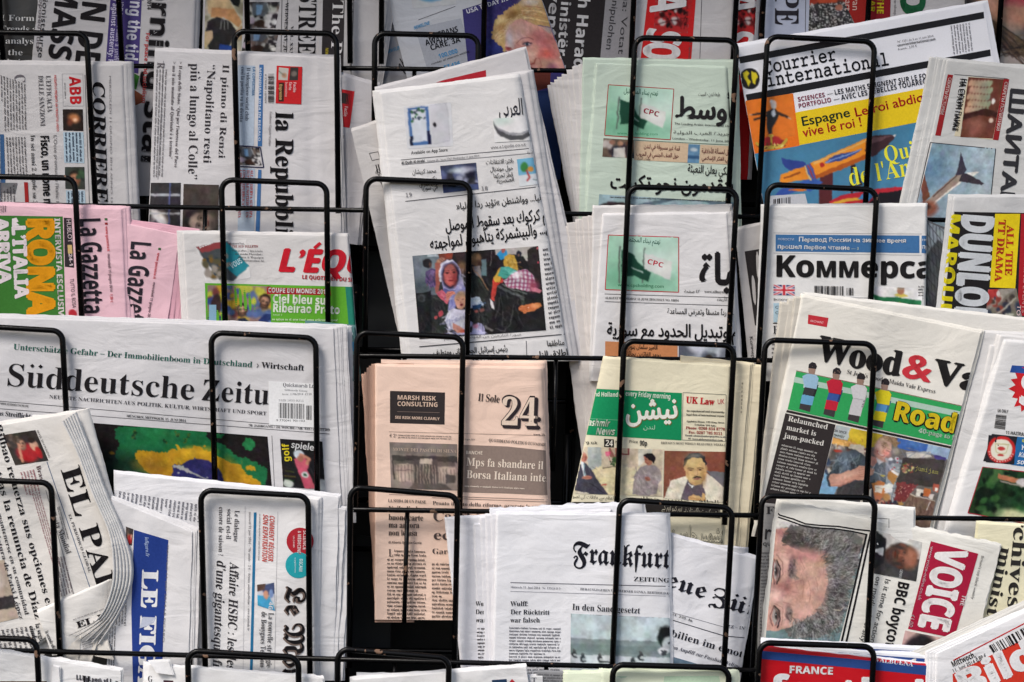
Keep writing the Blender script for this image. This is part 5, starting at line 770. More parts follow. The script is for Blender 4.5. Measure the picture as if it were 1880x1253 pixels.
def splash(p):
    G = (24, 108, 60); Y = (192, 142, 22); r = p.r
    p.rag([(235, 110), (330, 72), (700, 92), (1000, 118), (1150, 135), (1130, 190), (1200, 240), (1330, 280), (1390, 330), (1440, 380), (1580, 412), (1680, 462), (1760, 525), (1750, 640), (1700, 700), (900, 800), (300, 490), (250, 390), (262, 300), (305, 245), (240, 190)], G, 150, 15)
    p.e(360, 470, 190, 120, (20, 50, 34), 0, .7); p.e(700, 130, 200, 50, (32, 124, 70), 0, .8); p.rag([(1250, 148), (1340, 154), (1312, 200), (1262, 190)], G, 10, 8); p.rag([(1587+58*math.cos(i*.6), 258+58*math.sin(i*.6)) for i in range(11)], (30, 124, 66), 30, 8)
    for x, y in ((430, 130), (418, 182), (740, 235), (858, 150), (940, 225), (980, 160)): p.spots(7, x-18, y-24, x+18, y+24, 10, [(22, 62, 38), (60, 100, 40)])
    YP = [(430, 370), (470, 325), (540, 332), (600, 325), (640, 350), (700, 335), (760, 345), (800, 312), (866, 318), (845, 262), (892, 302), (1000, 312), (1042, 272), (1090, 292), (1200, 350), (1300, 392), (1400, 442), (1500, 465), (1560, 560), (1640, 600), (1700, 640), (1690, 760), (800, 700), (560, 540), (470, 440)]
    p.rag(YP, Y, 110, 9); p.e(620, 480, 150, 60, (150, 104, 24), 10, .8); p.e(1420, 560, 60, 130, (150, 108, 16), -20, .8); p.e(1050, 330, 140, 40, (214, 164, 30), 0, .8); p.folds(50, 480, 340, 1600, 640, 60, 60, .4, ((150, 104, 20), (226, 180, 60)))
    p.e(1070, 668, 264, 264, (38, 38, 96), 0, .02); p.rag([(812, 480), (860, 460), (850, 560), (820, 600)], (38, 38, 96), 12, 12); p.folds(30, 850, 440, 1280, 620, 90, 60, .4, ((30, 28, 70), (60, 60, 130)))
    p.l([(830, 478), (900, 492), (1000, 540)], 28, (150, 152, 152)); p.l([(990, 535), (1090, 580), (1190, 625)], 15, (140, 142, 140)); p.rag([(830, 465), (880, 470), (960, 500), (1000, 530), (960, 540), (880, 505)], (160, 162, 160), 16, 8); p.e(874, 546, 15, 8, (140, 142, 150)); p.e(1165, 590, 12, 8, (140, 142, 150)); p.e(1038, 402, 8, 12, (60, 60, 120))
    p.spots(5, 1570, 485, 1640, 515, 15, [Y]); p.spots(3, 1130, 265, 1160, 290, 9, [Y]); p.spots(3, 175, 340, 215, 365, 16, [(120, 88, 24)])
P.pic([(158, 776), (491, 802), (503, 940), (150, 940)], splash, 'photograph', label='picture of green and yellow paint splashed on black', zoom=(170, 770, 5.53), res=1.3, bg=(28, 24, 24))
def golf(p):
    p.r4(0, 0, 100, 100, (32, 30, 32)); p.p([(30, 40), (52, 34), (66, 44), (60, 62), (80, 100), (52, 100), (40, 70)], (206, 84, 106)); p.e(42, 30, 12, 9, (196, 204, 214)); p.l([(46, 30), (66, 38), (60, 48)], 7, (196, 130, 104)); p.e(46, 38, 8, 7, (176, 112, 90)); p.e(54, 72, 8, 6, (206, 210, 206)); p.e(54, 72, 4, 3, (50, 100, 70)); p.e(14, 92, 12, 8, (190, 196, 190)); p.e(92, 90, 12, 12, (214, 216, 214)); p.l([(8, 66), (26, 67)], 2, (90, 100, 40)); p.l([(8, 76), (30, 77)], 2, (120, 110, 40)); p.l([(6, 84), (26, 85)], 2, (50, 90, 50)); p.l([(68, 56), (86, 100)], 2, (60, 54, 54))
P.on(P.pic([(514, 806), (592, 811), (597, 900), (520, 894)], golf, 'supplement_picture')); P.T('spiele', 534, 822, 576, 828, 13, 'h', (225, 225, 225), .02); P.T('golf', 532, 848, 530, 815, 12, 'H', (214, 196, 40)); P.on(None)
P.on(P.Q([(493, 700), (580, 705), (581, 786), (494, 780)], (250, 250, 255), 'price_sticker')); P.T('Quickmarsh Ltd', 519, 710, 580, 713, 7, 'S', (60, 60, 76), n='price_sticker'); P.T('Süddeutsche Zeitung', 522, 718, 564, 720, 3.5, 's', (90, 90, 100), n='price_sticker'); P.T('Issue: 11/06/2014  £2.50', 518, 726, 572, 726, 4, 'h', (60, 60, 70), n='price_sticker'); P.T('ISSN 1855-8211', 511, 737, 558, 738, 4, 'm', (50, 50, 56), n='price_sticker')
P.bars([(512, 740), (559, 742), (559, 770), (512, 768)]); P.bars([(562, 745), (573, 745), (573, 772), (562, 771)], n=7); P.T('9 770041 901103', 507, 774, 560, 775, 4, 'h', n='price_sticker'); P.on(None)
# salmon business paper
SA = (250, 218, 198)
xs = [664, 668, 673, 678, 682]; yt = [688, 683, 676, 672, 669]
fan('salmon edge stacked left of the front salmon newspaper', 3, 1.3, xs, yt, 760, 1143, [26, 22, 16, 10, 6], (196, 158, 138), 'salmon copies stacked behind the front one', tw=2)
P = Paper('salmon back copy with its rolled top edge open, behind the salmon business newspaper', 3, 1.7, [(700, 664), (1000, 666), (1008, 960), (700, 1100)], SA, pages=2, rr=18)
P = Paper('salmon pink Italian business newspaper with large shadowed numerals, hanging past an empty pocket', 3, .4, [(689, 671), (996, 676), (1014, 1140), (688, 1138)], SA, pages=2, pdx=.8, rl=4, rr=18, folds=((.5, 1.4, 20),))
BR = (84, 72, 70)
P.on(P.Q([(716, 718), (817, 721), (816, 780), (716, 777)], (56, 50, 50), 'advertisement')); CR = (226, 196, 174); P.T('MARSH RISK', 729, 734, 800, 736, 8, 'H', CR); P.T('CONSULTING', 729, 745.5, 804, 747.5, 8, 'H', CR); P.T('SEE RISK MORE CLEARLY', 725, 769, 807, 772, 5, 'H', CR, n='advertisement'); P.Ln(729, 756, 807, 758, .7, (140, 120, 110)); P.on(None)
P.T('€ 2*', 715, 803, 729, 803, 6, 's', BR, n='price'); P.body([(731, 797), (830, 800), (830, 808), (731, 805)], 2, (120, 104, 98)); P.Ln(714, 793, 1004, 800, .8, (170, 146, 132)); P.T('11 Giugno 2014', 848, 808, 872, 809, 3, 'h', BR, n='date_line')
def bank(p):
    p.r4(0, 0, 100, 100, (150, 134, 124)); p.r4(0, 0, 100, 26, (132, 120, 112)); p.r4(4, 28, 100, 40, (74, 66, 64)); p.r4(6, 40, 96, 48, (110, 98, 92)); p.r4(10, 46, 34, 84, (196, 172, 154)); p.r4(72, 50, 96, 84, (196, 172, 154)); p.r4(36, 36, 70, 88, (90, 80, 76)); p.r4(44, 34, 62, 46, (206, 184, 166))
    for i in range(7): p.l([(40+i*4.4, 48), (40+i*4.4, 86)], 1, (196, 172, 154)); 
    for i in range(5): p.l([(12+i*5, 48), (12+i*5, 84)], .8, (90, 80, 76)); p.l([(74+i*5, 54), (74+i*5, 84)], .8, (90, 80, 76))
    p.l([(10, 60), (34, 60)], .8, (90, 80, 76)); p.r4(82, 66, 96, 84, (90, 80, 76)); p.p([(26, 100), (34, 86), (80, 86), (92, 100)], (100, 90, 84)); p.l([(4, 30), (6, 80)], 2, (60, 54, 52))
P.pic([(715, 812), (839, 816), (841, 901), (718, 897)], bank); P.T('MONTE DEI PASCHI DI SIENA', 721, 828, 838, 832, 6, 's', (200, 178, 160))
P.T('Il Sole', 877, 736, 917, 740, 14, 's', BR, .01, 'masthead'); P.T('24', 922, 785, 992, 788, 55, 'S', (54, 46, 50), .035, 'masthead'); P.T('24', 918, 781, 988, 783, 54, 'S', (54, 46, 50), .012, 'masthead'); P.T('24', 919, 780.5, 987, 782.5, 51, 'S', SA, 0, 'masthead'); P.T('O', 997, 774, 1040, 776, 34, 'S', (54, 46, 50), .02, 'masthead'); P.T('O', 998, 773, 1038, 775, 32, 'S', SA, 0, 'masthead')
P.T('www.ilsole24ore.com', 979, 800, 1040, 803, 5, 's', BR, n='date_line'); P.T('QUOTIDIANO POLITICO ECONOMICO FINANZIARIO', 897, 811, 1050, 824, 6, 's', BR, n='strapline')
P.Q([(849, 817), (930, 820), (1016, 829), (1018, 910), (930, 906), (848, 904)], (146, 128, 118), 'panel'); LC = (250, 224, 206); P.T('BANCHE', 855, 834, 886, 835, 6, 'H', LC); P.T('Mps fa sbandare il Ftse', 856, 855, 1034, 864, 15, 'S', LC); P.T('Borsa Italiana interviene', 856, 878, 1050, 887, 15, 'S', LC); P.body([(853, 890), (966, 895), (966, 900), (853, 895)], 1, LC)
P.Ln(714, 908, 1010, 918, .9, (150, 128, 118)); P.Ln(793, 914, 1010, 922, .9, (150, 128, 118)); P.T('Pronto il testo della riforma, azzerate le vecchie norme', 794, 927, 1040, 936, 7, 's', BR)
P.T('LA SFIDA DI UN PAESE', 712, 922, 782, 925, 6, 'S', BR); P.T("Un'Italia ha", 713, 940, 776, 941, 11, 's', BR, .006); P.T('buone carte', 713, 955, 777, 956.5, 11, 's', BR, .006); P.T('ma ancora', 713, 969, 770, 970, 11, 's', BR, .006); P.T('non le usa', 713, 983.5, 766, 984, 11, 's', BR, .006); P.T('di Alberto Quadrio Curzio', 713, 998, 774, 999, 4, 'H', BR)
P.T('Cambi', 794, 957, 880, 960, 20, 'S', BR); P.T('economia', 795, 991, 940, 994, 18, 'S', BR); P.T('Gare, scatta', 793, 1017, 880, 1019, 10, 's', BR); P.T('L', 713, 1022, 722, 1022, 14, 's', BR, n='drop_capital')
P.body([(724, 1008), (783, 1010), (783, 1024), (724, 1022)], 2, BR); P.body([(711, 1024), (783, 1025), (783, 1138), (711, 1137)], 16, BR); P.body([(793, 1032), (835, 1033), (835, 1136), (793, 1135)], 14, BR)
# cream Urdu weekly
CM = (234, 226, 198)
P = Paper('cream copy showing as the farther pale strip right of the Urdu weekly', 3, 1.8, [(1250, 662), (1400, 673), (1368, 1010), (1230, 1010)], (238, 226, 196), pages=2, pdx=1.2)
P = Paper('cream copy showing as the nearer pale strip right of the Urdu weekly', 3, 1.2, [(1250, 655), (1378, 669), (1350, 1010), (1230, 1010)], (236, 224, 194), pages=2, pdx=1.5)
P.body([(1362, 700), (1366, 700), (1364, 760), (1360, 760)], 8, (150, 140, 120))
P = Paper('cream Urdu weekly with green title blocks and photographs of seated men', 3, .5, [(1108, 657), (1342, 672), (1326, 1010), (1030, 1010)], CM, pages=3, pdx=1.1, rl=30, rr=5, wave=1.3)
GN = (20, 142, 90)
P.Q([(1070, 713), (1135, 716), (1252, 722), (1251, 809), (1145, 803), (1052, 797)], GN, 'banner'); P.T('Belgium and Holland', 1050, 727, 1135, 729, 8, 'H', (220, 232, 214)); P.T('every Friday morning', 1148, 727, 1231, 733, 9, 'H', (220, 232, 214)); P.T('ک', 1070, 748, 1084, 749, 12, 'a', (220, 232, 214), .02)
P.T('نیشن', 1150, 772, 1246, 768, 38, 'a', (120, 110, 60), .06, 'masthead'); P.T('نیشن', 1149, 771, 1245, 767, 38, 'a', (240, 238, 226), .04, 'masthead'); P.T('Kashmir', 1071, 781, 1118, 784, 12, 'o', (232, 236, 220), .01, 'masthead'); P.T('News', 1093, 798, 1128, 799, 12, 'o', (232, 236, 220), .01, 'masthead'); P.T('لندن', 1181, 788, 1203, 789, 8, 'a', (180, 220, 190)); P.Ln(1068, 768, 1140, 772, .7, (120, 190, 150))
P.T('.org.uk', 1060, 814, 1097, 816, 6, 'm', (50, 48, 44), .01, n='date_line'); P.Q([(1109, 806), (1127, 807), (1127, 822), (1109, 821)], (40, 38, 36)); P.T('24', 1111, 819, 1125, 820, 11, 'H', (235, 230, 215)); P.T('Pages', 1129, 814, 1142, 815, 5, 'h', n='date_line'); P.T('Price', 1155, 813, 1171, 814, 5, 'h', n='date_line'); P.T('90p', 1174, 818, 1188, 819, 9, 'H', n='price'); P.T('BRITAIN’S MOST WIDELY READ FREE WEEKLY', 1213, 815, 1332, 819, 4, 'S', (110, 104, 96), n='date_line')
P.Box([(1254, 721), (1333, 725), (1332, 811), (1252, 808)], .8, (110, 110, 100)); P.T('UK Law', 1259, 740, 1311, 744, 12, 'S', (206, 40, 50), .03, 'advertisement'); P.T('UK', 1317, 742, 1330, 742, 9, 'h', (190, 70, 80), n='advertisement')
for t, y, L, c, h in (('An experienced and trustworthy', 756, 70, K, 3.6), ('legal firm of international repute', 763, 70, K, 3.6), ('Appleton House, 139 King Street', 775, 70, K, 3), ('London W6 9JG', 781, 40, K, 3), ('Phone: 0208 834 8778', 788, 72, (206, 40, 50), 5), ('Fax: 0207 785 9111', 796, 62, (206, 40, 50), 5), ('Email: admin@uklawpractice.co.uk', 801, 74, (40, 50, 90), 3), ('W: www.uklawpractice.com', 807, 64, (40, 50, 90), 3)): P.T(t, 1258+(74-L)/2, y, 1258+(74-L)/2+L, y+3, h, 'S', c, .01, 'advertisement')
def sofa(p):
    p.p([(245, -20), (400, -20), (402, 300), (255, 300)], (176, 184, 178)); p.p([(820, -20), (985, -20), (980, 110), (830, 280)], (206, 202, 184)); p.p([(630, 0), (726, 30), (720, 135), (630, 130)], (140, 62, 62)); p.p([(640, 30), (705, 50), (702, 118), (640, 115)], (206, 182, 150)); p.p([(480, 20), (580, 0), (580, 180), (500, 150)], (150, 90, 80)); p.p([(498, 30), (560, 10), (560, 150)], (196, 176, 146))
    p.rag([(265, 320), (400, 280), (600, 255), (600, 600), (300, 600)], (222, 206, 162), 20, 20); p.rag([(620, 265), (850, 275), (820, 620), (620, 620)], (222, 208, 168), 20, 16); p.folds(40, 280, 300, 840, 570, 20, 90, .4, ((190, 168, 120), (240, 230, 196)))
    p.spots(10, 450, 100, 500, 140, 16, [(212, 70, 110), (226, 110, 140)]); p.l([(480, 140), (510, 200), (530, 250)], 6, (180, 80, 90)); p.spots(16, 500, 150, 570, 250, 14, [(70, 110, 60), (110, 140, 70), (56, 84, 50)]); p.l([(420, 280), (580, 262)], 9, (70, 60, 50))
    p.p([(92, 240), (158, 195), (236, 238), (290, 300), (340, 390), (440, 520), (474, 588), (420, 600), (300, 600), (100, 530), (90, 400)], (70, 70, 84)); p.p([(152, 198), (200, 214), (232, 372), (208, 384)], (222, 228, 230)); p.l([(200, 240), (218, 365)], 11, (96, 140, 152)); p.folds(26, 100, 240, 330, 560, 70, 80, .5, ((44, 44, 56), (104, 104, 118))); p.l([(260, 450), (350, 500), (430, 570)], 9, (44, 44, 54)); p.p([(60, 540), (260, 560), (262, 600), (60, 600)], (214, 206, 180))
    p.e(190, 128, 34, 36, (196, 146, 128)); p.e(206, 165, 36, 52, (194, 122, 100), 0, .15); p.e(166, 140, 12, 30, (92, 74, 74), 0, .4); p.e(226, 172, 12, 30, (160, 86, 74), 0, .5); p.l([(206, 152), (232, 152)], 5, (70, 40, 40)); p.l([(214, 196), (236, 194)], 5, (130, 60, 60)); p.e(238, 388, 56, 19, (200, 128, 104), -4, .2); p.l([(190, 392), (280, 384)], 4, (140, 80, 66)); p.e(435, 470, 34, 8, (206, 96, 84), 0, .4)
    p.p([(762, 480), (788, 340), (860, 262), (920, 242), (1020, 250), (1082, 310), (1094, 410), (1052, 470), (1042, 570), (900, 600), (762, 570)], (150, 137, 138)); p.folds(70, 780, 270, 1080, 570, 75, 80, .55, ((112, 100, 106), (190, 178, 174))); p.p([(892, 150), (950, 165), (988, 200), (984, 240), (940, 256), (904, 222)], (176, 112, 88)); p.p([(884, 138), (930, 110), (990, 112), (1022, 170), (1004, 240), (985, 205), (935, 170), (905, 160)], (32, 26, 32)); p.e(900, 158, 10, 12, (196, 130, 104)); p.l([(908, 186), (926, 190)], 4, (60, 30, 30)); p.l([(912, 226), (940, 232)], 5, (120, 50, 50)); p.e(930, 405, 32, 22, (176, 112, 92), 30, .2); p.l([(910, 400), (950, 420)], 4, (110, 64, 54))
P.pic([(1057, 820), (1219, 826), (1217, 912), (1045, 906)], sofa, zoom=(1040, 815, 6.267), res=1.15, bg=(208, 190, 162))
def must(p):
    p.e(1300, 200, 160, 100, (150, 88, 66), 0, .9); p.e(1760, 200, 100, 90, (128, 70, 54), 0, .9); p.p([(1600, 310), (1860, 330), (1860, 600), (1700, 420)], (110, 110, 114)); p.p([(1100, 700), (1200, 430), (1385, 372), (1600, 335), (1700, 400), (1860, 560), (1860, 720), (1100, 700)], (224, 214, 192)); p.folds(50, 1150, 400, 1800, 640, 60, 110, .45, ((184, 170, 146), (246, 240, 226)))
    p.p([(1295, 700), (1392, 415), (1560, 440), (1592, 560), (1612, 700)], (96, 84, 94)); p.folds(16, 1330, 470, 1570, 640, 80, 80, .5, ((66, 58, 68), (130, 116, 124)))
    p.p([(1343, 275), (1356, 180), (1420, 118), (1500, 103), (1582, 138), (1618, 222), (1606, 275), (1560, 200), (1400, 210)], (48, 45, 46)); p.e(1470, 142, 84, 30, (112, 110, 102), -6, .7); p.p([(1368, 270), (1388, 195), (1450, 163), (1556, 168), (1592, 230), (1610, 300), (1592, 400), (1545, 460), (1482, 482), (1412, 442), (1375, 362)], (208, 172, 110)); p.e(1362, 285, 14, 34, (196, 150, 100)); p.e(1608, 280, 12, 34, (180, 134, 90))
    for q in ((1450, 230, 70, 34, (222, 190, 130)), (1576, 370, 26, 80, (168, 126, 78)), (1420, 360, 34, 40, (222, 186, 126)), (1490, 455, 50, 20, (176, 136, 86)), (1395, 330, 16, 60, (190, 150, 96))): p.e(*q, 0, .8)
    for x, y in ((1428, 303), (1540, 298)): p.l([(x-34, y-14), (x, y-22), (x+32, y-12)], 10, (84, 64, 42), .85); p.e(x, y+3, 27, 10, (150, 112, 74), 0, .5); p.e(x, y+3, 12, 7, (44, 34, 30), 0, .4)
    p.e(1490, 340, 24, 34, (220, 184, 124), 0, .7); p.l([(1508, 300), (1518, 350), (1500, 362)], 7, (166, 122, 76), .8); p.l([(1466, 362), (1486, 366)], 5, (130, 90, 60)); p.p([(1446, 402), (1466, 378), (1500, 370), (1534, 377), (1552, 400), (1530, 394), (1500, 388), (1468, 394)], (56, 46, 42)); p.e(1500, 404, 34, 12, (178, 112, 108), 0, .3); p.l([(1470, 403), (1530, 402)], 4, (90, 44, 44))
    p.l([(1404, 455), (1430, 480), (1460, 486)], 12, (234, 232, 230)); p.e(1445, 497, 9, 9, (236, 236, 236)); p.p([(1404, 610), (1460, 582), (1530, 600), (1562, 622), (1560, 560), (1592, 580), (1606, 700), (1420, 700)], (208, 162, 104)); p.l([(1420, 620), (1540, 640)], 6, (150, 104, 64)); p.l([(1440, 600), (1550, 620)], 4, (236, 200, 140))
P.pic([(1220, 828), (1334, 830), (1330, 923), (1218, 915)], must, zoom=(1040, 815, 6.267), res=1.1, bg=(138, 78, 58)); P.Ln(1218, 827, 1216, 914, 1.5, CM)
P.T('وزیر اعظم سے ملاقات کی تصویر', 1046, 914, 1140, 918, 6, 'a', (60, 56, 50)); P.T('الطاف حسین خطاب', 1160, 916, 1320, 924, 5, 'a', (60, 56, 50)); P.Q([(1036, 922), (1150, 922), (1330, 935), (1328, 952), (1150, 940), (1034, 942)], (44, 40, 38), 'banner')
P.T('عدالت حکومت پاکستان نے ایم کیو ایم کے', 1215, 936, 1329, 948, 10, 'a', (230, 222, 200), .01); P.T('خبر', 1060, 936, 1120, 936, 9, 'a', (230, 222, 200), .01)
P.T('کشمیر جلسہ', 1232, 990, 1332, 996, 26, 'a', (60, 56, 50), .06); P.T('کشمیر جلسہ', 1232, 990, 1332, 996, 26, 'a', CM, .02); P.Q([(1036, 944), (1230, 950), (1228, 1005), (1034, 1005)], (150, 146, 140), 'panel')
# local paper with the table football picture
CW = (236, 232, 222)
P = Paper('white sheet rising to the right behind the local newspaper with table football players', 3, 2.6, [(1480, 540), (1910, 590), (1900, 1000), (1440, 1000)], (232, 229, 222), pages=3, pdx=-1)
for k, (x, y) in enumerate(((1432, 556), (1446, 550), (1458, 545))):
    Paper(('leftmost', 'middle', 'rightmost')[k]+' folded copy left of the table football newspaper', 3, 2.2-k*.4, [(x, y), (1600, y+25), (1600, 980), (x-48, 960)], (206, 200, 188), group='copies stacked behind the table football newspaper', rl=5, pages=1, th=.0016)
P = Paper('local newspaper with table football players on green and a smiling market trader', 3, .8, [(1470, 543), (1801, 610), (1697, 1010), (1380, 985)], CW, pages=3, pdx=1.3, rl=7, wave=1.8)
A = 11.2
P.Q([(1484, 578), (1521, 584), (1518, 601), (1483, 595)], (196, 52, 62), 'publisher_logo'); P.T('ARCHANT', 1487, 591, 1512, 595, 4, 'h', (235, 200, 200), n='publisher_logo')
P.T('Wood', 1500, 661, 1652, 691, 46, 'S', (36, 34, 34), .035, 'masthead'); P.T('&', 1654, 691, 1707, 702, 45, 'S', (206, 56, 66), .035, 'masthead'); P.T('Vale', 1712, 703, 1855, 731, 45, 'S', (36, 34, 34), .035, 'masthead'); P.T("St John's Wood & Maida Vale Express", 1554, 686, 1717, 723, 8, 's', (60, 56, 56), n='strapline')
P.Q([(1462, 682), (1772, 748), (1748, 818), (1446, 752)], (52, 166, 92), 'banner'); P.Q([(1459, 692), (1769, 757), (1766, 767), (1457, 702)], (180, 206, 190), 'pitch_line'); P.Box([(1462, 681), (1772, 747)], 1, (150, 90, 60))
for i, (sc, sh1, so1) in enumerate((((156, 190, 214), (60, 60, 64), (110, 170, 206)), ((196, 40, 60), (60, 90, 160), (196, 40, 60)), ((214, 212, 214), (206, 204, 206), (206, 204, 206)), ((222, 206, 40), (90, 150, 200), (222, 206, 40)))):
    ox, oy = 1491+i*44.5, 681+i*9.9; n = 'player_figure'; lv = P.lv+1
    def ql(pts, c, n, l=0): return P.Q([(ox+a, oy+b) for a, b in pts], c, n, lv+l)
    P.on(ql([(-18, 10), (-8, 5), (8, 8), (12, 14), (10, 24), (8, 34), (-14, 30), (-16, 20)], sc, 'player_figure', 2)); ql([(-18, 44), (-12, 24), (12, 26), (5, 48)], sh1, 'player_shorts', 1); ql([(-24, 70), (-20, 52), (0, 56), (-4, 76)], (66, 62, 64), 'player_boots'); ql([(-22, 60), (-18, 43), (4, 47), (0, 64)], so1, 'player_socks', 1)
    ql([(-6, 6), (-7, -2), (-6, -8), (0, -12), (6, -8), (6, 0), (4, 7), (0, 10)], (158, 130, 116), 'player_head', 3); ql([(-7, -5), (-6, -12), (0, -16), (6, -14), (9, -8), (7, -3), (4, -8)], (46, 42, 46), 'player_hair', 4)
    ql([(12, 14), (8, 34), (3, 33), (6, 12)], np.array(sc)*.72, 'player_shade', 3); ql([(5, 48), (12, 26), (8, 26), (1, 47)], np.array(sh1)*.7, 'player_shade', 2)
    if i == 0:
        for k in range(4): ql([(-13+k*6, 8), (-11+k*6, 8), (-14+k*6, 31), (-16+k*6, 31)], (225, 230, 236), 'shirt_stripe', 3)
    P.on(None)
P.T('Road', 1637, 771, 1753, 797, 34, 'H', (30, 28, 26), .09, 'headline'); P.T('Road', 1637, 770, 1753, 796, 34, 'H', (222, 196, 36), .025, 'headline'); P.T('40-page to Brazil', 1686, 794, 1780, 814, 8, 'S', (206, 226, 206), .02)
P.Q([(1445, 753), (1747, 820), (1746, 824), (1443, 757)], (44, 38, 38), 'rule'); P.Q([(1442, 759), (1534, 780), (1484, 990), (1384, 990)], (54, 48, 48), 'panel'); CC = (226, 222, 214)
P.T('Relaunched', 1446, 773, 1519, 789, 10, 'S', CC); P.T('market is', 1443, 789, 1498, 801, 10, 'S', CC); P.T('jam-packed', 1439, 804, 1512, 819, 10, 'S', CC); P.body([(1436, 814), (1514, 832), (1494, 916), (1414, 900)], 14, (190, 186, 180), .3)
def market(p):
    p.spots(80, 200, 250, 700, 700, 40, [(70, 64, 64), (150, 140, 132), (120, 56, 50), (206, 196, 184), (60, 76, 100), (96, 90, 86)]); p.p([(360, 60), (545, 95), (510, 255), (315, 215)], (188, 200, 200)); p.p([(545, 95), (940, 180), (890, 260), (830, 340), (700, 350), (500, 262)], (216, 184, 44)); p.p([(310, 222), (520, 262), (700, 340), (560, 352), (300, 296)], (222, 164, 84)); p.folds(16, 320, 230, 680, 340, 70, 50, .6, ((160, 100, 50), (240, 210, 150)))
    p.rag([(560, 310), (705, 325), (705, 445), (600, 385), (520, 350)], (208, 198, 178), 12, 14); p.p([(225, 650), (390, 810), (350, 920), (155, 900)], (122, 172, 208)); p.l([(370, 300), (365, 380)], 8, (206, 210, 206)); p.e(390, 388, 50, 16, (190, 60, 44), 8, .3)
    p.p([(1070, 215), (1490, 305), (1450, 395), (1230, 385), (1110, 345)], (56, 98, 178)); p.e(1300, 300, 120, 40, (80, 124, 200), 10, .7); p.p([(1480, 300), (1760, 355), (1720, 490), (1450, 402)], (152, 178, 208)); p.p([(1530, 430), (1700, 462), (1690, 510), (1560, 482)], (72, 62, 134)); p.p([(1205, 398), (1495, 400), (1515, 465), (1225, 475)], (198, 192, 180))
    for q in ([(1150, 370), (1210, 470)], [(1210, 350), (1520, 425)], [(1230, 470), (1330, 400)], [(1400, 470), (1480, 400)], [(1150, 430), (1340, 400), (1560, 440)]): p.l(q, 8, (120, 128, 140), .9)
    p.p([(960, 470), (1175, 500), (1100, 780), (1010, 1000), (960, 900)], (150, 160, 166)); p.folds(50, 970, 490, 1150, 960, 75, 110, .8, ((80, 90, 96), (214, 220, 222))); p.spots(14, 1000, 480, 1150, 620, 16, [(96, 104, 112), (190, 60, 80), (206, 210, 214)])
    p.p([(368, 490), (440, 420), (585, 370), (700, 440), (770, 520), (905, 535), (955, 620), (965, 770), (900, 820), (840, 1100), (340, 1100), (400, 800), (268, 812), (258, 700), (320, 610)], (72, 82, 92)); p.e(470, 520, 84, 100, (110, 126, 140), -20, .7); p.folds(60, 340, 430, 680, 620, 100, 110, .6, ((44, 50, 60), (150, 164, 174))); p.e(870, 650, 90, 110, (120, 134, 144), 0, .8); p.folds(26, 780, 560, 950, 780, 80, 90, .6, ((70, 80, 90), (176, 186, 192))); p.p([(395, 800), (640, 745), (840, 770), (800, 1100), (340, 1100)], (66, 65, 67)); p.folds(20, 400, 800, 780, 1000, 80, 120, .4, ((40, 40, 42), (96, 96, 98)))
    p.p([(288, 668), (420, 660), (590, 602), (640, 562), (760, 580), (830, 605), (815, 665), (760, 692), (690, 740), (600, 742), (420, 812), (290, 816), (272, 740)], (208, 150, 128)); p.e(500, 690, 150, 26, (228, 176, 152), -18, .7); p.l([(300, 810), (430, 800), (600, 735)], 10, (160, 100, 84), .7); p.l([(302, 650), (264, 725), (292, 812)], 22, (56, 62, 74)); [p.l([(640, 590+i*26), (700, 585+i*28)], 5, (150, 92, 78), .8) for i in range(5)]; p.l([(806, 610), (835, 545)], 10, (232, 234, 234)); p.l([(820, 640), (925, 688)], 9, (224, 226, 220)); p.e(928, 686, 28, 12, (206, 192, 84))
    p.e(1085, 385, 46, 44, (150, 140, 130), 0, .4); p.p([(770, 430), (870, 490), (850, 540), (800, 580), (750, 520)], (204, 140, 124)); p.p([(840, 470), (960, 440), (940, 520), (880, 560)], (200, 196, 200)); p.e(930, 352, 100, 136, (222, 172, 154), 24, .1); p.p([(870, 240), (905, 212), (980, 200), (1060, 222), (1108, 268), (1108, 320), (1070, 340), (1030, 290), (960, 262), (890, 270)], (164, 130, 96)); p.folds(30, 890, 215, 1090, 310, 20, 50, .7, ((120, 90, 62), (206, 176, 136)))
    p.e(880, 320, 44, 60, (236, 192, 176), 24, .8); p.e(970, 420, 44, 34, (232, 140, 128), 24, .8); p.e(850, 400, 30, 40, (206, 140, 124), 0, .8); p.e(905, 480, 60, 22, (190, 128, 112), 24, .7)
    p.l([(912, 322), (935, 330), (956, 346)], 7, (110, 74, 62), .9); p.l([(972, 376), (990, 384), (1010, 400)], 7, (110, 74, 62), .9); p.l([(910, 298), (962, 318)], 7, (170, 128, 100), .8); p.l([(980, 350), (1026, 376)], 7, (170, 128, 100), .8); p.l([(948, 350), (926, 400), (950, 408)], 7, (184, 118, 100), .8); p.l([(862, 388), (876, 424), (912, 448), (944, 448)], 13, (166, 70, 70), .9); p.l([(870, 400), (886, 428), (915, 442), (936, 442)], 7, (244, 238, 232))
    p.p([(985, 650), (1040, 612), (1120, 655), (1100, 720), (1060, 795), (985, 720)], (188, 134, 74)); p.p([(1030, 612), (1120, 655), (1108, 684), (1022, 640)], (236, 234, 228)); p.p([(800, 782), (860, 750), (950, 765), (962, 900), (900, 985), (835, 985), (815, 880)], (214, 132, 74)); p.p([(838, 798), (935, 808), (915, 892), (828, 880)], (234, 224, 204)); p.l([(850, 830), (915, 838)], 5, (150, 120, 100)); p.rag([(950, 790), (1040, 800), (1030, 880), (950, 900)], (232, 230, 224), 14, 14); p.e(975, 945, 46, 46, (184, 136, 76), 0, .3); p.p([(820, 915), (925, 925), (900, 985), (845, 992)], (206, 124, 84))
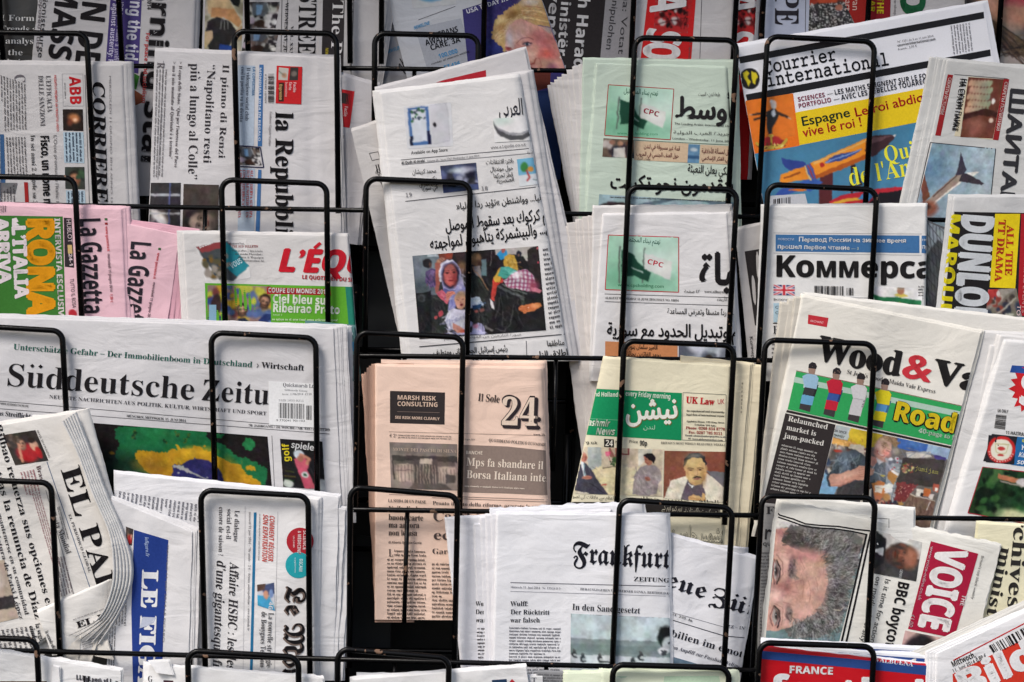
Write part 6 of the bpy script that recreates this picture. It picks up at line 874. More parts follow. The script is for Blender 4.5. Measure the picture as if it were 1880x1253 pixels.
    p.p([(1172, 470), (1685, 492), (1600, 840), (1095, 765)], (64, 58, 55)); p.e(1400, 620, 200, 80, (76, 70, 66), 0, .8); p.spots(34, 1165, 540, 1285, 645, 12, [(150, 60, 56), (96, 104, 60), (170, 110, 90), (200, 190, 120)]); p.rag([(1110, 762), (1345, 800), (1260, 905), (1190, 1000), (1065, 975)], (122, 52, 52), 20, 14); p.spots(60, 1110, 780, 1320, 960, 6, [(170, 90, 84), (80, 34, 36), (206, 150, 130)])
    for q, cc in (([(1340, 842), (1425, 858), (1405, 945), (1330, 915)], (224, 218, 206)), ([(1388, 890), (1425, 896), (1415, 945), (1380, 930)], (50, 46, 46)), ([(1425, 832), (1510, 850), (1490, 950), (1415, 925)], (208, 112, 54)), ([(1535, 778), (1612, 795), (1585, 890), (1528, 872)], (176, 84, 66)), ([(1488, 902), (1545, 914), (1525, 975), (1478, 955)], (222, 214, 204)), ([(1550, 830), (1590, 838), (1575, 880), (1545, 872)], (226, 220, 210))): p.p(q, cc)
    p.p([(1195, 1000), (1268, 900), (1560, 990), (1470, 1600), (1200, 1600)], (118, 92, 78)); p.l([(1262, 905), (1560, 992)], 10, (206, 196, 180)); p.folds(50, 1220, 930, 1500, 1200, 100, 160, .6, ((74, 54, 46), (160, 132, 114))); p.l([(1500, 1005), (1455, 1095)], 9, (230, 226, 220)); p.l([(1150, 985), (1135, 1020), (1165, 1030)], 8, (200, 160, 90)); p.e(1135, 1020, 45, 26, (170, 130, 70), 0, .1); p.spots(30, 850, 980, 1100, 1040, 14, [(120, 50, 46), (60, 56, 60), (206, 150, 120), (40, 40, 60)])
P.pic([(1535.5, 780.5), (1746, 825), (1697, 1010), (1484, 985)], market, label='photograph of a smiling trader at a market stall', zoom=(1480, 770, 6.596), res=1.2, bg=(110, 104, 100)); P.T('jumijam', 1679, 863, 1722, 871, 8, 'm', (206, 200, 120), .01, 'headline'); P.T('DA SPICE', 1530, 792, 1554, 797, 4, 'h', (60, 60, 60)); P.T('MARKET', 1530, 800, 1550, 805, 4, 'h', (60, 60, 60))
# Turkish paper at the right edge
for k, (x, y, x2) in enumerate(((1801, 609, 1706), (1817, 634, 1722), (1834, 616, 1732))):
    Paper(('white folded copy between the table football newspaper and the splash masthead stack', 'thin middle copy in the stack beside the red splash masthead', 'white folded copy just behind the red splash masthead newspaper')[k], 3, 1.9-k*.5, [(x, y), (1920, y+6), (1920, 1020), (x2, 1020)], (226, 224, 222), rl=6, pages=2, pdx=-1.2, th=.002)
P = Paper('Turkish newspaper with a red splash masthead, round emblem and green picture, right edge', 3, .3, [(1843, 625), (1930, 634), (1930, 1020), (1726, 1010)], (230, 229, 228), pages=2, pdx=-1.2, rl=5)
sp = []
for i in range(36): a = i/36*2*math.pi; r = (46, 36, 50, 34)[i % 4]+rng.rand()*5; sp.append((1896+r*.86*math.cos(a), 714+r*math.sin(a)))
P.on(P.Q([(1896, 714)]+sp+[sp[0]], (206, 36, 44), 'splash_emblem'))
P.T('S', 1870, 742, 1912, 746, 56, 'H', (236, 234, 234), .05, 'masthead'); P.on(None); P.Q([(1858, 671), (1930, 676), (1930, 690), (1854, 684)], (46, 84, 160)); P.T('UK ONLY', 1831, 757, 1851, 759, 6, 'H', (50, 50, 50), n='price'); P.bars([(1848, 763), (1845, 790), (1825, 787), (1829, 761)]); P.T('11 HAZİRAN 2014', 1846, 797, 1900, 803, 6, 'H', (40, 40, 40), n='date_line')
P.Q([(1821, 797), (1868, 802), (1862, 854), (1805, 847)], (40, 40, 46), 'panel'); P.Q([(1868, 802), (1930, 808), (1930, 864), (1858, 854)], (40, 110, 170), 'panel')
def seal(p): p.e(50, 50, 49, 49, (196, 44, 44), 0, .03); p.e(50, 50, 38, 38, (228, 224, 206), 0, .03); p.e(50, 46, 12, 7, (190, 60, 60)); p.e(50, 70, 10, 4, (190, 60, 60)); p.l([(26, 30), (74, 30)], 3, (180, 170, 120)); p.l([(28, 34), (34, 60), (50, 66), (66, 60), (72, 34)], 2, (180, 170, 110)); [p.e(50+43*math.cos(a), 50+43*math.sin(a), 2.4, 2.4, (235, 210, 200)) for a in np.linspace(.3, 2.9, 13)]
P.pic([(1815, 799), (1866, 803), (1862, 853), (1810, 849)], seal, 'emblem', (40, 40, 46), res=1.2)
for t, x, y in (('Yunan', 1873, 826), ('Kürtler', 1869, 839), ('sonuç', 1866, 852)): P.T(t, x, y, x+36, y+4, 9, 'o', (235, 238, 240))
P.T('09:00', 1876, 812, 1896, 814, 5, 'H', (210, 210, 60)); PH = [(1804, 858), (1930, 872), (1930, 970), (1777, 942)]
def garden(p): p.r4(0, 0, 100, 100, (34, 66, 36)); p.spots(90, 0, 0, 100, 100, 7, [(20, 44, 26), (50, 96, 48), (70, 110, 60), (30, 60, 36), (16, 30, 20)]); p.p([(24, 10), (60, 16), (62, 26), (26, 20)], (196, 120, 80)); p.e(60, 22, 9, 8, (206, 196, 196)); p.e(70, 22, 7, 9, (180, 40, 40)); p.e(74, 56, 5, 14, (196, 120, 80)); p.e(56, 92, 22, 16, (206, 210, 160), 0, .3); p.l([(30, 24), (60, 30)], 2, (160, 150, 140))
P.pic(PH, garden); P.Box(PH, 1.6, (170, 40, 60))
# ============================================================ fourth full row of hoops
W4 = (236, 234, 233)
P = Paper('back copy of the Spanish newspaper, its white edge showing at the right', 4, 2.6, [(60, 765), (160, 772), (236, 1060), (40, 1240)], (232, 230, 226), pages=2, rr=14)
P = Paper('Spanish newspaper with a tall serif masthead running down, tilted, far left', 4, 1, [(-90, 795), (140, 757), (226, 1058), (-20, 1250)], (232, 228, 222), pages=6, pdx=2.6, rr=14, wave=1.8)
def hug(p): p.r4(0, 0, 100, 100, (56, 50, 48)); p.e(30, 30, 16, 20, (90, 70, 60), 0, .4); p.e(50, 66, 30, 30, (176, 36, 40), 0, .2); p.face(42, 38, 14, (206, 150, 120), (60, 44, 38)); p.e(76, 46, 12, 18, (214, 160, 130)); p.e(74, 30, 10, 9, (50, 38, 34)); p.l([(34, 34), (26, 90)], 8, (206, 140, 110)); p.e(82, 70, 8, 18, (190, 40, 44)); p.spots(12, 0, 0, 40, 40, 6, [(110, 90, 80), (70, 60, 56)])
P.pic([(5, 799), (65, 790), (89, 846), (28, 855)], hug); P.T('BRASIL 2014 MUNDIAL', 67, 791, 90, 842, 3.5, 'h', (80, 76, 78), n='caption')
P.T('EL PAIS', 111, 862, 192, 1122, 36, 'S', K, .006, 'masthead'); P.T('EL PERIÓDICO GLOBAL', 125, 945, 163, 1052, 5, 's', (90, 86, 88), n='strapline'); P.Ln(86, 848, 175, 1108, 1.2, (60, 90, 130)); P.Ln(84, 900, 140, 1108, .9, (110, 110, 114))
P.T('Bilbao refuerza sus opciones en', -10, 780, 88, 1124, 13, 'S', K, 0); P.T('tras la renuncia de Díaz', -9, 868, 65, 1138, 13, 'S', K, 0); P.T('El lider pide mantenerse en su comunidad', -28, 860, 46, 1130, 8, 's', (60, 56, 58)); P.T('En la candidatura de Patxi López', -32, 900, 36, 1138, 8, 's', (60, 56, 58))
P.T('Brasil', 66, 856, 76, 890, 8, 's', (90, 60, 64)); P.T('Fiesta Mundial', 92, 940, 122, 1018, 10, 's', (70, 66, 68)); P.body([(74, 905), (112, 1040), (98, 1044), (58, 908)], 4, (150, 90, 100)); P.body([(64, 862), (76, 905), (48, 912), (36, 868)], 5, (160, 90, 100)); P.body([(120, 1022), (136, 1090), (112, 1098), (94, 1024)], 5, (110, 90, 96)); P.body([(110, 930), (128, 990), (120, 992), (104, 932)], 2)
def pale(p): p.r4(0, 0, 100, 100, (190, 170, 150)); p.r4(0, 60, 100, 80, (60, 54, 56)); p.e(40, 30, 30, 20, (214, 206, 196), 0, .5)
P.pic([(-40, 1035), (8, 1028), (34, 1135), (-30, 1150)], pale); P.body([(60, 1150), (76, 1198), (-20, 1215), (-24, 1160)], 10, (90, 86, 88)); P.T('la segunda', 64, 1146, 78, 1196, 9, 'S'); P.T('ciudad', 53, 1150, 63, 1186, 9, 'S')
P = Paper('curled copy of the Spanish newspaper with a small masthead, bending forward', 4, -.1, [(68, 1124), (206, 1062), (192, 1192), (96, 1204)], (234, 231, 226), pages=3, pdx=1.8, rr=26, wave=2.0)
P.T('EL PAIS', 142, 1154, 236, 1124, 12, 'S', K, .02, 'masthead'); P.body([(134, 1136), (214, 1108), (214, 1112), (134, 1140)], 1, (130, 126, 128)); P.body([(150, 1178), (200, 1160), (196, 1180), (152, 1194)], 4, (140, 136, 138)); P.T('la secunda edicion', 82, 1160, 100, 1200, 7, 'S')
def ribbon(root, A, B, ya, yb, mat, name='page', n=40, bulge=.004):
    def sp(P, m=n):
        P = np.array(P, float); t = np.linspace(0, len(P)-1, m); i = np.clip(t.astype(int), 0, len(P)-2); f = (t-i)[:, None]
        p0, p1, p2, p3 = P[np.maximum(i-1, 0)], P[i], P[i+1], P[np.minimum(i+2, len(P)-1)]
        return .5*(2*p1+(p2-p0)*f+(2*p0-5*p1+4*p2-p3)*f**2+(3*p1-p0-3*p2+p3)*f**3)
    a, b = sp(A), sp(B); k = 9; V = []
    for j in range(k):
        u = j/(k-1); P = a*(1-u)+b*u; V.append(unp(P[:, 0], P[:, 1], ya*(1-u)+yb*u-bulge*math.sin(math.pi*u)))
    V = np.concatenate(V); N = len(V); W = V.copy(); W[:, 1] += .0006; F = []
    for j in range(k-1):
        for i in range(n-1):
            q = [j*n+i, j*n+i+1, (j+1)*n+i+1, (j+1)*n+i]; F.append(q); F.append([x+N for x in q[::-1]])
    return link_mesh(name, np.concatenate([V, W]), F, mat, root, [True]*len(F))
CU = [(138, 757), (166, 830), (194, 905), (224, 975), (241, 1030), (238, 1080), (214, 1134), (182, 1182)]; Y4 = -ROW*4
for k in range(6):
    A_ = [(x+3-4.5*k-(1.6*k if i > 3 else 0)-(5*k if i == 7 else 0), y+(3*k if i == 0 else 0)-(3*k if i == 7 else 0)) for i, (x, y) in enumerate(CU)]; B_ = [(x-5.5-(1.6 if i > 3 else 0), y+2) for i, (x, y) in enumerate(A_)]
    ribbon(P.root, A_, B_, Y4+.0075-.0016*k, Y4+.0042-.0016*k, P.paper, bulge=.0012)
for k, q in enumerate(([(98, 1196), (150, 1168), (142, 1222), (122, 1214)], [(124, 1192), (184, 1164), (164, 1224), (146, 1224)], [(150, 1186), (196, 1176), (208, 1212), (170, 1204)])):
    Paper(('leftmost curl of loose newsprint under the bent Spanish newspaper', 'middle curl of loose newsprint under the bent Spanish newspaper', 'rightmost curl of loose newsprint under the bent Spanish newspaper')[k], 4, .1+.15*k, q, (228, 222, 212), name='loose_sheet', cat='newsprint', pages=1, th=.001, rl=8, wave=2.5)
P = Paper('white back copy with sideways small print between the Spanish and French papers', 4, 3, [(213, 868), (622, 911), (628, 1250), (213, 1250)], (240, 239, 241), pages=4, pdx=-.6)
P.body([(372, 928), (368, 962), (214, 930), (217, 902)], 20, (110, 110, 120))
P = Paper('French newspaper with white slab capitals on a blue band running down', 4, 1, [(205, 915), (353, 976), (345, 1260), (196, 1260)], (234, 232, 232), pages=5, pdx=2.2, wave=1.6)
BL = (38, 64, 140)
P.on(P.Q([(246, 973), (309, 992), (305, 1090), (300, 1150), (297, 1260), (244, 1260), (241, 1120), (244, 1050)], BL, 'banner')); P.T('LE FIGARO', 262, 1046, 250, 1340, 29, 'S', (236, 236, 238), .035, 'masthead'); P.T('lefigaro.fr', 266, 986, 268, 1022, 7, 'i', (170, 190, 226), n='strapline')
P.Q([(262, 1133), (275, 1138), (287, 1134), (282, 1144), (270, 1150), (256, 1154)], (190, 196, 214), 'feather_emblem'); P.on(None); P.T('mercredi 11 juin 2014 LE FIGARO', 307, 1000, 298, 1180, 3.5, 'h', (120, 118, 122), n='date_line'); P.pic([(231, 967), (245, 972), (242, 1002), (232, 1000)], hug)
P.body([(236, 1060), (232, 1150), (206, 1150), (208, 1060)], 5); P.body([(214, 1150), (210, 1240), (198, 1240), (200, 1150)], 3); P.T('Deux', 222, 1090, 222, 1116, 9, 's')
for k, (x0, x1, x2, yy) in enumerate(((560, 646, 628, 940), (560, 634, 618, 934), (540, 622, 612, 912))):
    P = Paper(('rearmost ragged edged copy right of the French paper with the blackletter title', 'second ragged edged copy right of the blackletter French paper', 'copy directly behind the blackletter French paper, showing as a white strip')[k], 4, 2.6-k*.5, [(x0, yy-10), (x1, yy), (x2, 1250), (x0, 1250)], (236, 235, 236), pages=3, pdx=.9, jag=1.0)
P = Paper('French newspaper with a blackletter masthead running down and red and turquoise discs', 4, .7, [(373, 902), (588, 917), (582, 1260), (371, 1260)], W4, pages=3, pdx=1.4, wave=1.4, rr=6, rl=3)
DG = (66, 62, 66)
P.T('Le dialogue', 431, 937, 429, 995, 9, 's', DG); P.T('social est-il', 417, 934, 415, 990, 9, 's', DG); P.T('encore de saison ?', 402, 931, 401, 1021, 9, 's', DG); P.T('Affaire HSBC : les dessous', 422, 1032, 415, 1268, 17, 'i', DG, .008); P.T('d’une gigantesque fraude', 398, 1028, 389, 1274, 17, 'i', DG, .008)
P.Q([(466, 941), (471, 941), (463, 1260), (458, 1260)], (40, 116, 160), 'rule'); P.T('COMMENT RÉUSSIR', 495, 946, 492, 1030, 9, 'o', (206, 84, 74)); P.T('SON EXPATRIATION', 483, 944, 481, 1031, 9, 'o', (206, 84, 74)); P.body([(479, 944), (477, 1030), (473, 1030), (475, 944)], 1, (150, 146, 150)); P.T('mercredi 11 juin 2014 – 70e année – 2 € – France métropolitaine – www.lemonde.fr', 457, 940, 454, 1158, 4, 's', (110, 106, 110), n='date_line'); P.Ln(510, 940, 504, 1230, .8, (190, 188, 190)); P.Ln(450, 930, 446, 1250, .8, (200, 198, 200))
def disc(P, cx, cy, r, c, n):
    pts = [(cx+r*math.cos(a), cy+r*math.sin(a)) for a in np.linspace(0, 2*math.pi, 28)[:-1]]; P.Q(pts, c, n)
disc(P, 551, 994, 25, (176, 40, 52), 'red_disc'); disc(P, 548, 1038, 24, (40, 166, 176), 'turquoise_disc'); P.T('SCIENCE', 557, 974, 556, 1010, 6, 'H', (236, 214, 214)); P.T('& MÉDECINE', 547, 975, 546, 1016, 6, 'H', (236, 214, 214)); P.T('UN CAHIER', 538, 984, 538, 1006, 3, 'h', (236, 214, 214)); P.T('DICAM', 550, 1026, 549, 1050, 6, 'H', (214, 240, 240)); P.T('supplément', 541, 1024, 541, 1052, 3, 'h', (214, 240, 240))
def ad4(p): p.r4(0, 0, 100, 100, (200, 206, 214)); p.p([(50, 30), (100, 0), (100, 100), (50, 100)], (60, 160, 206)); p.p([(0, 0), (40, 0), (50, 50), (10, 90)], (70, 80, 120)); p.e(46, 50, 18, 14, (206, 150, 120)); p.p([(0, 50), (26, 56), (34, 100), (0, 100)], (90, 70, 60)); p.e(40, 20, 16, 12, (120, 150, 200))
P.pic([(503, 1070), (505, 1122), (473, 1112), (472, 1074)], ad4); P.T('4G', 494, 1105, 493, 1120, 7, 'H', WH); P.T('La nouvelle stratégie', 493, 1125, 489, 1226, 10, 's', DG); P.T('de Bouygues Telecom', 480, 1123, 477, 1226, 10, 's', DG)
P.T('Le Monde', 524, 1077, 517, 1302, 33, 'F', (120, 104, 96), .03, 'masthead'); P.T('Le Monde', 526, 1076, 519, 1300, 34, 'F', K, .006, 'masthead')
# German blackletter broadsheet and its copies
for k, (x, y, x2) in enumerate(((816, 952, 850), (868, 962, 878), (880, 950, 888), (890, 946, 896), (900, 943, 902))):
    P = Paper('leftmost white copy beside the German blackletter broadsheet' if k == 0 else ('', 'second', 'third', 'fourth', 'fifth')[k]+' copy from the left beside the German blackletter broadsheet', 4, 2.5-k*.38, [(x, y), (1120, y-18+(k*3)), (1120, 1260), (x2, 1260)], (232, 231, 235), rl=6, pages=1, th=.0016, wave=.8, group=None if k == 0 else 'copies stacked behind the German blackletter broadsheet')
    if k == 1: P.T('Wulff:', 873, 1113, 900, 1113, 9, 'S'); P.T('Der R', 873, 1128, 900, 1128, 9, 'S'); P.T('war f', 873, 1143, 900, 1143, 9, 'S'); P.body([(874, 1151), (896, 1151), (900, 1250), (876, 1250)], 15)
P = Paper('crumpled rolled inner copy rising above the German blackletter broadsheet', 4, 1.7, [(900, 938), (1180, 924), (1226, 1260), (905, 1260)], (238, 238, 242), pages=3, pdx=.8, rr=26, wave=1.9, jag=2)
P = Paper('German broadsheet with a blackletter masthead over a pale beach photograph', 4, .1, [(911, 943), (1226, 946), (1233, 1260), (903, 1260)], (240, 240, 243), pages=3, pdx=1, rl=5, rr=30, wave=1.3)
NK = (34, 34, 44)
P.T('Frankfurt', 1051, 1034, 1230, 1044, 38, 'F', NK, .008, 'masthead'); P.T('ZEITUNG FÜR', 1163, 1067, 1262, 1071, 8, 's', NK, .006, n='strapline'); P.Ln(937, 1070, 1231, 1077, 1.3, (70, 70, 84)); P.Ln(937, 1086, 1231, 1095, .9, (150, 150, 160)); P.T('Mittwoch, 11. Juni 2014 · Nr. 133/24 D 1', 937, 1080, 1029, 1083, 4, 's', (120, 120, 130), n='date_line'); P.T('HERAUSGEGEBEN VON WERNER D’INKA, BERTHOLD KOHLER', 1065, 1084, 1250, 1093, 4.5, 's', (90, 90, 100), n='date_line')
P.T('Wulff:', 937, 1113, 970, 1113, 9, 'S', NK); P.T('Der Rücktritt', 937, 1128, 1009, 1129, 9, 'S', NK); P.T('war falsch', 937, 1143, 991, 1143, 9, 'S', NK); P.body([(935, 1150), (1031, 1152), (1030, 1250), (934, 1250)], 17, (90, 90, 100)); P.T('In den Sand gesetzt', 1050, 1120, 1175, 1127, 12, 's', NK)
def beach(p):
    p.r4(0, 0, 100, 100, (196, 214, 218)); p.r4(0, 36, 100, 60, (136, 154, 154)); p.r4(0, 44, 100, 56, (120, 140, 140)); p.r4(0, 60, 100, 100, (212, 222, 224)); p.r4(0, 86, 100, 100, (190, 206, 208))
    for x, y in ((4, 54), (12, 60), (29, 60), (61, 62), (68, 54)): p.e(x, y, 1.7, 2.4, (90, 96, 98)); p.e(x, y+5, 2.6, 4.4, (60, 66, 70)); p.e(x+1, y+6, 1.6, 2, (190, 200, 200)); p.l([(x, y+9), (x+(10 if x == 29 else 3), y+9)], 1.4, (50, 56, 60))
    p.e(94, 30, 9, 17, (30, 34, 38)); p.e(97, 40, 8, 12, (206, 214, 214)); p.l([(96, 38), (99, 37)], 1.2, (30, 34, 38)); p.e(90, 50, 5, 6, (225, 230, 230)); p.spots(10, 86, 44, 94, 56, 1.5, [(60, 66, 70)]); p.p([(98, 60), (104, 56), (104, 100), (94, 86)], (30, 34, 38)); p.p([(54, 92), (66, 84), (86, 100), (54, 100)], (60, 66, 70)); [p.l([(58+i*6, 88), (64+i*6, 100)], 1, (206, 212, 212)) for i in range(5)]
P.pic([(1048, 1127), (1234, 1135), (1236, 1258), (1047, 1252)], beach)
P = Paper('inner leaf inside the rolled top of the Swiss newspaper', 4, 3, [(1300, 1000), (1372, 1006), (1366, 1120), (1300, 1120)], (222, 222, 226), name='loose_sheet', cat='newsprint', pages=1, rr=10)
P = Paper('Swiss newspaper with a slanting blackletter masthead, tucked right of the German one', 4, 2.4, [(1195, 972), (1391, 1026), (1352, 1260), (1195, 1260)], (234, 234, 238), pages=3, pdx=1, rr=26, wave=1.8)
P.T('eue', 1219, 1076, 1294, 1101, 30, 'F', NK, .006, 'masthead'); P.T('Zürch', 1301, 1106, 1438, 1152, 30, 'F', NK, .006, 'masthead'); P.Ln(1228, 1123, 1330, 1152, .9, (120, 120, 130)); P.Ln(1228, 1137, 1330, 1168, 1.5, (60, 60, 74)); P.Ln(1330, 1168, 1374, 1172, 1.5, (60, 60, 74)); P.T('INT. 235. Jg.', 1228, 1128, 1272, 1142, 4, 's', n='date_line'); P.T('NZZ – INTERNATIONALE', 1328, 1152, 1440, 1166, 6, 's', (60, 60, 74), n='date_line')
P.T('Immobilien im emotionalen', 1177, 1152, 1430, 1228, 13, 'S', NK, 0); P.T('Vor dem Anpfiff zur Fussball-Weltmeisterschaft', 1210, 1184, 1400, 1240, 7, 'i', (80, 80, 92)); P.pic([(1228, 1204), (1296, 1224), (1296, 1262), (1228, 1262)], lambda p: (dim(p, (96, 120, 140)), p.e(60, 60, 40, 20, (130, 150, 164), 0, .5), p.e(20, 30, 20, 14, (70, 90, 110), 0, .5)))
# black community weekly with the grey haired face
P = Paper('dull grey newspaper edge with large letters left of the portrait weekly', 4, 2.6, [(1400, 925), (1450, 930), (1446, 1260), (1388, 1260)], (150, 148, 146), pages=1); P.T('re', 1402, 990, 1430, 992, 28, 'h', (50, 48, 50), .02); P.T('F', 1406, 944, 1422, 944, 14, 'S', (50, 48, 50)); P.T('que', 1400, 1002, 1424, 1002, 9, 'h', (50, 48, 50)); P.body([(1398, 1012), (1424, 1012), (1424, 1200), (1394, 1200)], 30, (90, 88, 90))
P = Paper('white blank sheet end standing behind the portrait weekly, over its top edge', 4, 2.1, [(1434, 911), (1677, 935), (1676, 1200), (1430, 1200)], (240, 239, 234), pages=2, wave=1.8); P.Ln(1586, 950, 1630, 953, 1, (90, 90, 90)); P.Ln(1632, 952, 1632, 970, 1, (90, 90, 90))
P = Paper('cream newspaper with black sideways serif words, bottom right', 4, 2, [(1797, 960), (1925, 968), (1915, 1270), (1770, 1270)], (238, 232, 200), pages=3, pdx=-1); P.T('Archives', 1867, 905, 1849, 1118, 26, 'S', (50, 48, 46), .01); P.T('ministers', 1838, 1003, 1798, 1190, 22, 'S', (50, 48, 46), .01)
P = Paper('weekly newspaper with a sideways portrait of a grey haired man', 4, .8, [(1429, 920), (1838, 1001), (1766, 1280), (1392, 1260)], (234, 232, 224), pages=3, pdx=-1.2, wave=3.0, jag=1.6, rl=8)
def old(p):
    HP = [(190, 215), (300, 150), (400, 128), (560, 150), (720, 162), (860, 190), (940, 260), (955, 330), (905, 480), (885, 560), (850, 690), (800, 830), (785, 940), (740, 1060), (650, 1095), (560, 1140), (480, 1125), (400, 1145), (310, 1135), (265, 1085), (400, 1020), (540, 950), (600, 850), (650, 640), (600, 420), (430, 355), (300, 325), (215, 265)]
    p.p([(120, 0), (380, 60), (400, 140), (230, 165), (150, 165)], (216, 214, 210)); p.p([(860, 170), (1040, 200), (960, 330), (930, 250)], (186, 178, 168)); p.rag(HP, (112, 109, 106), 160, 20)
    for q in ((690, 260, 190, 90, (138, 134, 130)), (760, 460, 110, 90, (132, 130, 126)), (420, 290, 120, 60, (58, 53, 51)), (720, 760, 80, 130, (74, 70, 70)), (460, 1070, 160, 50, (70, 72, 72)), (300, 220, 90, 50, (70, 62, 58))): p.e(*q, 0, .8)
    SK = [(150, 165), (290, 150), (245, 220), (225, 270), (300, 322), (430, 372), (560, 392), (620, 480), (652, 600), (642, 700), (600, 825), (540, 930), (420, 1002), (300, 1062), (180, 1096), (60, 1092), (120, 800), (150, 500)]
    p.p(SK, (204, 154, 138))
    for q in ((220, 195, 50, 34, (184, 124, 116), .6), (500, 590, 120, 190, (214, 168, 148), .8), (600, 440, 60, 50, (190, 146, 116), .8), (470, 405, 110, 44, (206, 138, 134), .8), (260, 700, 90, 60, (176, 112, 106), .8), (300, 380, 90, 50, (196, 136, 126), .8), (560, 800, 60, 120, (196, 148, 130), .8), (420, 900, 90, 70, (216, 166, 150), .8), (170, 775, 70, 60, (220, 178, 166), .8), (400, 690, 60, 80, (206, 156, 136), .8), (250, 470, 60, 110, (210, 166, 150), .7), (250, 945, 50, 90, (214, 168, 156), .7)): p.e(*q[:5], 0, q[5])
    p.e(322, 520, 26, 84, (108, 84, 84), 6, .6); p.e(298, 930, 26, 62, (108, 84, 82), -4, .6); p.folds(60, 300, 440, 350, 600, 70, 40, .7, ((70, 56, 56), (150, 130, 124))); p.folds(46, 275, 880, 325, 990, 80, 36, .7, ((70, 56, 56), (160, 138, 130)))
    p.p([(176, 440), (202, 500), (210, 575), (178, 655), (163, 600), (158, 500)], (172, 160, 156)); p.e(184, 548, 19, 44, (46, 40, 42), 0, .35); p.l([(170, 450), (192, 500), (196, 590), (174, 650)], 14, (128, 92, 88), .7); p.l([(182, 440), (216, 515), (214, 590), (182, 662)], 12, (46, 32, 34), .9); p.l([(178, 400), (236, 460), (240, 570), (205, 640)], 8, (140, 94, 88), .7); p.l([(162, 440), (148, 560), (160, 664)], 12, (110, 70, 68), .8); p.e(168, 540, 4, 8, (230, 230, 230))
    p.p([(150, 885), (182, 880), (212, 960), (196, 1036), (164, 1052), (140, 965)], (174, 158, 152)); p.e(186, 955, 20, 42, (50, 42, 44), 0, .35); p.l([(158, 885), (190, 930), (196, 990), (172, 1050)], 14, (132, 94, 88), .7); p.l([(158, 866), (206, 918), (214, 985), (190, 1064)], 12, (52, 36, 36), .9); p.l([(150, 872), (122, 955), (145, 1048)], 10, (110, 70, 66), .8); p.e(176, 945, 4, 8, (232, 230, 230)); p.l([(160, 845), (235, 880), (246, 960), (225, 1040)], 7, (150, 102, 94), .7)
    for q in ([(470, 640), (492, 740), (480, 830)], [(540, 600), (556, 720)], [(420, 600), (430, 700), (415, 780)], [(250, 715), (390, 745)], [(240, 690), (320, 660), (420, 625)], [(240, 830), (330, 855)], [(180, 390), (240, 370), (300, 385)], [(390, 420), (440, 520), (400, 600)], [(350, 640), (370, 700)], [(270, 640), (250, 720)]): p.l(q, 6, (158, 106, 96), .55)
    for i in range(60): x, y = 380+p.r.rand()*230, 450+p.r.rand()*420; p.l([(x, y), (x+p.r.randn()*14, y+30+30*p.r.rand())], 4, [(176, 124, 108), (230, 190, 170)][i % 2], .35)
    n = len(HP)
    for i in range(1250):
        t = p.r.rand(); f = p.r.rand(); j = int(t*20)
        a0 = (-75+165*t)*math.pi/180; R0 = (300, 330)[t > .5]; x = 330+math.cos(a0)*(300+f*330)*1.0; y = 640+math.sin(a0)*(330+f*190+60*abs(math.cos(a0)))
        q = a0+p.r.randn()*.45; L = 26+40*p.r.rand(); w = p.r.randn()*.7
        if x > 960 or (y > 1140) or (y < 140): continue
        edge = (x-640)/(.25*1) if 0 else 0
        if x+.256*(y-205) > 1000: continue
        p.l([(x, y), (x+L*math.cos(q), y+L*math.sin(q)), (x+L*math.cos(q)+L*math.cos(q+w), y+L*math.sin(q)+L*math.sin(q+w))], 3.4+2.4*p.r.rand(), [(176, 174, 170), (58, 55, 54), (134, 131, 128), (206, 204, 200), (76, 72, 71), (160, 158, 154), (48, 46, 46)][i % 7], .6)
    for i in range(220): x, y = 225+p.r.rand()*330, 165+p.r.rand()*150; q = (.15 if x < 350 else -.2)+p.r.randn()*.5; p.l([(x, y), (x+34*math.cos(q), y+24*math.sin(q))], 4, [(44, 40, 38), (130, 124, 118), (78, 72, 68)][i % 3], .6)
    p.l([(700, 900), (760, 905), (800, 870)], 7, (216, 208, 180), .8)
P.pic([(1426, 956), (1591, 981.5), (1535, 1200), (1403, 1200)], old, 'portrait', label='sideways portrait of a man with grey curly hair', zoom=(1390, 940, 5.013), res=1.15, bg=(112, 140, 142))
for pts in ([(1425, 940), (1431, 946), (1458, 954), (1478, 962), (1505, 965), (1540, 967), (1570, 972), (1597, 975)], [(1426, 949), (1450, 957), (1475, 966), (1490, 969), (1530, 971), (1565, 976), (1592, 982)]):
    for (x0, y0), (x1, y1) in zip(pts[:-1], pts[1:]): P.Ln(x0, y0, x1+.5, y1, 2.6, K)
P.Ln(1599, 976, 1548, 1205, 3.6, K); P.Ln(1591, 981, 1539, 1205, 3.6, K)
def bald(p): p.r4(0, 0, 100, 100, (206, 202, 196)); p.r4(45, 0, 100, 100, (64, 62, 62)); p.p([(0, 100), (16, 74), (70, 74), (96, 100)], (44, 44, 48)); p.p([(34, 78), (56, 78), (46, 100)], (226, 226, 226)); p.face(46, 36, 32, (140, 84, 64), (60, 50, 46), 0, 1, hy=.0); p.e(46, 18, 24, 14, (160, 100, 78), 0, .4)
P.pic([(1693, 996), (1682, 1068), (1598, 1052), (1607, 974)], bald, 'portrait'); P.T('BBC boycott', 1650, 1066, 1622, 1196, 20, 'H', K, .012); P.T('Is it time for action', 1626, 1062, 1597, 1180, 10, 'h'); P.T('on media diversity', 1609, 1058, 1579, 1178, 10, 'h'); P.T('LENNY', 1653, 1046, 1650, 1062, 5, 'h', (200, 200, 200))
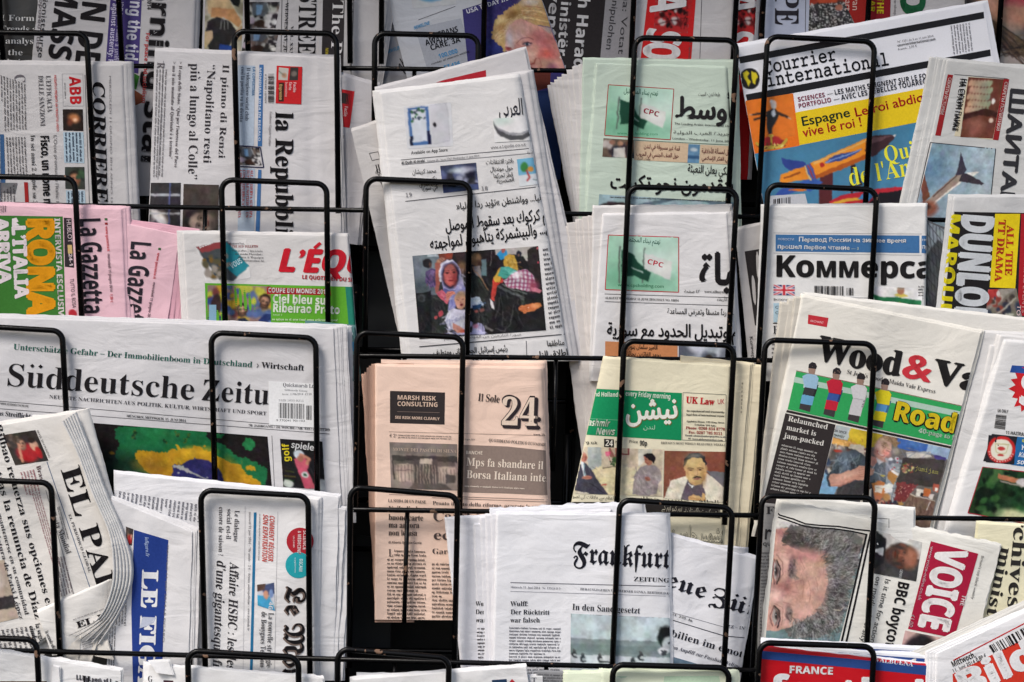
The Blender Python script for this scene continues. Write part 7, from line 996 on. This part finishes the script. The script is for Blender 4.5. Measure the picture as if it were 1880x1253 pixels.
P.on(P.Q([(1709, 994), (1796, 1017), (1752, 1172), (1667, 1155)], (168, 28, 60), 'banner')); P.T('VOICE', 1722, 1004, 1686, 1152, 54, 'H', (238, 234, 232), .05, 'masthead', sh=-.05); P.T('THE', 1767, 1092, 1762, 1112, 8, 'H', (236, 226, 226), .01); P.T('www.voice-online.co.uk', 1709, 1003, 1685, 1102, 6, 'h', (236, 214, 220), .01); P.T('£1.00', 1674, 1128, 1669, 1151, 6.5, 'h', (236, 220, 224), .01); P.on(None)
P.T("Britain's top black weekly", 1802, 1020, 1783, 1100, 5, 'h', (70, 68, 70), n='strapline'); P.pic([(1662, 1158), (1742, 1174), (1730, 1240), (1646, 1226)], lambda p: (dim(p, (196, 160, 150)), p.e(44, 60, 40, 60, (40, 32, 38)), p.p([(60, 20), (100, 0), (100, 100), (80, 80)], (190, 40, 140))))
# ============================================================ lowest pocket row, cut by the frame
W5 = (240, 239, 238)
P = Paper('white newspaper top with a bent corner, bottom left corner of the stand', 5, .6, [(-80, 1184), (222, 1231), (232, 1420), (-80, 1400)], W5, pages=3, jag=1.3, wave=2.4); P.body([(140, 1236), (218, 1246), (218, 1300), (140, 1300)], 4, (80, 78, 84)); P.T('N.', 178, 1262, 200, 1266, 18, 'h', (120, 118, 122)); P.Q([(0, 1251), (86, 1251), (86, 1300), (0, 1300)], (110, 84, 66), 'panel'); P.T('Il', 150, 1262, 164, 1263, 22, 's')
P = Paper('small turned up paper flap at the bottom left newspaper', 5, .1, [(98, 1222), (108, 1224), (112, 1300), (90, 1300)], W5, name='loose_sheet', cat='newsprint', pages=1, th=.001)
P = Paper('white newspaper with a folded over corner, second pocket of the lowest row', 5, .8, [(268, 1219), (594, 1244), (598, 1400), (268, 1400)], W5, pages=3, pdx=-1.2, jag=1.4, wave=2.6, rl=7); P.T('G', 271, 1252, 280, 1252, 11, 's', (60, 60, 66)); P.Q([(300, 1249), (318, 1250), (318, 1290), (300, 1290)], (70, 40, 50), 'panel')
P = Paper('corner piece folded over the left end of the white newspaper in the lowest row', 5, .2, [(272, 1215), (310, 1213), (318, 1240), (288, 1236)], W5, name='loose_sheet', cat='newsprint', pages=1, th=.001, wave=3)
P = Paper('pale sheet behind the slanting white newspaper, bottom centre', 5, 1.8, [(655, 1238), (996, 1241), (998, 1400), (655, 1400)], (224, 224, 224), pages=2); P.T('T', 976, 1252, 985, 1252, 8, 's', (90, 90, 96))
P = Paper('slanting white newspaper with a dark blue square and red star, bottom centre', 5, .6, [(648, 1247), (966, 1223), (990, 1400), (652, 1400)], W5, pages=4, pdx=-1, wave=1.8); P.Q([(903, 1249), (930, 1247), (934, 1290), (906, 1290)], (40, 64, 96), 'logo'); P.Q([(934, 1254), (940, 1247), (947, 1254), (950, 1290), (934, 1290)], (196, 40, 50), 'logo')
P = Paper('grey newspaper sliver with small print just left of the pale green rolled papers', 5, 2.4, [(985, 1232), (1060, 1234), (1060, 1400), (985, 1400)], (150, 150, 152), pages=1); P.body([(988, 1236), (1045, 1238), (1045, 1300), (988, 1300)], 12, (90, 90, 94))
for k, q in enumerate(([(1034, 1236), (1300, 1230), (1320, 1400), (1030, 1400)], [(1100, 1232), (1350, 1234), (1362, 1400), (1100, 1400)])):
    P = Paper(('left one of the two pale green rolled newspapers in the lowest row', 'right one of the two pale green rolled newspapers in the lowest row')[k], 5, 1.4-.9*k, q, (226, 234, 208), pages=4, pdx=1, rr=22, rl=10, wave=2.2, jag=1.2); P.Q([(1130+k*90, 1242), (1260+k*60, 1241), (1290+k*40, 1300), (1120+k*90, 1300)], (190, 216, 186), 'panel')
for k in range(3):
    P = Paper(('rear copy of the red football magazine, its white page edges on top', 'middle copy of the red football magazine, a blue strip with white letters showing', '')[k] if k < 2 else 'glossy red football magazine with white title letters and a blue band', 5, 2.2-k*.75, [(1397-k*0, 1175+k*5), (1752-k*26, 1193+k*13), (1740, 1420), (1394, 1420)], (238, 240, 246) if k < 2 else (204, 20, 34), name='magazine', cat='magazine', gloss=1, pages=3, pdx=.5, wave=.8, pcol=(240, 240, 244))
    P.Q([(1397, 1181+k*7), (1760, 1200+k*14), (1760, 1222+k*12), (1397, 1196+k*7)], (44, 76, 142), 'banner')
    if k == 0: P.T('EVENEMENT', 1402, 1190, 1460, 1194, 8, 'i', (225, 230, 240))
    if k == 1: P.T('ENTRETIENS HAMMAMET', 1414, 1204, 1600, 1216, 8, 'S', (225, 230, 240))
P.T('| VALBUENA', 1600, 1214, 1676, 1224, 9, 'S', (225, 230, 240), 0); P.T('FRANCE', 1448, 1236, 1530, 1239, 13, 'H', (240, 240, 240), .02, 'masthead'); P.T('football', 1412, 1292, 1722, 1304, 50, 'H', (240, 240, 240), .03, 'masthead')
P = Paper('pale copies rising behind the red and white tabloid, bottom right', 5, 1.5, [(1668, 1214), (1915, 1092), (1960, 1400), (1680, 1400)], (214, 212, 206), pages=5, pdx=-2.4, rl=8, wave=1.6)
P = Paper('German tabloid with slanting white letters on orange red, bottom right corner', 5, .3, [(1716, 1201), (1960, 1086), (1990, 1400), (1712, 1400)], (240, 239, 240), pages=4, pdx=-3.2, rl=6)
P.Ln(1750, 1213, 1900, 1135, 2.2, (200, 36, 40)); P.bars([(1815, 1186), (1900, 1142), (1910, 1160), (1826, 1203)], n=18); P.T('Mittwoch,', 1749, 1225, 1792, 1206, 10, 'H', K, .01, n='date_line'); P.T('11. Juni 2014', 1750, 1236, 1791, 1217, 7, 'h', K, .01, n='date_line'); P.T('0,80 €', 1794, 1217, 1813, 1208, 9, 'H', K, n='price')
P.on(P.Q([(1749, 1238), (1960, 1134), (1990, 1400), (1755, 1400)], (214, 60, 42), 'masthead_block')); P.T('Bild', 1768, 1283, 1910, 1216, 46, 'H', (240, 238, 238), .05, 'masthead')
_x = bpy.data.objects.get('type')
if _x: bpy.data.objects.remove(_x)
bpy.data.curves.remove(_tc)
for _o in PEND: COL.objects.link(_o)
